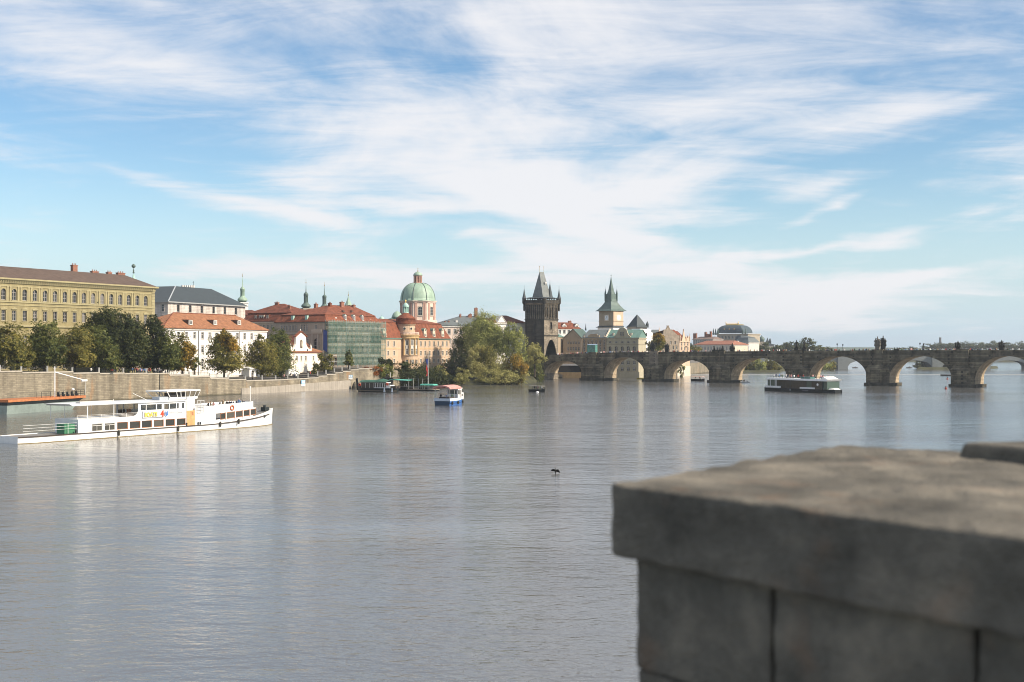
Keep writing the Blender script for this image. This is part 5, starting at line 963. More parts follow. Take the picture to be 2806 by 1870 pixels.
# old water tower with clock
f = Fr(W2(1641.5, 612), W2(1681, 604), 5.0); root = bld('clock_tower', 'pale water tower with clock and tall green spire behind the bridge', f, 'tower'); TLc = f.L; u2 = f.v; TDc = 6.6
Zc = lambda y: f.Z(1660, y); ze = Zc(853); zb = Zc(896)
b = MB(); b.box(-.3, TLc + .3, -.3, TDc + .3, -2, Zc(908)); b.mi = 0; b.box(-.5, TLc + .5, -.5, TDc + .5, Zc(908), Zc(898)); b.build('base', [WHITE_B], root)
b = MB(); b.hexa([(-1.2, -1.2, Zc(898)), (TLc + 1, -1.2, Zc(898)), (TLc + 1, TDc, Zc(898)), (-1.2, TDc, Zc(898))], [(0, 0, Zc(893)), (TLc, 0, Zc(893)), (TLc, TDc, Zc(893)), (0, TDc, Zc(893))]); b.build('skirt_roof', [SLATE], root)
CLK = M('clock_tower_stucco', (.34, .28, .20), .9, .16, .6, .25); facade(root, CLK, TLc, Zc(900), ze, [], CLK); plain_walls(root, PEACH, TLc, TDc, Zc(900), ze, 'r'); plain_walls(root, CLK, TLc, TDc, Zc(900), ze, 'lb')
for z in (Zc(881), ze - .2): b = MB(); b.box(-.15, TLc + .15, -.15, TDc + .15, z - .12, z + .14); b.build('string_course', [TAN_TR], root)
DIAL = M('clock_dial', (.75, .78, .80), .6, .05, 1)
for k in range(2):
    rz2 = 0 if k == 0 else R(90); org = (f.A(1662.5), -.03, Zc(871.5)) if k == 0 else (TLc + .03, TDc * .52, Zc(871.5)); q = MB(); q.box(-1.5, 1.5, -.02, .02, -1.5, 1.5); pnl = q.build('clock_panel', [CREAM], root, org, rz2)
    q = MB(); q.lathe([(1.25, 0), (1.25, .05)], 20); dl = q.build('clock_face', [DIAL], pnl, (0, -.03, 0)); dl.rotation_euler = (R(90), 0, 0)
    q = MB(); q.box(-.06, .06, -.12, -.09, 0, .95); q.box(0, .65, -.12, -.09, -.06, .06); q.box(-.75, 0, -.12, -.09, -.25, -.12)
    for h in range(12): t = math.pi * h / 6; q.box(1.05 * math.cos(t) - .06, 1.05 * math.cos(t) + .06, -.11, -.09, 1.05 * math.sin(t) - .06, 1.05 * math.sin(t) + .06)
    q.build('clock_mark', [IRON], pnl)
xc, yc = TLc / 2, TDc / 2; hs = max(TLc, TDc) / 2; b = MB()
def sq(h, z): return [(xc - h, yc - h * .95, z), (xc + h, yc - h * .95, z), (xc + h, yc + h * .95, z), (xc - h, yc + h * .95, z)]
prof = [(hs + .55, Zc(853)), (hs * .9, Zc(848)), (hs * .64, Zc(838)), (hs * .46, Zc(829)), (hs * .40, Zc(820)), (hs * .38, Zc(806))]
for (h0, z0), (h1, z1) in zip(prof, prof[1:]):
    A0, A1 = sq(h0, z0), sq(h1, z1)
    for i in range(4): j = (i + 1) % 4; b.quad(A0[i], A0[j], A1[j], A1[i])
b.quad(*reversed(sq(hs + .55, Zc(853)))); b.quad(*sq(hs * .38, Zc(806))); b.build('roof', [COPPER_D], root)
b = MB(); b.lathe([(hs * .40, Zc(806)), (hs * .27, Zc(796)), (hs * .13, Zc(778)), (.05, Zc(757))], 8, (xc, yc, 0)); b.lathe([(.05, 0), (.28, .3), (.05, .6)], 6, (xc, yc, Zc(757))); b.tube((xc, yc, Zc(757)), (xc, yc, Zc(750)), .05, n=4); b.build('spire', [COPPER_D], root)
for (sx_, sy_) in ((-1, -1), (1, -1), (1, 1), (-1, 1)):
    x, y = xc + sx_ * hs * .40, yc + sy_ * hs * .38; b = MB(); b.lathe([(.12, Zc(829)), (.42, Zc(824)), (.42, Zc(806)), (.48, Zc(806)), (.22, Zc(797)), (.04, Zc(790))], 8, (x, y, 0)); b.tube((x, y, Zc(790)), (x, y, Zc(785)), .04, n=4); b.build('corner_turret', [COPPER_D], root)
# dark pyramid roof
f = Fr(W2(1741, 625), W2(1773, 630), 5); root = bld('pyramid_roofed_tower', 'square tower with dark grey pyramid roof behind the museum', f, 'tower'); Zp = lambda y: f.Z(1756, y)
b = MB(); b.box(0, f.L, 0, 6, -2, Zp(896)); b.build('shaft', [G_STUC], root); b = MB(); xc, yc = f.L / 2, 3; rs = [(4.1, 898), (3.1, 891), (2.3, 883), (1.3, 873), (.05, 862)]
for (h0, y0), (h1, y1) in zip(rs, rs[1:]):
    A0 = [(xc + i * h0, yc + j * h0, Zp(y0)) for i, j in ((-1, -1), (1, -1), (1, 1), (-1, 1))]; A1 = [(xc + i * h1, yc + j * h1, Zp(y1)) for i, j in ((-1, -1), (1, -1), (1, 1), (-1, 1))]
    for i in range(4): j = (i + 1) % 4; b.quad(A0[i], A0[j], A1[j], A1[i])
b.build('roof', [SLATE], root); b = MB(); b.lathe([(.7, Zp(898)), (.7, Zp(889)), (.8, Zp(889)), (.05, Zp(880))], 8, (f.L + .2, 0, 0)); b.build('stair_turret', [SLATE], root)
# brown sgraffito house with gables, and its sunny end
f = Fr(W2(1806, 600), W2(1862, 606), 3); root = bld('sgraffito_house', 'grey brown patterned house with stepped gable and red roof behind the bridge', f); ze = f.Z(1835, 919)
facade(root, SGRAF, f.L, -4, ze, [(f.A(p), f.Z(p, 958), 1.0, 1.9, 's') for p in (1832, 1845, 1854)] + [(f.A(p), f.Z(p, 944), 1.0, 1.6, 's') for p in (1822, 1838, 1850)], TAN_TR, glass=GLASS_D); plain_walls(root, SGRAF, f.L, 14, -4, ze)
b = MB(); G = lambda p, y: f.at(p, y, 0); b.xz([G(1806, 919), G(1857, 919), G(1850, 913), G(1845, 908), G(1840, 903), G(1836, 903), G(1835.5, 898), G(1827, 898), G(1826, 903), G(1818.5, 904), G(1818, 915), G(1809, 917)], 0, .6); b.build('gable', [SGRAF], root)
b = MB(); zr = f.Z(1850, 903.5, 3); b.quad((f.L * .55, .3, ze + .8), (f.L * 1.12, .3, ze), (f.L * 1.15, 7, zr), (f.L * .72, 7, zr)); b.quad((f.L * .72, 7, zr), (f.L * 1.15, 7, zr), (f.L * 1.15, 14, ze), (f.L * .2, 14, ze)); b.build('roof', [RED_T2], root)
a, z = f.at(1831, 897, 0); chimney(root, SGRAF, a, .3, z - .5, z + .8, 1.0, .6)
f2 = Fr(f.world(f.L, -.02).xy, along(f.world(f.L, -.02).xy, 1890, Vector((.70, .714))), 3); root = bld('peach_gabled_house', 'sunlit peach stone house end with twin pointed gables', f2); ze = f2.Z(1876, 922)
facade(root, PEACH, f2.L, -4, f2.Z(1876, 935), [(f2.L * (.2 + .3 * i), f2.Z(1876, y), 1.0, 1.7, 's') for i in range(3) for y in (960, 948)], PEACH); plain_walls(root, PEACH, f2.L, 12, -4, f2.Z(1876, 935)); band(root, PEACH, f2.L, f2.Z(1876, 938), f2.Z(1876, 935.5), .25, 12)
b = MB()
for (p, hw, yt) in ((1874, .2, 902), (1886, .14, 920)):
    a = f2.A(p); w_ = f2.L * hw; z0 = f2.Z(1876, 935); b.xz([(a - w_, z0), (a + w_, z0), (a + w_ * .75, f2.Z(p, 928)), (a + w_ * .35, f2.Z(p, 918 if p < 1880 else 926)), (a, f2.Z(p, yt)), (a - w_ * .35, f2.Z(p, 918 if p < 1880 else 926)), (a - w_ * .75, f2.Z(p, 928))], 0, .5)
b.build('twin_gable', [PEACH], root); hip(root, RED_T, 0, f2.L, .6, 12, f2.Z(1876, 935), f2.L * .3, f2.L * .8, f2.Z(1876, 908, 6), ov=.1)
for p in (1864, 1880, 1889.5): a = f2.A(p); b = MB(); z0 = f2.Z(1876, 935); b.lathe([(.35, 0), (.35, 1.6), (.45, 1.7), (.12, 2.6), (.03, 4.0)], 6, (a, 0, z0)); b.build('pinnacle', [PEACH], root)
b = MB(); b.box(-2, f2.L + .3, -.25, 3, -3, -1.6 + 3.4); b.build('plinth', [CREAM], root)
# house bits between: slate roof with pinnacle
f = Fr(W2(1784, 655), W2(1812, 655), 5); root = bld('slate_gable_house', 'bluish slate roofed house with pink pinnacle behind the yellow tree', f); ze = f.Z(1798, 917); b = MB(); b.box(0, f.L, 0, 8, -2, ze); b.build('wall', [PEACH], root); hip(root, SLATE_G, 0, f.L, 0, 8, ze, 1, f.L - 1, f.Z(1798, 904, 4)); b = MB(); a = f.A(1806); b.lathe([(.7, ze - 2), (.7, ze + 1), (.25, ze + 2.2), (.03, f.Z(1806, 896))], 6, (a, -.6, 0)); b.build('pinnacle', [PEACH], root)
# ---- farther along the bank: long red roof, tenements, national theatre
simple_house('long_red_roofed_house', 'low cream house with long dull red roof below the theatre dome', W2(1903, 760), W2(2004, 735), 5, 945.5, 14, CREAM, W_TRIM, M('dull_red_tiles', (.30, .13, .085), .9, .2, .5), 934, [(960, 2.2)], 12, 1.2, 1.6, 's', .12)
f, root, ze = simple_house('far_tenement', 'hazy tenement with tall chimneys left of the theatre dome', W2(1899, 860), W2(1953, 850), 5, 931, 14, M('far_grey_stucco', (.40, .36, .31), .9, .15, .3), W_TRIM, M('far_brown_roof', (.17, .12, .10), .9, .2, .4), 923, [(945, 2.0), (938, 1.6)], 9, 1.1, 1.5, 's', .1)
for (p, y, w) in ((1905, 914, 2.6), (1934, 911, 1.5), (1948, 909, 1.3), (1939, 916, 3)): a, z = f.at(p, y, 6); chimney(root, BRICK_C, a, 6, ze, z, w, 1.2, 3)
f = Fr(W2(1965, 1000), W2(2049, 985), 5); root = bld('theatre', 'cream theatre with huge dark ribbed dome crowned in gold', f, 'theatre'); Zt_ = lambda y, yl=8: f.Z(2003, y, yl)
NT = M('theatre_stone', (.36, .31, .24), .9, .14, .3); ops = [(f.L * (.06 + .11 * i), f.Z(2003, 929), 1.6, 2.4, 'as') for i in range(9)]
facade(root, NT, f.L, -3, f.Z(2003, 916), ops, NT); plain_walls(root, NT, f.L, 24, -3, f.Z(2003, 916)); band(root, NT, f.L, f.Z(2003, 917.5), f.Z(2003, 915), .6, 24)
a0, a1 = f.A(1967, 4), f.A(2037, 4); xc = (a0 + a1) / 2; hw = (a1 - a0) / 2; yc = 12; z0, z1 = Zt_(913), Zt_(891.5); b = MB(); n_ = 9; rows_ = []
for i in range(n_ + 1):
    t = math.pi / 2 * i / n_; s = .44 + .56 * math.cos(t) ** .95; zz = z0 + (z1 - z0) * math.sin(t); h, k3 = hw * s, 10 * s; rows_.append([(xc - h, yc - k3, zz), (xc - h * .6, yc - k3 * 1.06, zz), (xc + h * .6, yc - k3 * 1.06, zz), (xc + h, yc - k3, zz), (xc + h, yc + k3, zz), (xc - h, yc + k3, zz)])
for A0, A1 in zip(rows_, rows_[1:]):
    for i in range(6): j = (i + 1) % 6; b.quad(A0[i], A0[j], A1[j], A1[i])
b.quad(*rows_[-1]); b.build('dome', [M('theatre_dome_slate', (.055, .075, .085), .5, .2, .5)], root)
for i in range(3): t = xc + (i - 1) * hw * .38; b = MB(); b.lathe([(.55, 0), (.55, .25)], 10); o_ = b.build('dome_window', [O_TRIM], root, (t, yc - 10.35, Zt_(902.5))); o_.rotation_euler = (R(90), 0, 0)
b = MB(); zt = z1; b.box(xc - hw * .5, xc + hw * .5, yc - 5.3, yc + 5, zt, zt + .7)
for i in range(13): t = xc - hw * .48 + hw * .96 * i / 12; b.lathe([(.25, 0), (.3, .4), (.06, 1.2)], 5, (t, yc - 5, zt + .7))
for s in (-1, 1): b.lathe([(.35, 0), (.4, .9), (.08, 2.4)], 6, (xc + s * hw * .48, yc - 5, zt + .7))
b.build('gilded_crown', [GOLD], root)
for p in (1955, 1961, 1967, 2035, 2043): a = f.A(p, 1); b = MB(); z = f.Z(p, 917); b.box(a - .6, a + .6, .4, 1.6, z - .3, z + 1.5); b.lathe([(.5, 0), (.6, 1.0), (.35, 2.4), (.1, 3.4)], 6, (a, 1, z + 1.5)); b.build('roof_statue', [COPPER_D], root)
f = Fr(W2(2012, 900), W2(2051, 890), 5); root = bld('theatre_pavilion', 'white pavilion with grey mansard roof in front of the theatre', f); ze = f.Z(2032, 938)
ops = [(f.L * (.12 + .19 * i), f.Z(2032, y), 1.2, 2.6, 's') for i in range(5) for y in (958, 949.5)]; facade(root, W_TRIM, f.L, -3, ze, ops, W_TRIM); plain_walls(root, W_TRIM, f.L, 12, -3, ze); band(root, W_TRIM, f.L, ze - .5, ze + .02, .4, 12); mansard(root, SLATE_G, 0, f.L, 0, 12, ze, f.Z(2032, 926), f.Z(2032, 921, 5), 2.2)
b = MB(); b.xz([(f.L * .05, ze - 1.2), (f.L * .5, ze - 1.2), (f.L * .28, ze + 1.0)], -.7, -.05); b.build('pediment', [WHITE_B], root); b = MB(); b.hexa([(-1, 1, ze), (5, 1, ze), (5, 9, ze), (-1, 9, ze)], [(0, 3, f.Z(2012, 920)), (3.6, 3, f.Z(2012, 920)), (3.6, 7, f.Z(2012, 920)), (0, 7, f.Z(2012, 920))]); b.build('corner_roof', [SLATE], root)
# hazy onion domed tower
o = P(2087, 945, 1150); k = 1150 / F; root = thing('far_onion_tower', 'distant blue green onion domed water tower right of the theatre', 'tower', (o.x, o.y, 5)); Zz = lambda y: CH - (y - HY) * k - 5
b = MB(); b.box(-3, 3, -3, 3, -2, Zz(937)); b.build('shaft', [G_STUC], root); b = MB(); b.lathe([(2.0, Zz(938)), (2.6, Zz(934)), (2.9, Zz(930)), (2.6, Zz(926.5)), (1.2, Zz(923.5)), (.4, Zz(921.5)), (.05, Zz(918))], 12); b.build('onion_dome', [COPPER_D], root, smooth=True)
f = Fr(W2(2056, 1150), W2(2122, 1150), 5); root = bld('far_riverside_house', 'distant bluish house row at the foot of the onion domed tower', f); b = MB(); b.box(0, f.L, 0, 10, -2, f.Z(2090, 945)); b.build('wall', [M('far_blue_stucco', (.30, .29, .27), .9, .15, .3)], root); hip(root, SLATE, 0, f.L, 0, 10, f.Z(2090, 945), 3, f.L - 6, f.Z(2090, 939, 5))
for p in (2103, 2110): a, z = f.at(p, 935, 4); b = MB(); b.lathe([(1.2, -3), (1.2, 0), (.1, 3)], 6, (a, 4, z)); b.build('turret', [SLATE], root)
# factory chimney on the horizon
o = P(2576.5, 958, 1500); root = thing('factory_chimney', 'lone tall dark chimney above the far trees at right', 'chimney', (o.x, o.y, 4)); b = MB(); h = 13 + 33 * 1500 / F - 4; b.lathe([(1.7, 0), (1.25, h)], 10); b.build('stack', [M('far_brick', (.13, .12, .12), .9, .2, .3)], root); b = MB()
for i in range(4): b.lathe([(1.5, 0), (1.5, .5)], 10, (0, 0, h - .6 - i * 3.2))
b.build('band', [M('far_pale_band', (.3, .3, .3), .9, .1, .3)], root)
# low wall and boathouse under the first arch
f = Fr(W2(1530, 566), W2(1600, 561), 0); root = bld('boathouse', 'dark boathouse with pale roof edge glimpsed through the first arch', f); b = MB(); b.box(0, f.L, 0, 8, -1, 2.6); b.mi = 1; b.box(0, f.L, .4, 8, 2.6, 5.6); b.mi = 2; b.box(-.3, f.L + .3, -.8, 8, 5.6, 6.3); b.build('wall', [O_TRIM, GLASS_D, W_TRIM], root)
# ================================================================ trees and shrubs
LEAF = {
 'dark': leaf_mat('dark_green_leaves', (.020, .030, .010), (.044, .058, .016), (.105, .112, .030)),
 'mid': leaf_mat('mid_green_leaves', (.048, .066, .019), (.115, .135, .034), (.21, .205, .052)),
 'olive': leaf_mat('olive_leaves', (.075, .084, .020), (.18, .172, .040), (.33, .27, .06)),
 'yellow': leaf_mat('yellowing_leaves', (.085, .080, .018), (.23, .170, .028), (.48, .28, .038)),
 'willow': leaf_mat('grey_green_leaves', (.17, .172, .055), (.34, .32, .11), (.52, .46, .18)),
 'light': leaf_mat('light_green_leaves', (.16, .18, .048), (.32, .34, .095), (.50, .48, .17)),
 'gold': leaf_mat('golden_leaves', (.10, .085, .018), (.26, .18, .03), (.46, .27, .04)),
 'rust': leaf_mat('rusty_creeper_leaves', (.10, .05, .015), (.30, .10, .02), (.45, .17, .03)),
 'lime': leaf_mat('lime_creeper_leaves', (.08, .10, .02), (.17, .19, .04), (.30, .29, .07)),
 'far': leaf_mat('far_leaves', (.050, .062, .028), (.095, .11, .045), (.16, .165, .07))}
def leaves(ell, n, ls, rng, clump=.24, squash=.85):
    """leaf quads gathered in clumps through ellipsoids (centre, radii)"""
    out = []; nrm = []
    vols = np.array([max(e[1][0] * e[1][2], .05) for e in ell]); vols = vols / vols.sum()
    for (c, r), w in zip(ell, vols):
        m = max(60, int(n * w)); nc = max(14, int(m / 60)); d = rng.normal(size=(nc, 3)); d /= np.linalg.norm(d, axis=1)[:, None]
        rad = (.50 + .52 * rng.random(nc) ** .6) * (1 + .13 * rng.normal(size=nc)); cc = d * rad[:, None]
        cs = clump * (.6 + .8 * rng.random(nc)); idx = rng.integers(0, nc, m)
        p = (cc[idx] + rng.normal(size=(m, 3)) * cs[idx][:, None] * .62) * np.array(r) + np.array(c); out.append(p); dn_ = (p - np.array(c)) / np.array(r); nrm.append(dn_ / (np.linalg.norm(dn_, axis=1)[:, None] + 1e-6))
    p = np.concatenate(out); m = len(p); nn = np.concatenate(nrm) * .9 + rng.normal(size=(m, 3)) * .48 + np.array((0, 0, .35)); nn /= np.linalg.norm(nn, axis=1)[:, None]   # leaves turn their faces outwards and up
    a = rng.normal(size=(m, 3)); a -= nn * (a * nn).sum(1)[:, None]; a /= np.linalg.norm(a, axis=1)[:, None]; b = np.cross(nn, a)
    s = ls * (.55 + .8 * rng.random(m))[:, None]; v = np.stack([p - a*s*.5 - b*s*.32, p + a*s*.1 - b*s*.42, p + a*s*.55, p - a*s*.05 + b*s*.42], axis=1).reshape(-1, 3); return v
def quad_mesh(name, v, mat):
    n = len(v) // 4; me = bpy.data.meshes.new(name); me.vertices.add(len(v)); me.vertices.foreach_set('co', v.astype(np.float32).ravel()); me.loops.add(n * 4); me.loops.foreach_set('vertex_index', np.arange(n * 4, dtype=np.int32)); me.polygons.add(n); me.polygons.foreach_set('loop_start', np.arange(0, n * 4, 4, dtype=np.int32)); me.update(calc_edges=True); me.materials.append(mat); return me
def tree(name, label, d, bpx, bz, ells, kinds, dens=1.0, ls=.5, trunk=.35, cat='tree', group=None, seed=0, limbs=True, pn='crown', grow=1.2):
    """ells: (column, row, half width, half height, depth offset[, leaf kind]) of the crown's masses in the photo"""
    rng = np.random.default_rng(1000 + seed); o = P(bpx, HY, d); root = thing(name, label, cat, (o.x, o.y, bz), group=group); off = np.array((o.x, o.y, bz)); by = {}
    for e in ells:
        kd = e[5] if len(e) > 5 else kinds; dd = d + e[4]; c = np.array(P(e[0], e[1], dd)) - off; k = dd / F; by.setdefault(kd, []).append((c, (e[2] * k * grow, e[2] * k * grow * .9, e[3] * k * grow)))
    for kd, el in by.items():
        n = int(sum(52 * (r[0] * r[2]) ** .95 / ls ** 2 for _, r in el) * dens); ob(pn, quad_mesh(pn, leaves(el, n, ls, rng), LEAF[kd]), root)
    if limbs:
        allc = [x for el in by.values() for x in el]; b = MB(); top = max(allc, key=lambda x: x[0][2]); tz = top[0][2]; fork = Vector((0, 0, max(.8, min(c[2] - r[2] * .75 for c, r in allc)))); b.tube((0, 0, -.5), fork, trunk, trunk * .75, 8)
        for c, r in allc:
            c2 = Vector(c); b.tube(fork, fork.lerp(c2, .6) + Vector((0, 0, .2)), trunk * .6, trunk * .35, 6); m_ = fork.lerp(c2, .6) + Vector((0, 0, .2))
            for q in range(5):
                t = rng.normal(size=3); t /= np.linalg.norm(t); t[2] = abs(t[2]) * .8; b.tube(m_, c2 + Vector(t * np.array(r) * .62), trunk * .3, trunk * .08, 5)
        b.build('trunk', [BARK], root)
    return root
GQ = 'trees along the left quay'; sd_i = 0
QT = [
 ('olive tree at the left end of the row beyond the terrace boat', 296, 30, 7.4, [(28, 935, 40, 34, 0), (20, 970, 40, 32, 2), (58, 976, 30, 28, -2)], 'olive'),
 ('mid green tree second in the row beyond the terrace boat', 304, 122, 7.3, [(120, 920, 36, 34, 0), (105, 962, 36, 34, 2), (146, 966, 30, 30, -2)], 'mid'),
 ('olive yellow tree at the far left edge of the quay', 312, 205, 7.2, [(208, 940, 38, 36, 0), (190, 968, 34, 30, 2), (232, 972, 24, 28, -2)], 'olive'),
 ('mid green rounded tree second from the left on the quay', 318, 262, 7.2, [(262, 925, 34, 26, 0), (255, 962, 34, 34, 0), (296, 975, 26, 26, -2)], 'mid'),
 ('tallest dark green tree of the clump before the ochre palace', 330, 290, 7.2, [(292, 880, 34, 32, 0), (262, 905, 34, 32, 2), (318, 915, 34, 40, 0), (280, 950, 40, 44, 3)], 'dark'),
 ('broad dark tree right of the tallest one before the ochre palace', 332, 352, 7.2, [(350, 890, 26, 24, 0), (345, 925, 34, 40, 0), (372, 945, 30, 40, 0), (340, 975, 40, 30, 0)], 'dark'),
 ('dark conical tree left of the white town house', 338, 421, 7.2, [(421, 893, 17, 22, 0), (420, 925, 28, 34, 0), (425, 965, 36, 38, 0)], 'dark'),
 ('dark green tree with reddish edge before the slate roofed block', 336, 460, 7.2, [(458, 945, 24, 34, 0), (470, 975, 28, 30, -1)], 'mid'),
 ('yellowing tree at the left end of the white town house', 340, 500, 6.8, [(498, 958, 22, 34, 0, 'olive'), (512, 975, 20, 32, -2, 'yellow'), (486, 985, 26, 24, 0, 'mid')], 'yellow'),
 ('small green tree under the yellowing tree by the railing', 342, 533, 6.5, [(531, 996, 12, 16, 0)], 'mid'),
 ('teardrop shaped yellow green tree before the middle of the white town house', 366, 614, 5.2, [(612, 925, 18, 20, 0, 'yellow'), (612, 950, 32, 26, 0, 'olive'), (618, 982, 42, 28, 0, 'olive'), (630, 945, 20, 24, -2, 'yellow')], 'olive'),
 ('green poplar left of a matching one near the small chapel house', 378, 717, 5.1, [(716, 938, 17, 18, 0), (715, 968, 33, 30, 0), (717, 995, 36, 24, 0)], 'olive'),
 ('taller green poplar right of a matching one beside the small chapel house', 388, 763, 5.1, [(762, 922, 16, 18, 0), (765, 950, 27, 32, 0), (768, 988, 30, 30, 0)], 'mid'),
 ('small rounded tree at the foot of the scaffold', 408, 891, 5.8, [(891, 985, 17, 15, 0), (892, 1000, 17, 14, 0)], 'olive'),
 ('small dark pointed tree before the green netting', 418, 956, 6.6, [(956, 975, 7, 11, 0), (956, 987, 11, 11, 0)], 'mid'),
 ('thin sapling beside the white van', 404, 864, 5.2, [(865, 1007, 8, 9, 0), (861, 1016, 6, 7, 0)], 'olive')]
for (lb, d, bpx, bz, el, kd) in QT:
    lo_ = max(el, key=lambda e: e[1] + e[3]); el = el + [(lo_[0], lo_[1] + lo_[3] * .6, lo_[2] * .95, lo_[3] * .62, lo_[4])] if len(el) > 1 else el
    sd_i += 1; tree('quay_tree', lb, d, bpx, bz, el, kd, 1.0, .46, .32, group=GQ, seed=sd_i)
# the wooded bank below the bridge head
GB = 'trees on the bank below the bridge head'
BT = [
 ('great light green tree with the tallest crown left of the gate tower', 478, 1352, 3.0, [(1328, 890, 34, 32, 0), (1305, 920, 30, 36, 0), (1345, 925, 34, 36, 0), (1368, 935, 26, 34, -2), (1325, 945, 40, 34, 0)], 'light', .9),
 ('airy pale tree with visible limbs between the great tree and the gate tower', 474, 1382, 2.0, [(1400, 915, 24, 30, 0), (1420, 945, 22, 34, 0), (1390, 950, 26, 32, 2), (1420, 985, 20, 26, 0)], 'light', .55),
 ('dark spreading tree left of the great light green tree', 488, 1275, 4.5, [(1276, 922, 28, 32, 0), (1262, 960, 28, 34, 0), (1290, 985, 30, 34, 0)], 'mid', .8),
 ('low dark thicket tree before the ochre bay house', 470, 1222, 3.5, [(1228, 1008, 22, 20, 0), (1256, 1005, 30, 32, 0), (1200, 1024, 22, 18, 0)], 'dark', .9),
 ('yellow green rounded tree in the middle of the bank', 464, 1318, 1.2, [(1303, 975, 22, 24, 0), (1335, 975, 26, 28, 0, 'olive'), (1315, 1005, 34, 28, 0), (1360, 1010, 32, 34, 0)], 'willow', .9),
 ('golden orange tree nearest the water on the bank', 461, 1405, .8, [(1412, 1000, 26, 26, 0), (1405, 1030, 38, 24, 0, 'willow'), (1425, 1020, 18, 30, -1)], 'yellow', .9),
 ('grey green bush leaning over the water under the trees', 460, 1345, .6, [(1340, 1030, 42, 20, 0), (1380, 1035, 40, 18, -1)], 'willow', .8),
 ('olive tree standing before the gate tower', 492, 1465, 2.5, [(1462, 958, 20, 18, 0), (1470, 980, 24, 18, 0), (1450, 985, 18, 22, 0)], 'willow', .8),
 ('dark bush at the foot of the gate tower', 500, 1462, 1.0, [(1458, 1012, 26, 26, 0), (1475, 1030, 20, 18, 0), (1440, 1030, 20, 18, -2)], 'mid', .8),
 ('small willow by the landing stage, left of its companion', 449, 1208, .6, [(1204, 1010, 11, 10, 0), (1208, 1028, 15, 16, 0), (1216, 1022, 9, 8, 0)], 'willow', .9),
 ('small round willow by the water, right of its companion', 446, 1267, .4, [(1266, 1028, 20, 14, 0), (1266, 1040, 22, 13, 0)], 'willow', .9)]
for (lb, d, bpx, bz, el, kd, dn) in BT:
    sd_i += 1; tree('bank_tree', lb, d, bpx, bz, el, kd, dn, .42, .4, group=GB, seed=sd_i, grow=1.04)
for (lb, d, bpx, bz, el, kd) in (('dark clipped bush before the round bay', 436, 1108, 6.0, [(1108, 1000, 14, 8, 0)], 'dark'), ('dark shrub at the right foot of the scaffold', 436, 1045, 6.0, [(1046, 992, 9, 12, 0), (1068, 996, 11, 10, 0)], 'dark'),
    ('long dark ivy hedge along the bank behind the moored boats', 437, 1120, 1.5, [(1085, 1035, 18, 26, 0), (1110, 1032, 26, 22, 0), (1150, 1030, 30, 26, 4), (1185, 1035, 26, 22, 8), (1222, 1042, 22, 16, 10)], 'dark'), ('tall dark shrub left of the hedge', 430, 1072, 4.0, [(1072, 1008, 7, 18, 0)], 'dark')):
    sd_i += 1; tree('shrub', lb, d, bpx, bz, el, kd, 1.2, .40, .15, 'shrub', seed=sd_i, pn='foliage')
pw = wall_pt(1020); 
for (lb, d, el, kd) in (('rusty red creeper spilling over the quay wall end', 420, [(1008, 1011, 16, 3.5, 0), (1030, 1020, 12, 9, 2), (1018, 1008, 16, 3, 1)], 'rust'), ('lime green creeper covering the end of the quay wall', 424, [(1052, 1012, 18, 12, 2), (1058, 1028, 14, 12, 2), (1040, 1018, 12, 12, 0)], 'lime')):
    sd_i += 1; o_ = tree('creeper', lb, d, el[0][0], 3.0, el, kd, 1.5, .36, .1, 'creeper', seed=sd_i, limbs=False, pn='foliage')
# yellow tree and shrubs behind the bridge
for (lb, d, bpx, bz, el, kd) in (('golden crowned tree behind the bridge beside the white house', 552, 1808, 3, [(1806, 928, 15, 12, 0, 'gold'), (1808, 940, 16, 14, 0, 'olive'), (1800, 952, 14, 12, 0, 'mid')], 'olive'), ('small thin green tree before the white stepped house', 556, 1782, 3, [(1779, 946, 8, 11, 0), (1784, 955, 8, 8, 0)], 'olive'), ('ivy climbing the sunny wall seen through the third arch', 590, 1874, 1, [(1870, 1008, 6, 7, 0), (1862, 1018, 4, 6, 0), (1868, 1028, 4, 6, 0)], 'lime')):
    sd_i += 1; tree('river_tree', lb, d, bpx, bz, el, kd, 1.2, .45, .2, seed=sd_i)
# trees of the far banks and islands
GF = 'hazy trees far up the river'
rf = random.Random(9)
ISL = [(1905, 700, 955, 16, 7), (2040, 718, 1000, 16, 16), (2062, 722, 1002, 18, 16), (2084, 716, 999, 16, 18), (2106, 724, 1000, 18, 17), (2124, 720, 1003, 14, 13), (2030, 716, 1008, 12, 10), (2258, 760, 1000, 16, 12), (2276, 765, 1002, 16, 11),
       (1893, 900, 950, 10, 9), (1915, 980, 952, 20, 8), (2056, 930, 952, 9, 14), (2075, 960, 951, 16, 9), (2098, 960, 950, 16, 11), (2125, 970, 953, 16, 8), (2150, 980, 950, 22, 11), (2176, 980, 948, 18, 12), (2212, 900, 942, 22, 16), (2196, 960, 951, 14, 9), (2240, 980, 954, 20, 6), (2262, 1000, 956, 18, 5),
       (2520, 840, 998, 16, 10), (2540, 830, 992, 18, 14), (2562, 825, 990, 18, 17), (2585, 820, 992, 18, 17), (2606, 815, 996, 16, 13), (2628, 830, 994, 18, 15), (2655, 830, 990, 20, 17), (2545, 1400, 950, 16, 7), (2566, 1400, 949, 18, 8), (2590, 1400, 947, 20, 9), (2615, 1380, 948, 20, 9), (2500, 1500, 954, 12, 4), (2470, 1500, 955, 12, 3), (2645, 1380, 947, 22, 10), (2680, 1380, 948, 24, 10), (2720, 1380, 946, 26, 10), (2765, 1380, 948, 26, 9), (2805, 1380, 947, 26, 10)]
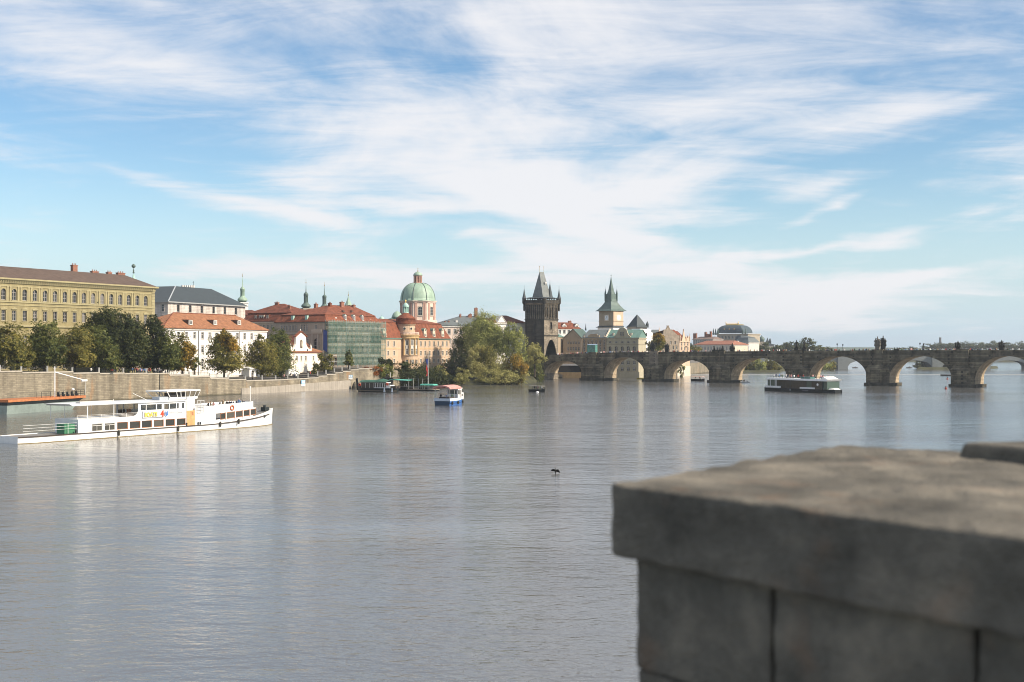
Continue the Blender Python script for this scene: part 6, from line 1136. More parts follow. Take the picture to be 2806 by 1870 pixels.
for i, (px, d, cy, rx, ry) in enumerate(ISL):
    sd_i += 1; kd = 'far' if d > 800 else rf.choice(('olive', 'mid', 'light'))
    place = 'on the wooded island through the fourth arch' if 2000 < px < 2140 and d < 740 else 'through the fifth arch' if 2240 < px < 2300 and d < 800 else 'through the sixth and seventh arch' if px > 2500 and d < 900 else 'on the skyline above the right of the bridge' if px > 2440 else 'on the skyline above the middle of the bridge'
    nth = ('first', 'second', 'third', 'fourth', 'fifth', 'sixth', 'seventh', 'eighth', 'ninth', 'tenth', 'eleventh', 'twelfth', 'thirteenth', 'fourteenth')
    ISL[i] = (px, d, cy, rx, ry, place)
from collections import defaultdict
grp = defaultdict(list)
for t in ISL: grp[t[5]].append(t)
for place, ts in grp.items():
    for j, (px, d, cy, rx, ry, _) in enumerate(sorted(ts)):
        sd_i += 1; tree('far_tree', f'{nth[j]} hazy tree from the left {place}', d, px, 1.2, [(px, cy, rx, ry, 0), (px + rx * .35, cy + ry * .4, rx * .8, ry * .8, 2), (px - rx * .4, cy + ry * .5, rx * .7, ry * .7, -1)], 'far' if d > 790 else 'olive' if j % 3 else 'light', .8, .55 if d < 800 else .95, .3, group=GF, seed=sd_i, grow=1.0)
def islet(name, pts, z=1.0):
    b = MB(); c = (sum(p[0] for p in pts) / len(pts), sum(p[1] for p in pts) / len(pts)); b.hexa([(x, y, -1) for x, y in pts], [(c[0] + (x - c[0]) * .93, c[1] + (y - c[1]) * .93, z) for x, y in pts]); tag(b.build(name, [GRASS]), kind='structure')
islet('wooded_island', [W2(2018, 706), W2(2136, 700), W2(2150, 760), W2(2285, 790), W2(2260, 780), W2(2120, 830), W2(2010, 790)])
islet('far_island', [W2(2508, 800), W2(2700, 790), W2(2740, 860), W2(2620, 900), W2(2520, 880)], 1.4)
islet('far_bank', [W2(2400, 1280), W2(3000, 1240), W2(3100, 1700), W2(2380, 1700)], 3.0)
islet('far_quay_bank', [W2(2030, 880), W2(2250, 860), W2(2330, 1100), W2(2150, 1200), W2(2010, 1000)], 2.5)
# ================================================================ people
def skin_person(pose):
    J = {'pel': (0, 0, .95, .135), 'bel': (0, 0, 1.12, .125), 'che': (0, 0, 1.34, .145), 'nec': (0, .0, 1.49, .055), 'hea': (0, -.02, 1.58, .085), 'top': (0, -.01, 1.70, .08)}
    E = [('pel', 'bel'), ('bel', 'che'), ('che', 'nec'), ('nec', 'hea'), ('hea', 'top')]
    for s, n in ((-1, 'l'), (1, 'r')):
        sw = .16 * s if pose == 'walk' else 0.0
        J['hip' + n] = (.09 * s, 0, .90, .095); J['sho' + n] = (.18 * s, 0, 1.42, .065)
        if pose == 'sit': J['kne' + n] = (.11 * s, -.42, .92, .07); J['ank' + n] = (.11 * s, -.42, .50, .05); J['toe' + n] = (.11 * s, -.56, .46, .04); J['elb' + n] = (.24 * s, -.05, 1.16, .05); J['han' + n] = (.14 * s, -.30, 1.05, .038)
        else: J['kne' + n] = (.10 * s, -.03 - sw * .8, .49, .065); J['ank' + n] = (.10 * s, sw - sw * .2, .09, .048); J['toe' + n] = (.11 * s, sw * .8 - .13, .035, .038); J['elb' + n] = (.25 * s, .04 + sw * .5, 1.14, .05); J['han' + n] = (.25 * s, -.05 + sw * 1.0, .90, .038)
        E += [('pel', 'hip' + n), ('hip' + n, 'kne' + n), ('kne' + n, 'ank' + n), ('ank' + n, 'toe' + n), ('che', 'sho' + n), ('sho' + n, 'elb' + n), ('elb' + n, 'han' + n)]
    ks = list(J); me = bpy.data.meshes.new('p'); me.from_pydata([J[k][:3] for k in ks], [(ks.index(a), ks.index(b_)) for a, b_ in E], [])
    o = bpy.data.objects.new('p', me); COL.objects.link(o); m = o.modifiers.new('skin', 'SKIN')
    for i, k in enumerate(ks): me.skin_vertices[0].data[i].radius = (J[k][3], J[k][3]); me.skin_vertices[0].data[i].use_root = (k == 'pel')
    s = o.modifiers.new('sub', 'SUBSURF'); s.levels = 1
    dg = bpy.context.evaluated_depsgraph_get(); r = bpy.data.meshes.new_from_object(o.evaluated_get(dg)); bpy.data.objects.remove(o)
    return r
SKIN = M('skin', (.52, .32, .22), .6, .05, 5); CLOTH = {n: M(n + '_cloth', c, .9, .12, 4) for n, c in dict(black=(.015, .015, .017), white=(.72, .70, .67), red=(.42, .05, .03), navy=(.03, .04, .09), grey=(.18, .18, .18), tan=(.34, .25, .16), green=(.06, .10, .05), blue=(.10, .18, .34), pink=(.55, .28, .26)).items()}
HAIR = M('dark_hair', (.03, .02, .014), .7, .2, 5); JEAN = M('dark_trousers', (.03, .035, .05), .9, .2, 4)
BASE = {p: skin_person(p) for p in ('stand', 'walk', 'sit')}; PM = {}
def person_mesh(pose, col):
    if (pose, col) not in PM:
        me = BASE[pose].copy(); me.materials.clear()
        for m in (CLOTH[col], JEAN, SKIN, HAIR): me.materials.append(m)
        for p in me.polygons:
            x, y, z = p.center
            if z > 1.50: p.material_index = 3 if (z > 1.66 or (y > .0 and z > 1.53)) else 2
            elif z > 1.46 and abs(x) < .06: p.material_index = 2
            elif abs(x) > .2 and z < .95 and pose != 'sit': p.material_index = 2
            elif (z < .93 and pose != 'sit') or (pose == 'sit' and (z < .86 or y < -.16 and z < 1.0)): p.material_index = 1
            p.use_smooth = True
        PM[(pose, col)] = me
    return PM[(pose, col)]
rp = random.Random(21); COLS = list(CLOTH)
def person(loc, rz, pose, col, label, group):
    o = ob('person', person_mesh(pose, col), None, loc, rz); s = rp.uniform(.93, 1.06); o.scale = (s, s, s); return tag(o, label, 'person', group)
# crowd on the stone bridge, behind the near parapet
a0, a1 = bf.A(1515), bf.A(2780); a = a0
while a < a1:
    a += rp.choice((.35, .5, .6, .8, 1.1, 1.6)); y = rp.choice((.7, 1.0, 1.6, 2.6)); col = rp.choice(COLS + ['black', 'grey', 'white', 'navy']); p = bf.world(a, y, btop(a) - .98)
    person(p, rp.uniform(0, 6.28), rp.choice(('stand', 'walk')), col, f'tiny pedestrian in {col} clothes in the crowd on the stone bridge', f'{col} clad pedestrians on the stone bridge')
# people on the quay
for i in range(46):
    px = rp.choice([rp.uniform(385, 475)] * 5 + [rp.uniform(340, 400), rp.uniform(700, 760), rp.uniform(805, 890), rp.uniform(200, 620)]); q = wall_pt(px); st = next((z for (p_, q_, z) in steps if p_.y <= q.y <= q_.y), 6.0); off_ = rp.uniform(1.6, 5.0); q = q - N0 * off_; col = rp.choice(COLS + ['white', 'tan'])
    zone = 'under the dark trees' if px < 480 else 'before the white town house' if px < 790 else 'beside the small chapel house'
    person((q.x, q.y, st - .3), rp.uniform(0, 6.28), rp.choice(('stand', 'walk')), col, f'person in {col} clothes behind the quay railing {zone}', f'{col} clad people on the quay {zone}')
# statues along the bridge parapet
STAT = M('black_statue_stone', (.035, .034, .028), .9, .3, 1.2); STAT_P = M('grey_statue_stone', (.15, .135, .11), .9, .25, 1.0)
def statue(label, px, ytop, kind, yl=-.35, mat=None):
    a = bf.A(px, yl); zb = btop(a); d = bf.world(a, yl).y; h = (CH - (ytop - HY) * d / F) - zb; p = bf.world(a, yl, zb); mat = mat or STAT
    root = thing('bridge_statue', label, 'statue', (p.x, p.y, zb), bf.rz, 'statues on the stone bridge'); ph = h * .30
    b = MB(); b.box(-.75, .75, -.45, .55, 0, ph * .85); b.box(-.9, .9, -.55, .65, ph * .85, ph); b.build('pedestal', [mat], root)
    b = MB(); rs_ = random.Random(int(px)); figs = {'single': [(0, 1.0)], 'group': [(-.75, .78), (0, 1.0), (.7, .72)], 'wide': [(-1.5, .62), (-.6, .9), (.3, 1.0), (1.3, .66)], 'pyramid': [(-.8, .5), (-.3, .75), (0, 1.0), (.4, .7), (.9, .45)]}[kind]
    for (x, s) in figs:
        H = (h - ph) * s; r = min(.5, H * .2); tw = rs_.uniform(-.08, .08)
        b.lathe([(r * 1.1, 0), (r * .95, H * .25), (r * .7, H * .45), (r * .85, H * .62), (r * .8, H * .74), (r * .3, H * .82), (r * .38, H * .88), (r * .36, H * .95), (.03, H)], 8, (x, tw, ph), sy=.8)
        t = rs_.choice((-1, 1)); b.tube((x + t * r * .7, tw, ph + H * .72), (x + t * r * 1.5, tw - .2, ph + H * rs_.choice((.58, .84))), r * .26, r * .16, 5); b.tube((x - t * r * .7, tw, ph + H * .72), (x - t * r * 1.1, tw - .25, ph + H * .5), r * .26, r * .18, 5)
    b.build('figure', [mat], root, smooth=True); return root
statue('dark statue left of the golden tree on the bridge', 1789, 934, 'group'); statue('dark statue group right of the golden tree on the bridge', 1828, 940, 'group')
statue('narrow dark figure left of the round statue group below the theatre', 1957, 947, 'single'); statue('broad dark statue group below the theatre dome', 1969, 951, 'wide'); statue('narrow dark figure right of the round statue group below the theatre', 1980, 947, 'single'); statue('pyramid shaped dark statue before the theatre pavilion', 2007, 940, 'pyramid')
statue('slim dark statue left of its neighbour above the fourth pier', 2183, 932, 'single'); statue('slim dark statue right of its neighbour above the fourth pier', 2204, 934, 'single')
statue('tall pale grey statue trio above the fifth pier, left of the darker group', 2405, 922, 'group', -.35, STAT_P); statue('tall dark statue group above the fifth pier, right of the paler trio', 2420, 920, 'group', 1.0)
statue('dark bushy statue above the sixth arch', 2456, 951, 'wide'); statue('lone dark statue at the right end above the sixth pier', 2625, 934, 'group'); statue('dark statue on the bridge beyond the sixth pier', 2745, 932, 'group')
# netted statue under repair near the bridge head
a_ = bf.A(1621); p = bf.world(a_, -.2, btop(a_)); root = thing('netted_statue_scaffold', 'boxy teal netted repair scaffold standing on the bridge', 'scaffold', tuple(p), bf.rz); b = MB(); hh = 3.9
for x in (-2, 0, 2):
    for y in (0, 1.5): b.tube((x, y, -.3), (x, y, hh), .06, n=4)
b.build('frame', [STEEL], root); b = MB(); b.quad((-2.05, -.05, 0), (2.05, -.05, 0), (2.05, -.05, hh - .6), (-2.05, -.05, hh - .6)); b.quad((2.05, -.05, 0), (2.05, 1.55, 0), (2.05, 1.55, hh - .6), (2.05, -.05, hh - .6)); b.quad((-2.05, 1.55, 0), (-2.05, -.05, 0), (-2.05, -.05, hh - .6), (-2.05, 1.55, hh - .6)); b.build('net', [net_mat('teal_net', (.10, .26, .22), .82)], root); b = MB(); b.hexa([(-2.1, -.1, hh - .5), (2.1, -.1, hh - .5), (2.1, 1.6, hh - .3), (-2.1, 1.6, hh - .3)], [(-2.1, -.1, hh - .42), (2.1, -.1, hh - .42), (2.1, 1.6, hh - .2), (-2.1, 1.6, hh - .2)]); b.build('tarpaulin', [M('pale_blue_tarp', (.30, .42, .55), .7, .3, .8)], root)
# lanterns
def lamp(label, p, h, group='lamps on the stone bridge'):
    root = thing('lamp_post', label, 'lamp post', p, group=group); b = MB(); b.lathe([(.2, 0), (.2, .4), (.08, .5), (.06, h - .9)], 8); b.build('post', [IRON], root); b = MB(); b.lathe([(.1, h - .9), (.26, h - .35), (.30, h - .3), (.05, h)], 6); b.build('lantern', [IRON], root)
for px, yt, lb in ((2294, 941, 'first of the two lamp posts right of the fourth pier'), (2309.5, 943, 'second of the two lamp posts right of the fourth pier'), (2521, 939, 'first of the two lamp posts above the sixth arch'), (2530.5, 941, 'second of the two lamp posts above the sixth arch'), (1880, 948, 'lamp post before the peach gabled house')):
    yl = 1.0 if lb.startswith('f') else 8.6; a_ = bf.A(px, yl); p = bf.world(a_, yl, btop(a_) - 1.15); d = p.y; lamp(lb, tuple(p), CH - (yt - HY) * d / F - p.z)
q = wall_pt(824) - N0 * 5; lamp('dark street lamp before the small chapel house', (q.x, q.y, 5.0), 3.6, 'quay lamps')

# ================================================================ boats
BW_P = M('white_boat_paint', (.76, .75, .73), .38, .11, .6, .45, 0, 3, 0, .5); BLK = M('black_hull_paint', (.012, .014, .013), .4, .3, .6); RUB = M('dark_rubbing_strake', (.06, .045, .035), .7, .2, 1); DARKWIN = glass_mat('boat_glass', (.035, .034, .028), (.10, .09, .07), .06); DECK = M('deck_grey', (.20, .19, .175), .8, .15, 1); RBR = M('red_brown_frame', (.36, .16, .08), .6, .15, 2); RUBBER = M('fender_rubber', (.05, .047, .038), .9, .2, 2)
def strip(b, pts_lo, pts_hi, y):
    for i in range(len(pts_lo) - 1): b.quad((pts_lo[i][0], y, pts_lo[i][1]), (pts_lo[i+1][0], y, pts_lo[i+1][1]), (pts_hi[i+1][0], y, pts_hi[i+1][1]), (pts_hi[i][0], y, pts_hi[i][1]))
# ---- long white river cruise boat
f0 = Fr(W2(183, 176), W2(746, 211.5), 0); st = f0.world(-7.5); f = Fr(st.xy, W2(746, 211.5), 0); BM = 5.6; LB = f.A(747, BM / 2)
cb = thing('river_cruise_boat', 'long white double deck river cruise boat in the left foreground', 'boat', f.loc, f.rz)
Af, Zf_ = f.A, f.Z
def sheer(x):      # height of the hull's top edge along the boat
    t = max(0.0, (x - Af(560)) / (LB - Af(560))); return 1.0 + 1.80 * t ** 1.7
def half(x):       # half beam
    t = max(0.0, (x - Af(620)) / (LB - Af(620))); e = max(0.0, 1 - x / 3.0); return BM / 2 * (1 - t ** 2.6) * (1 - .25 * e * e) + .03
b = MB(); n_ = 60; xs_ = [LB * i / n_ for i in range(n_ + 1)]; rows_ = []
for x in xs_:
    h = half(x); z = sheer(x); y0 = BM / 2; fl = .86 if x > Af(600) else .97; rows_.append([(x - (.35 if x > LB - .1 else 0), y0 - h * fl, -.5), (x, y0 - h, z), (x, y0 + h, z), (x - (.35 if x > LB - .1 else 0), y0 + h * fl, -.5)])
for A0, A1 in zip(rows_, rows_[1:]): b.quad(A0[0], A1[0], A1[1], A0[1]); b.quad(A1[3], A0[3], A0[2], A1[2]); b.mi = 1; b.quad((A0[1][0], A0[1][1] + .05, A0[1][2] - .12), (A1[1][0], A1[1][1] + .05, A1[1][2] - .12), (A1[2][0], A1[2][1] - .05, A1[2][2] - .12), (A0[2][0], A0[2][1] - .05, A0[2][2] - .12)); b.mi = 0
b.quad(*rows_[0]); b.quad(*reversed(rows_[-1])); b.build('hull', [BW_P, DECK], cb)
b = MB()
for x0, x1 in zip(xs_, xs_[1:]):
    if x1 > LB - 1.2: break
    z0, z1 = (min(1.0, sheer(x0)) + (sheer(x0) - 1) * .62, min(1.0, sheer(x1)) + (sheer(x1) - 1) * .62); y0, y1 = BM/2 - half(x0), BM/2 - half(x1)
    b.quad((x0, y0 - .07, z0 - .16), (x1, y1 - .07, z1 - .16), (x1, y1 - .07, z1), (x0, y0 - .07, z0)); b.quad((x0, y0 - .07, z0), (x1, y1 - .07, z1), (x1, y1 + .05, z1), (x0, y0 + .05, z0))
b.build('rubbing_strake', [RUB], cb)
b = MB()
for x0, x1 in zip(xs_, xs_[1:]): b.quad((x0, BM/2 - half(x0)*.99 - .02, -.1), (x1, BM/2 - half(x1)*.99 - .02, -.1), (x1, BM/2 - half(x1)*.99 - .02, .1), (x0, BM/2 - half(x0)*.99 - .02, .1))
b.build('waterline_stain', [M('waterline_stain', (.20, .15, .06), .8, .3, 1)], cb)
# lower saloon with windows
I = .25; sw = Af(533.5, .25); zs_ = 2.95
wins = [(x0, x1, 'w') for x0, x1 in ((320, 438), (455, 575))] + [(x0, x1, 'r') for x0, x1 in ((590, 712), (725, 845), (855, 970), (985, 1095), (1110, 1215), (1230, 1330))]
ops = []
for (x0, x1, k) in wins:
    a0, a1 = Af(170 + x0 / 3.9217, I), Af(170 + x1 / 3.9217, I); ops.append(((a0 + a1) / 2, 1.08 if k == 'r' else 1.05, a1 - a0 - .05, 1.12 if k == 'r' else 1.15, 'x'))
wl0 = Af(214, I)
facade(cb, BW_P, sw - wl0, .85, zs_, [(o_[0] - wl0, *o_[1:]) for o_ in ops], BW_P, loc=(wl0, I, 0), rev=.08, name='saloon_wall')
for (x0, x1, k), o_ in zip(wins, ops):
    q = MB(); w_, h_ = o_[2], o_[3]; t = .09; q.box(-w_/2, -w_/2 + t, -.02, .06, 0, h_); q.box(w_/2 - t, w_/2, -.02, .06, 0, h_); q.box(-w_/2, w_/2, -.015, .06, 0, t); q.box(-w_/2, w_/2, -.015, .06, h_ - t, h_)
    if k == 'w': q.box(-.03, .03, 0, .05, 0, h_ * .72); q.box(-w_/2, w_/2, 0, .05, h_ * .70, h_ * .76)
    wo = q.build('window', [RBR if k == 'r' else WHITE_P], cb, (o_[0], I + .08, o_[1])); q = MB(); q.quad((-w_/2, .05, 0), (w_/2, .05, 0), (w_/2, .05, h_), (-w_/2, .05, h_)); q.build('pane', [DARKWIN], wo)
b = MB(); b.quad((wl0, BM - I, .85), (wl0, I, .85), (wl0, I, zs_), (wl0, BM - I, zs_)); b.quad((sw, BM - I, .85), (wl0, BM - I, .85), (wl0, BM - I, zs_), (sw, BM - I, zs_)); b.quad((wl0, I, zs_ - .02), (sw, I, zs_ - .02), (sw, BM - I, zs_ - .02), (wl0, BM - I, zs_ - .02)); b.build('upper_deck', [BW_P], cb)
# aft: stern deck with green locker and rails
b = MB(); b.box(Af(183), Af(211), .5, 2.2, 1.0, 2.35); b.build('green_locker', [M('green_boat_paint', (.05, .17, .09), .5, .15, 1)], cb)
b = MB(); xe = Af(386)
for z in (3.12, 3.30, 3.48): b.tube((Af(214), .28, z), (xe - .3, .28, z), .022, n=4)
for z in (1.7, 2.1, 2.5): b.tube((.6, .4, z), (Af(214), .28, z), .022, n=4)
for p in (190, 215, 281, 350): b.tube((Af(p), .28, 1.0 if p < 214 else zs_ - .05), (Af(p), .28, 2.5 if p < 214 else 3.5), .03, n=4)
b.build('railing', [BW_P], cb)
# upper saloon (enclosed part) and canopy
xu0, xu1 = Af(381, I), Af(511, I); zr0, zr1 = 4.88, 5.12; ops = []; zw = Zf_(440, 1122.5, I); hw_ = Zf_(440, 1107.5, I) - zw
cut = [(385.5, 400), (401.5, 428), (430, 443.5), (450, 463.5), (465, 483), (485, 490), (498.5, 505)]
for (p0, p1) in cut: a0, a1 = Af(p0, I), Af(p1, I); ops.append(((a0 + a1) / 2 - xu0, zw, a1 - a0, hw_, 'x'))
facade(cb, BW_P, xu1 - xu0, zs_, zr0, ops, BW_P, loc=(xu0, I, 0), rev=.06, name='upper_saloon_wall')
facade(cb, BW_P, xu1 - xu0, zs_, zr0, [(xu1 - xu0 - o_[0], *o_[1:]) for o_ in ops], BW_P, loc=(xu1, BM - I, 0), rz=math.pi, rev=.06, name='upper_saloon_wall')
for o_ in ops:
    for (yy, nm) in ((I + .06, 'near'), (BM - I - .06, 'far')):
        q = MB(); q.quad((-o_[2]/2, 0, 0), (o_[2]/2, 0, 0), (o_[2]/2, 0, o_[3]), (-o_[2]/2, 0, o_[3]))
        gm = MATS.get('clear_boat_glass')
        if gm is None:
            gm = bpy.data.materials.new('clear_boat_glass'); gm.use_nodes = True; MATS['clear_boat_glass'] = gm; nt = gm.node_tree; nt.nodes.clear(); ou = nd(nt, 'ShaderNodeOutputMaterial'); tr = nd(nt, 'ShaderNodeBsdfTransparent'); tr.inputs[0].default_value = (.62, .62, .58, 1); gl = nd(nt, 'ShaderNodeBsdfGlossy'); gl.inputs['Roughness'].default_value = .05; mx = nd(nt, 'ShaderNodeMixShader'); mx.inputs[0].default_value = .10; nt.links.new(tr.outputs[0], mx.inputs[1]); nt.links.new(gl.outputs[0], mx.inputs[2]); nt.links.new(mx.outputs[0], ou.inputs[0])
        q.build('upper_pane', [gm], cb, (xu0 + o_[0], yy, o_[1]))
b = MB(); c0 = (xu0 - 1.1, 3.5); b.xz([(xu0 - 1.1, zs_), (xu0 + .01, zs_), (xu0 + .01, zr0), (xu0 - .16, zr0), (xu0 - .16, 3.75), (xu0 - .35, 3.35), (xu0 - .7, 3.1)], I - .02, I + .06); b.build('curved_bulwark', [BW_P], cb)
xr0, xr1 = Af(190, 0), Af(512, 0); b = MB(); b.hexa([(xr0 + .6, .05, zr0 + .02), (xr1, .05, zr0), (xr1, BM - .05, zr0), (xr0 + .6, BM - .05, zr0 + .02)], [(xr0, .0, zr1 + .08), (xr1, 0, zr1), (xr1, BM, zr1), (xr0, BM, zr1 + .08)]); b.build('canopy', [M('canopy_paint', (.60, .61, .62), .5, .06, .5)], cb)
b = MB()
for p in (243.5, 315.5): b.tube((Af(p), .3, zs_), (Af(p), .3, zr0 + .05), .075, n=6); b.tube((Af(p) , BM - .3, zs_), (Af(p), BM - .3, zr0 + .05), .05, n=6)
b.tube((Af(205), BM - .3, zs_), (Af(205), BM - .3, zr0), .05, n=6); b.build('canopy_post', [BW_P], cb)
b = MB(); b.box(Af(220, 1.2), Af(313, 1.2), 1.2, 2.2, zr1 + .05, zr1 + .3); b.tube((Af(323), 1, zr1), (Af(323), 1, zr1 + .5), .04, n=4); b.build('roof_locker', [W_TRIM], cb)
b = MB(); b.tube((Af(384), 1.5, Zf_(384, 1078, 1.5)), (Af(425), 1.5, zr1), .03, n=4); b.build('roof_aerial', [BW_P], cb)
b = MB(); b.box(Af(437, .8), Af(461, .8), .8, 2.4, zr1, Zf_(450, 1088, .8)); b.box(Af(462, .8), Af(482, .8), .8, 2.2, zr1, Zf_(470, 1089.5, .8)); b.build('roof_hatch', [M('grey_blue_hatch', (.36, .39, .43), .6, .1, 1)], cb)
# tables and chairs under the canopy read as dark uprights
for i, p in enumerate((334, 340, 347, 357, 364)): q = MB(); x = Af(p, 2); q.box(x - .2, x + .2, 2.2, 2.6, zs_, zs_ + .45); q.box(x - .2, x - .14, 2.2, 2.6, zs_ + .45, zs_ + 1.0); q.build('seat', [RBR if i > 2 else RUB], cb)
b = MB(); b.box(Af(320, 2), Af(380, 2), 1.0, 1.5, zs_, zs_ + .55); b.build('bench', [RUB], cb)
# funnel shaped wheelhouse on its white column
xa, xb = Af(512, .6), Af(533.5, .6); b = MB(); b.box(xa, xb, .6, BM - .8, 1.0, 5.5); b.build('stair_column', [BW_P], cb)
zb_, zt_ = Zf_(500, 1093.5, .8), Zf_(500, 1073, .8); X0, X1 = Af(466, .8), Af(541, .8); T0, T1 = Af(457, .5), Af(547.5, .5); b = MB(); b.hexa([(X0, .8, zb_ - .05), (X1, .8, zb_ - .05), (X1, BM - .8, zb_ - .05), (X0, BM - .8, zb_ - .05)], [(X0 - .02, .78, zb_ + .3), (X1 + .05, .78, zb_ + .3), (X1 + .05, BM - .78, zb_ + .3), (X0 - .02, BM - .78, zb_ + .3)]); b.build('wheelhouse_base', [BW_P], cb)
b = MB(); b.hexa([(T0, .35, zt_), (T1, .35, zt_ + .05), (T1, BM - .35, zt_ + .05), (T0, BM - .35, zt_)], [(T0, .35, zt_ + .16), (T1, .35, zt_ + .22), (T1, BM - .35, zt_ + .22), (T0, BM - .35, zt_ + .16)]); b.build('wheelhouse_roof', [BW_P], cb)
cols_ = [0, .27, .40, .55, .70, .875, 1.0]
for t in cols_:
    for (ya, yb2) in ((.8, .4), (BM - .8, BM - .4)): b = MB(); b.tube((X0 + (X1 - X0) * t, ya, zb_ + .3), (T0 + (T1 - T0) * t, yb2, zt_ + .05), .07, n=4); b.build('wheelhouse_mullion', [BW_P], cb)
for t0, t1 in zip(cols_, cols_[1:]): q = MB(); q.quad((X0 + (X1-X0)*t0, .82, zb_ + .3), (X0 + (X1-X0)*t1, .82, zb_ + .3), (T0 + (T1-T0)*t1, .42, zt_ + .05), (T0 + (T1-T0)*t0, .42, zt_ + .05)); q.build('wheelhouse_pane', [MATS['clear_boat_glass']], cb)
b = MB(); b.box(X0 + 1.0, X1 - 1.0, 2.2, 3.2, zb_ + .1, zb_ + .95); b.build('helm_console', [RUB], cb)
# wooden door, rack, forward saloon and bulwark
dx0, dx1 = Af(511.5, .2), Af(534, .2); b = MB(); b.box(dx0, dx1, .17, .3, 1.0, 3.35); dr_ = b.build('door', [M('light_wood_door', (.55, .32, .14), .5, .15, 2)], cb)
b = MB(); b.tube(((dx0 + dx1) / 2, .15, 1.0), ((dx0 + dx1) / 2, .15, 3.3), .02, n=4); b.box(dx0 + (dx1 - dx0) * .6, dx0 + (dx1 - dx0) * .8, .14, .18, 2.6, 3.15); b.build('door_trim', [RBR], dr_)
xf0, xf1 = Af(534, I), Af(591, I); b = MB(); b.quad((xf0, I, .9), (xf1, I, .9), (xf1, I, 3.9), (xf0, I, 3.9)); b.quad((xf0, BM - I, 3.9), (xf1, BM - I, 3.9), (xf1, BM - I, .9), (xf0, BM - I, .9)); b.quad((xf0, I, 3.1), (xf1, I, 3.1), (xf1, BM - I, 3.1), (xf0, BM - I, 3.1)); b.build('mid_wall', [BW_P], cb)
b = MB(); rx0, rx1 = Af(541, .1), Af(559, .1)
for x in (rx0, (rx0 + rx1) / 2, rx1): b.tube((x, .1, 2.95), (x, .1, 4.9), .05, n=4)
for z in (2.95, 3.4, 3.85, 4.3, 4.85): b.tube((rx0, .1, z), (rx1, .1, z), .045, n=4)
b.build('ladder_rack', [M('rack_grey', (.50, .50, .50), .5, .08, 1)], cb)
fw = [(604, 616.5), (620, 642), (645, 665), (667.5, 686), (689, 707)]; xs0 = Af(591, I)
b = MB(); b.quad((Af(591, I), I, 3.9), (Af(591, I), BM - I, 3.9), (Af(591, I), BM - I, 1), (Af(591, I), I, 1))
def ftop(x): t = (x - xs0) / (Af(702) - xs0); return 4.02 + .25 * t
def hy(x): return BM / 2 - max(half(x) - I, .3)
fx = [xs0 + (Af(702) - xs0) * i / 14 for i in range(15)]
for x0, x1 in zip(fx, fx[1:]):
    l0, l1 = [2.62 + .42 * ((x - xs0) / (fx[-1] - xs0)) for x in (x0, x1)]
    for s in (1, -1):
        ys = [BM/2 - s * (BM/2 - hy(x)) for x in (x0, x1)]; q_ = [(x0, ys[0], l0), (x1, ys[1], l1), (x1, ys[1], ftop(x1)), (x0, ys[0], ftop(x0))]; b.quad(*(q_ if s == 1 else q_[::-1]))
    b.quad((x0, hy(x0), l0 + .1), (x1, hy(x1), l1 + .1), (x1, BM - hy(x1), l1 + .1), (x0, BM - hy(x0), l0 + .1))
xe = fx[-1]; b.quad((xe, hy(xe), 3.0), (xe, BM - hy(xe), 3.0), (xe, BM - hy(xe), ftop(xe)), (xe, hy(xe), ftop(xe))); b.build('bow_bulwark', [BW_P], cb)
b = MB(); b.hexa([(xe - .2, hy(xe) - .02, 3.0), (Af(711), hy(Af(711)) - .05, 3.08), (Af(711), BM - hy(Af(711)), 3.08), (xe - .2, BM - hy(xe), 3.0)], [(xe - .2, hy(xe) - .02, 3.12), (Af(711), hy(Af(711)) - .05, 3.2), (Af(711), BM - hy(Af(711)), 3.2), (xe - .2, BM - hy(xe), 3.12)]); b.build('foredeck_visor', [BW_P], cb)
for (p0, p1) in fw:
    x0, x1 = Af(p0, .3), Af(p1, .3); xm = (x0 + x1) / 2; y = [hy(x) + .02 for x in (x0, x1)]; t = lambda x: (x - xs0) / (fx[-1] - xs0); zlo = [1.52 + .45 * t(x) for x in (x0, x1)]; zhi = [2.60 + .42 * t(x) for x in (x0, x1)]
    q = MB(); q.quad((x0, y[0] - .02, zlo[0]), (x1, y[1] - .02, zlo[1]), (x1, y[1] - .02, zlo[1] + .1), (x0, y[0] - .02, zlo[0] + .1)); q.quad((x0, y[0] - .02, zhi[0] - .1), (x1, y[1] - .02, zhi[1] - .1), (x1, y[1] - .02, zhi[1]), (x0, y[0] - .02, zhi[0])); q.tube((x0, y[0], zlo[0]), (x0, y[0], zhi[0]), .06, n=4); q.tube((x1, y[1], zlo[1]), (x1, y[1], zhi[1]), .06, n=4); wo = q.build('window', [RBR], cb)
    q = MB(); q.quad((x0, y[0] + .02, zlo[0]), (x1, y[1] + .02, zlo[1]), (x1, y[1] + .02, zhi[1]), (x0, y[0] + .02, zhi[0])); q.build('pane', [DARKWIN], wo)
b = MB()
for x0, x1 in zip(fx, fx[1:]):
    ys = [hy(x) for x in (x0, x1)]; b.quad((x0, ys[0] + .05, .9), (x1, ys[1] + .05, .9), (x1, ys[1] + .05, 1.6 + .45 * (x1 - xs0) / (xe - xs0)), (x0, ys[0] + .05, 1.6 + .45 * (x0 - xs0) / (xe - xs0)))
for (p0, p1), (p2, p3) in zip(fw, fw[1:]): x = (Af(p1, .3) + Af(p2, .3)) / 2; b.tube((x, hy(x), 1.5), (x, hy(x), 3.0), .11, n=6)
b.build('bow_wall', [BW_P], cb)
def ring(b, c, r, t, n=18):
    for i in range(n):
        a0, a1 = 2*math.pi*i/n, 2*math.pi*(i+1)/n; b.tube((c[0] + r*math.cos(a0), c[1], c[2] + r*math.sin(a0)), (c[0] + r*math.cos(a1), c[1], c[2] + r*math.sin(a1)), t, n=6)
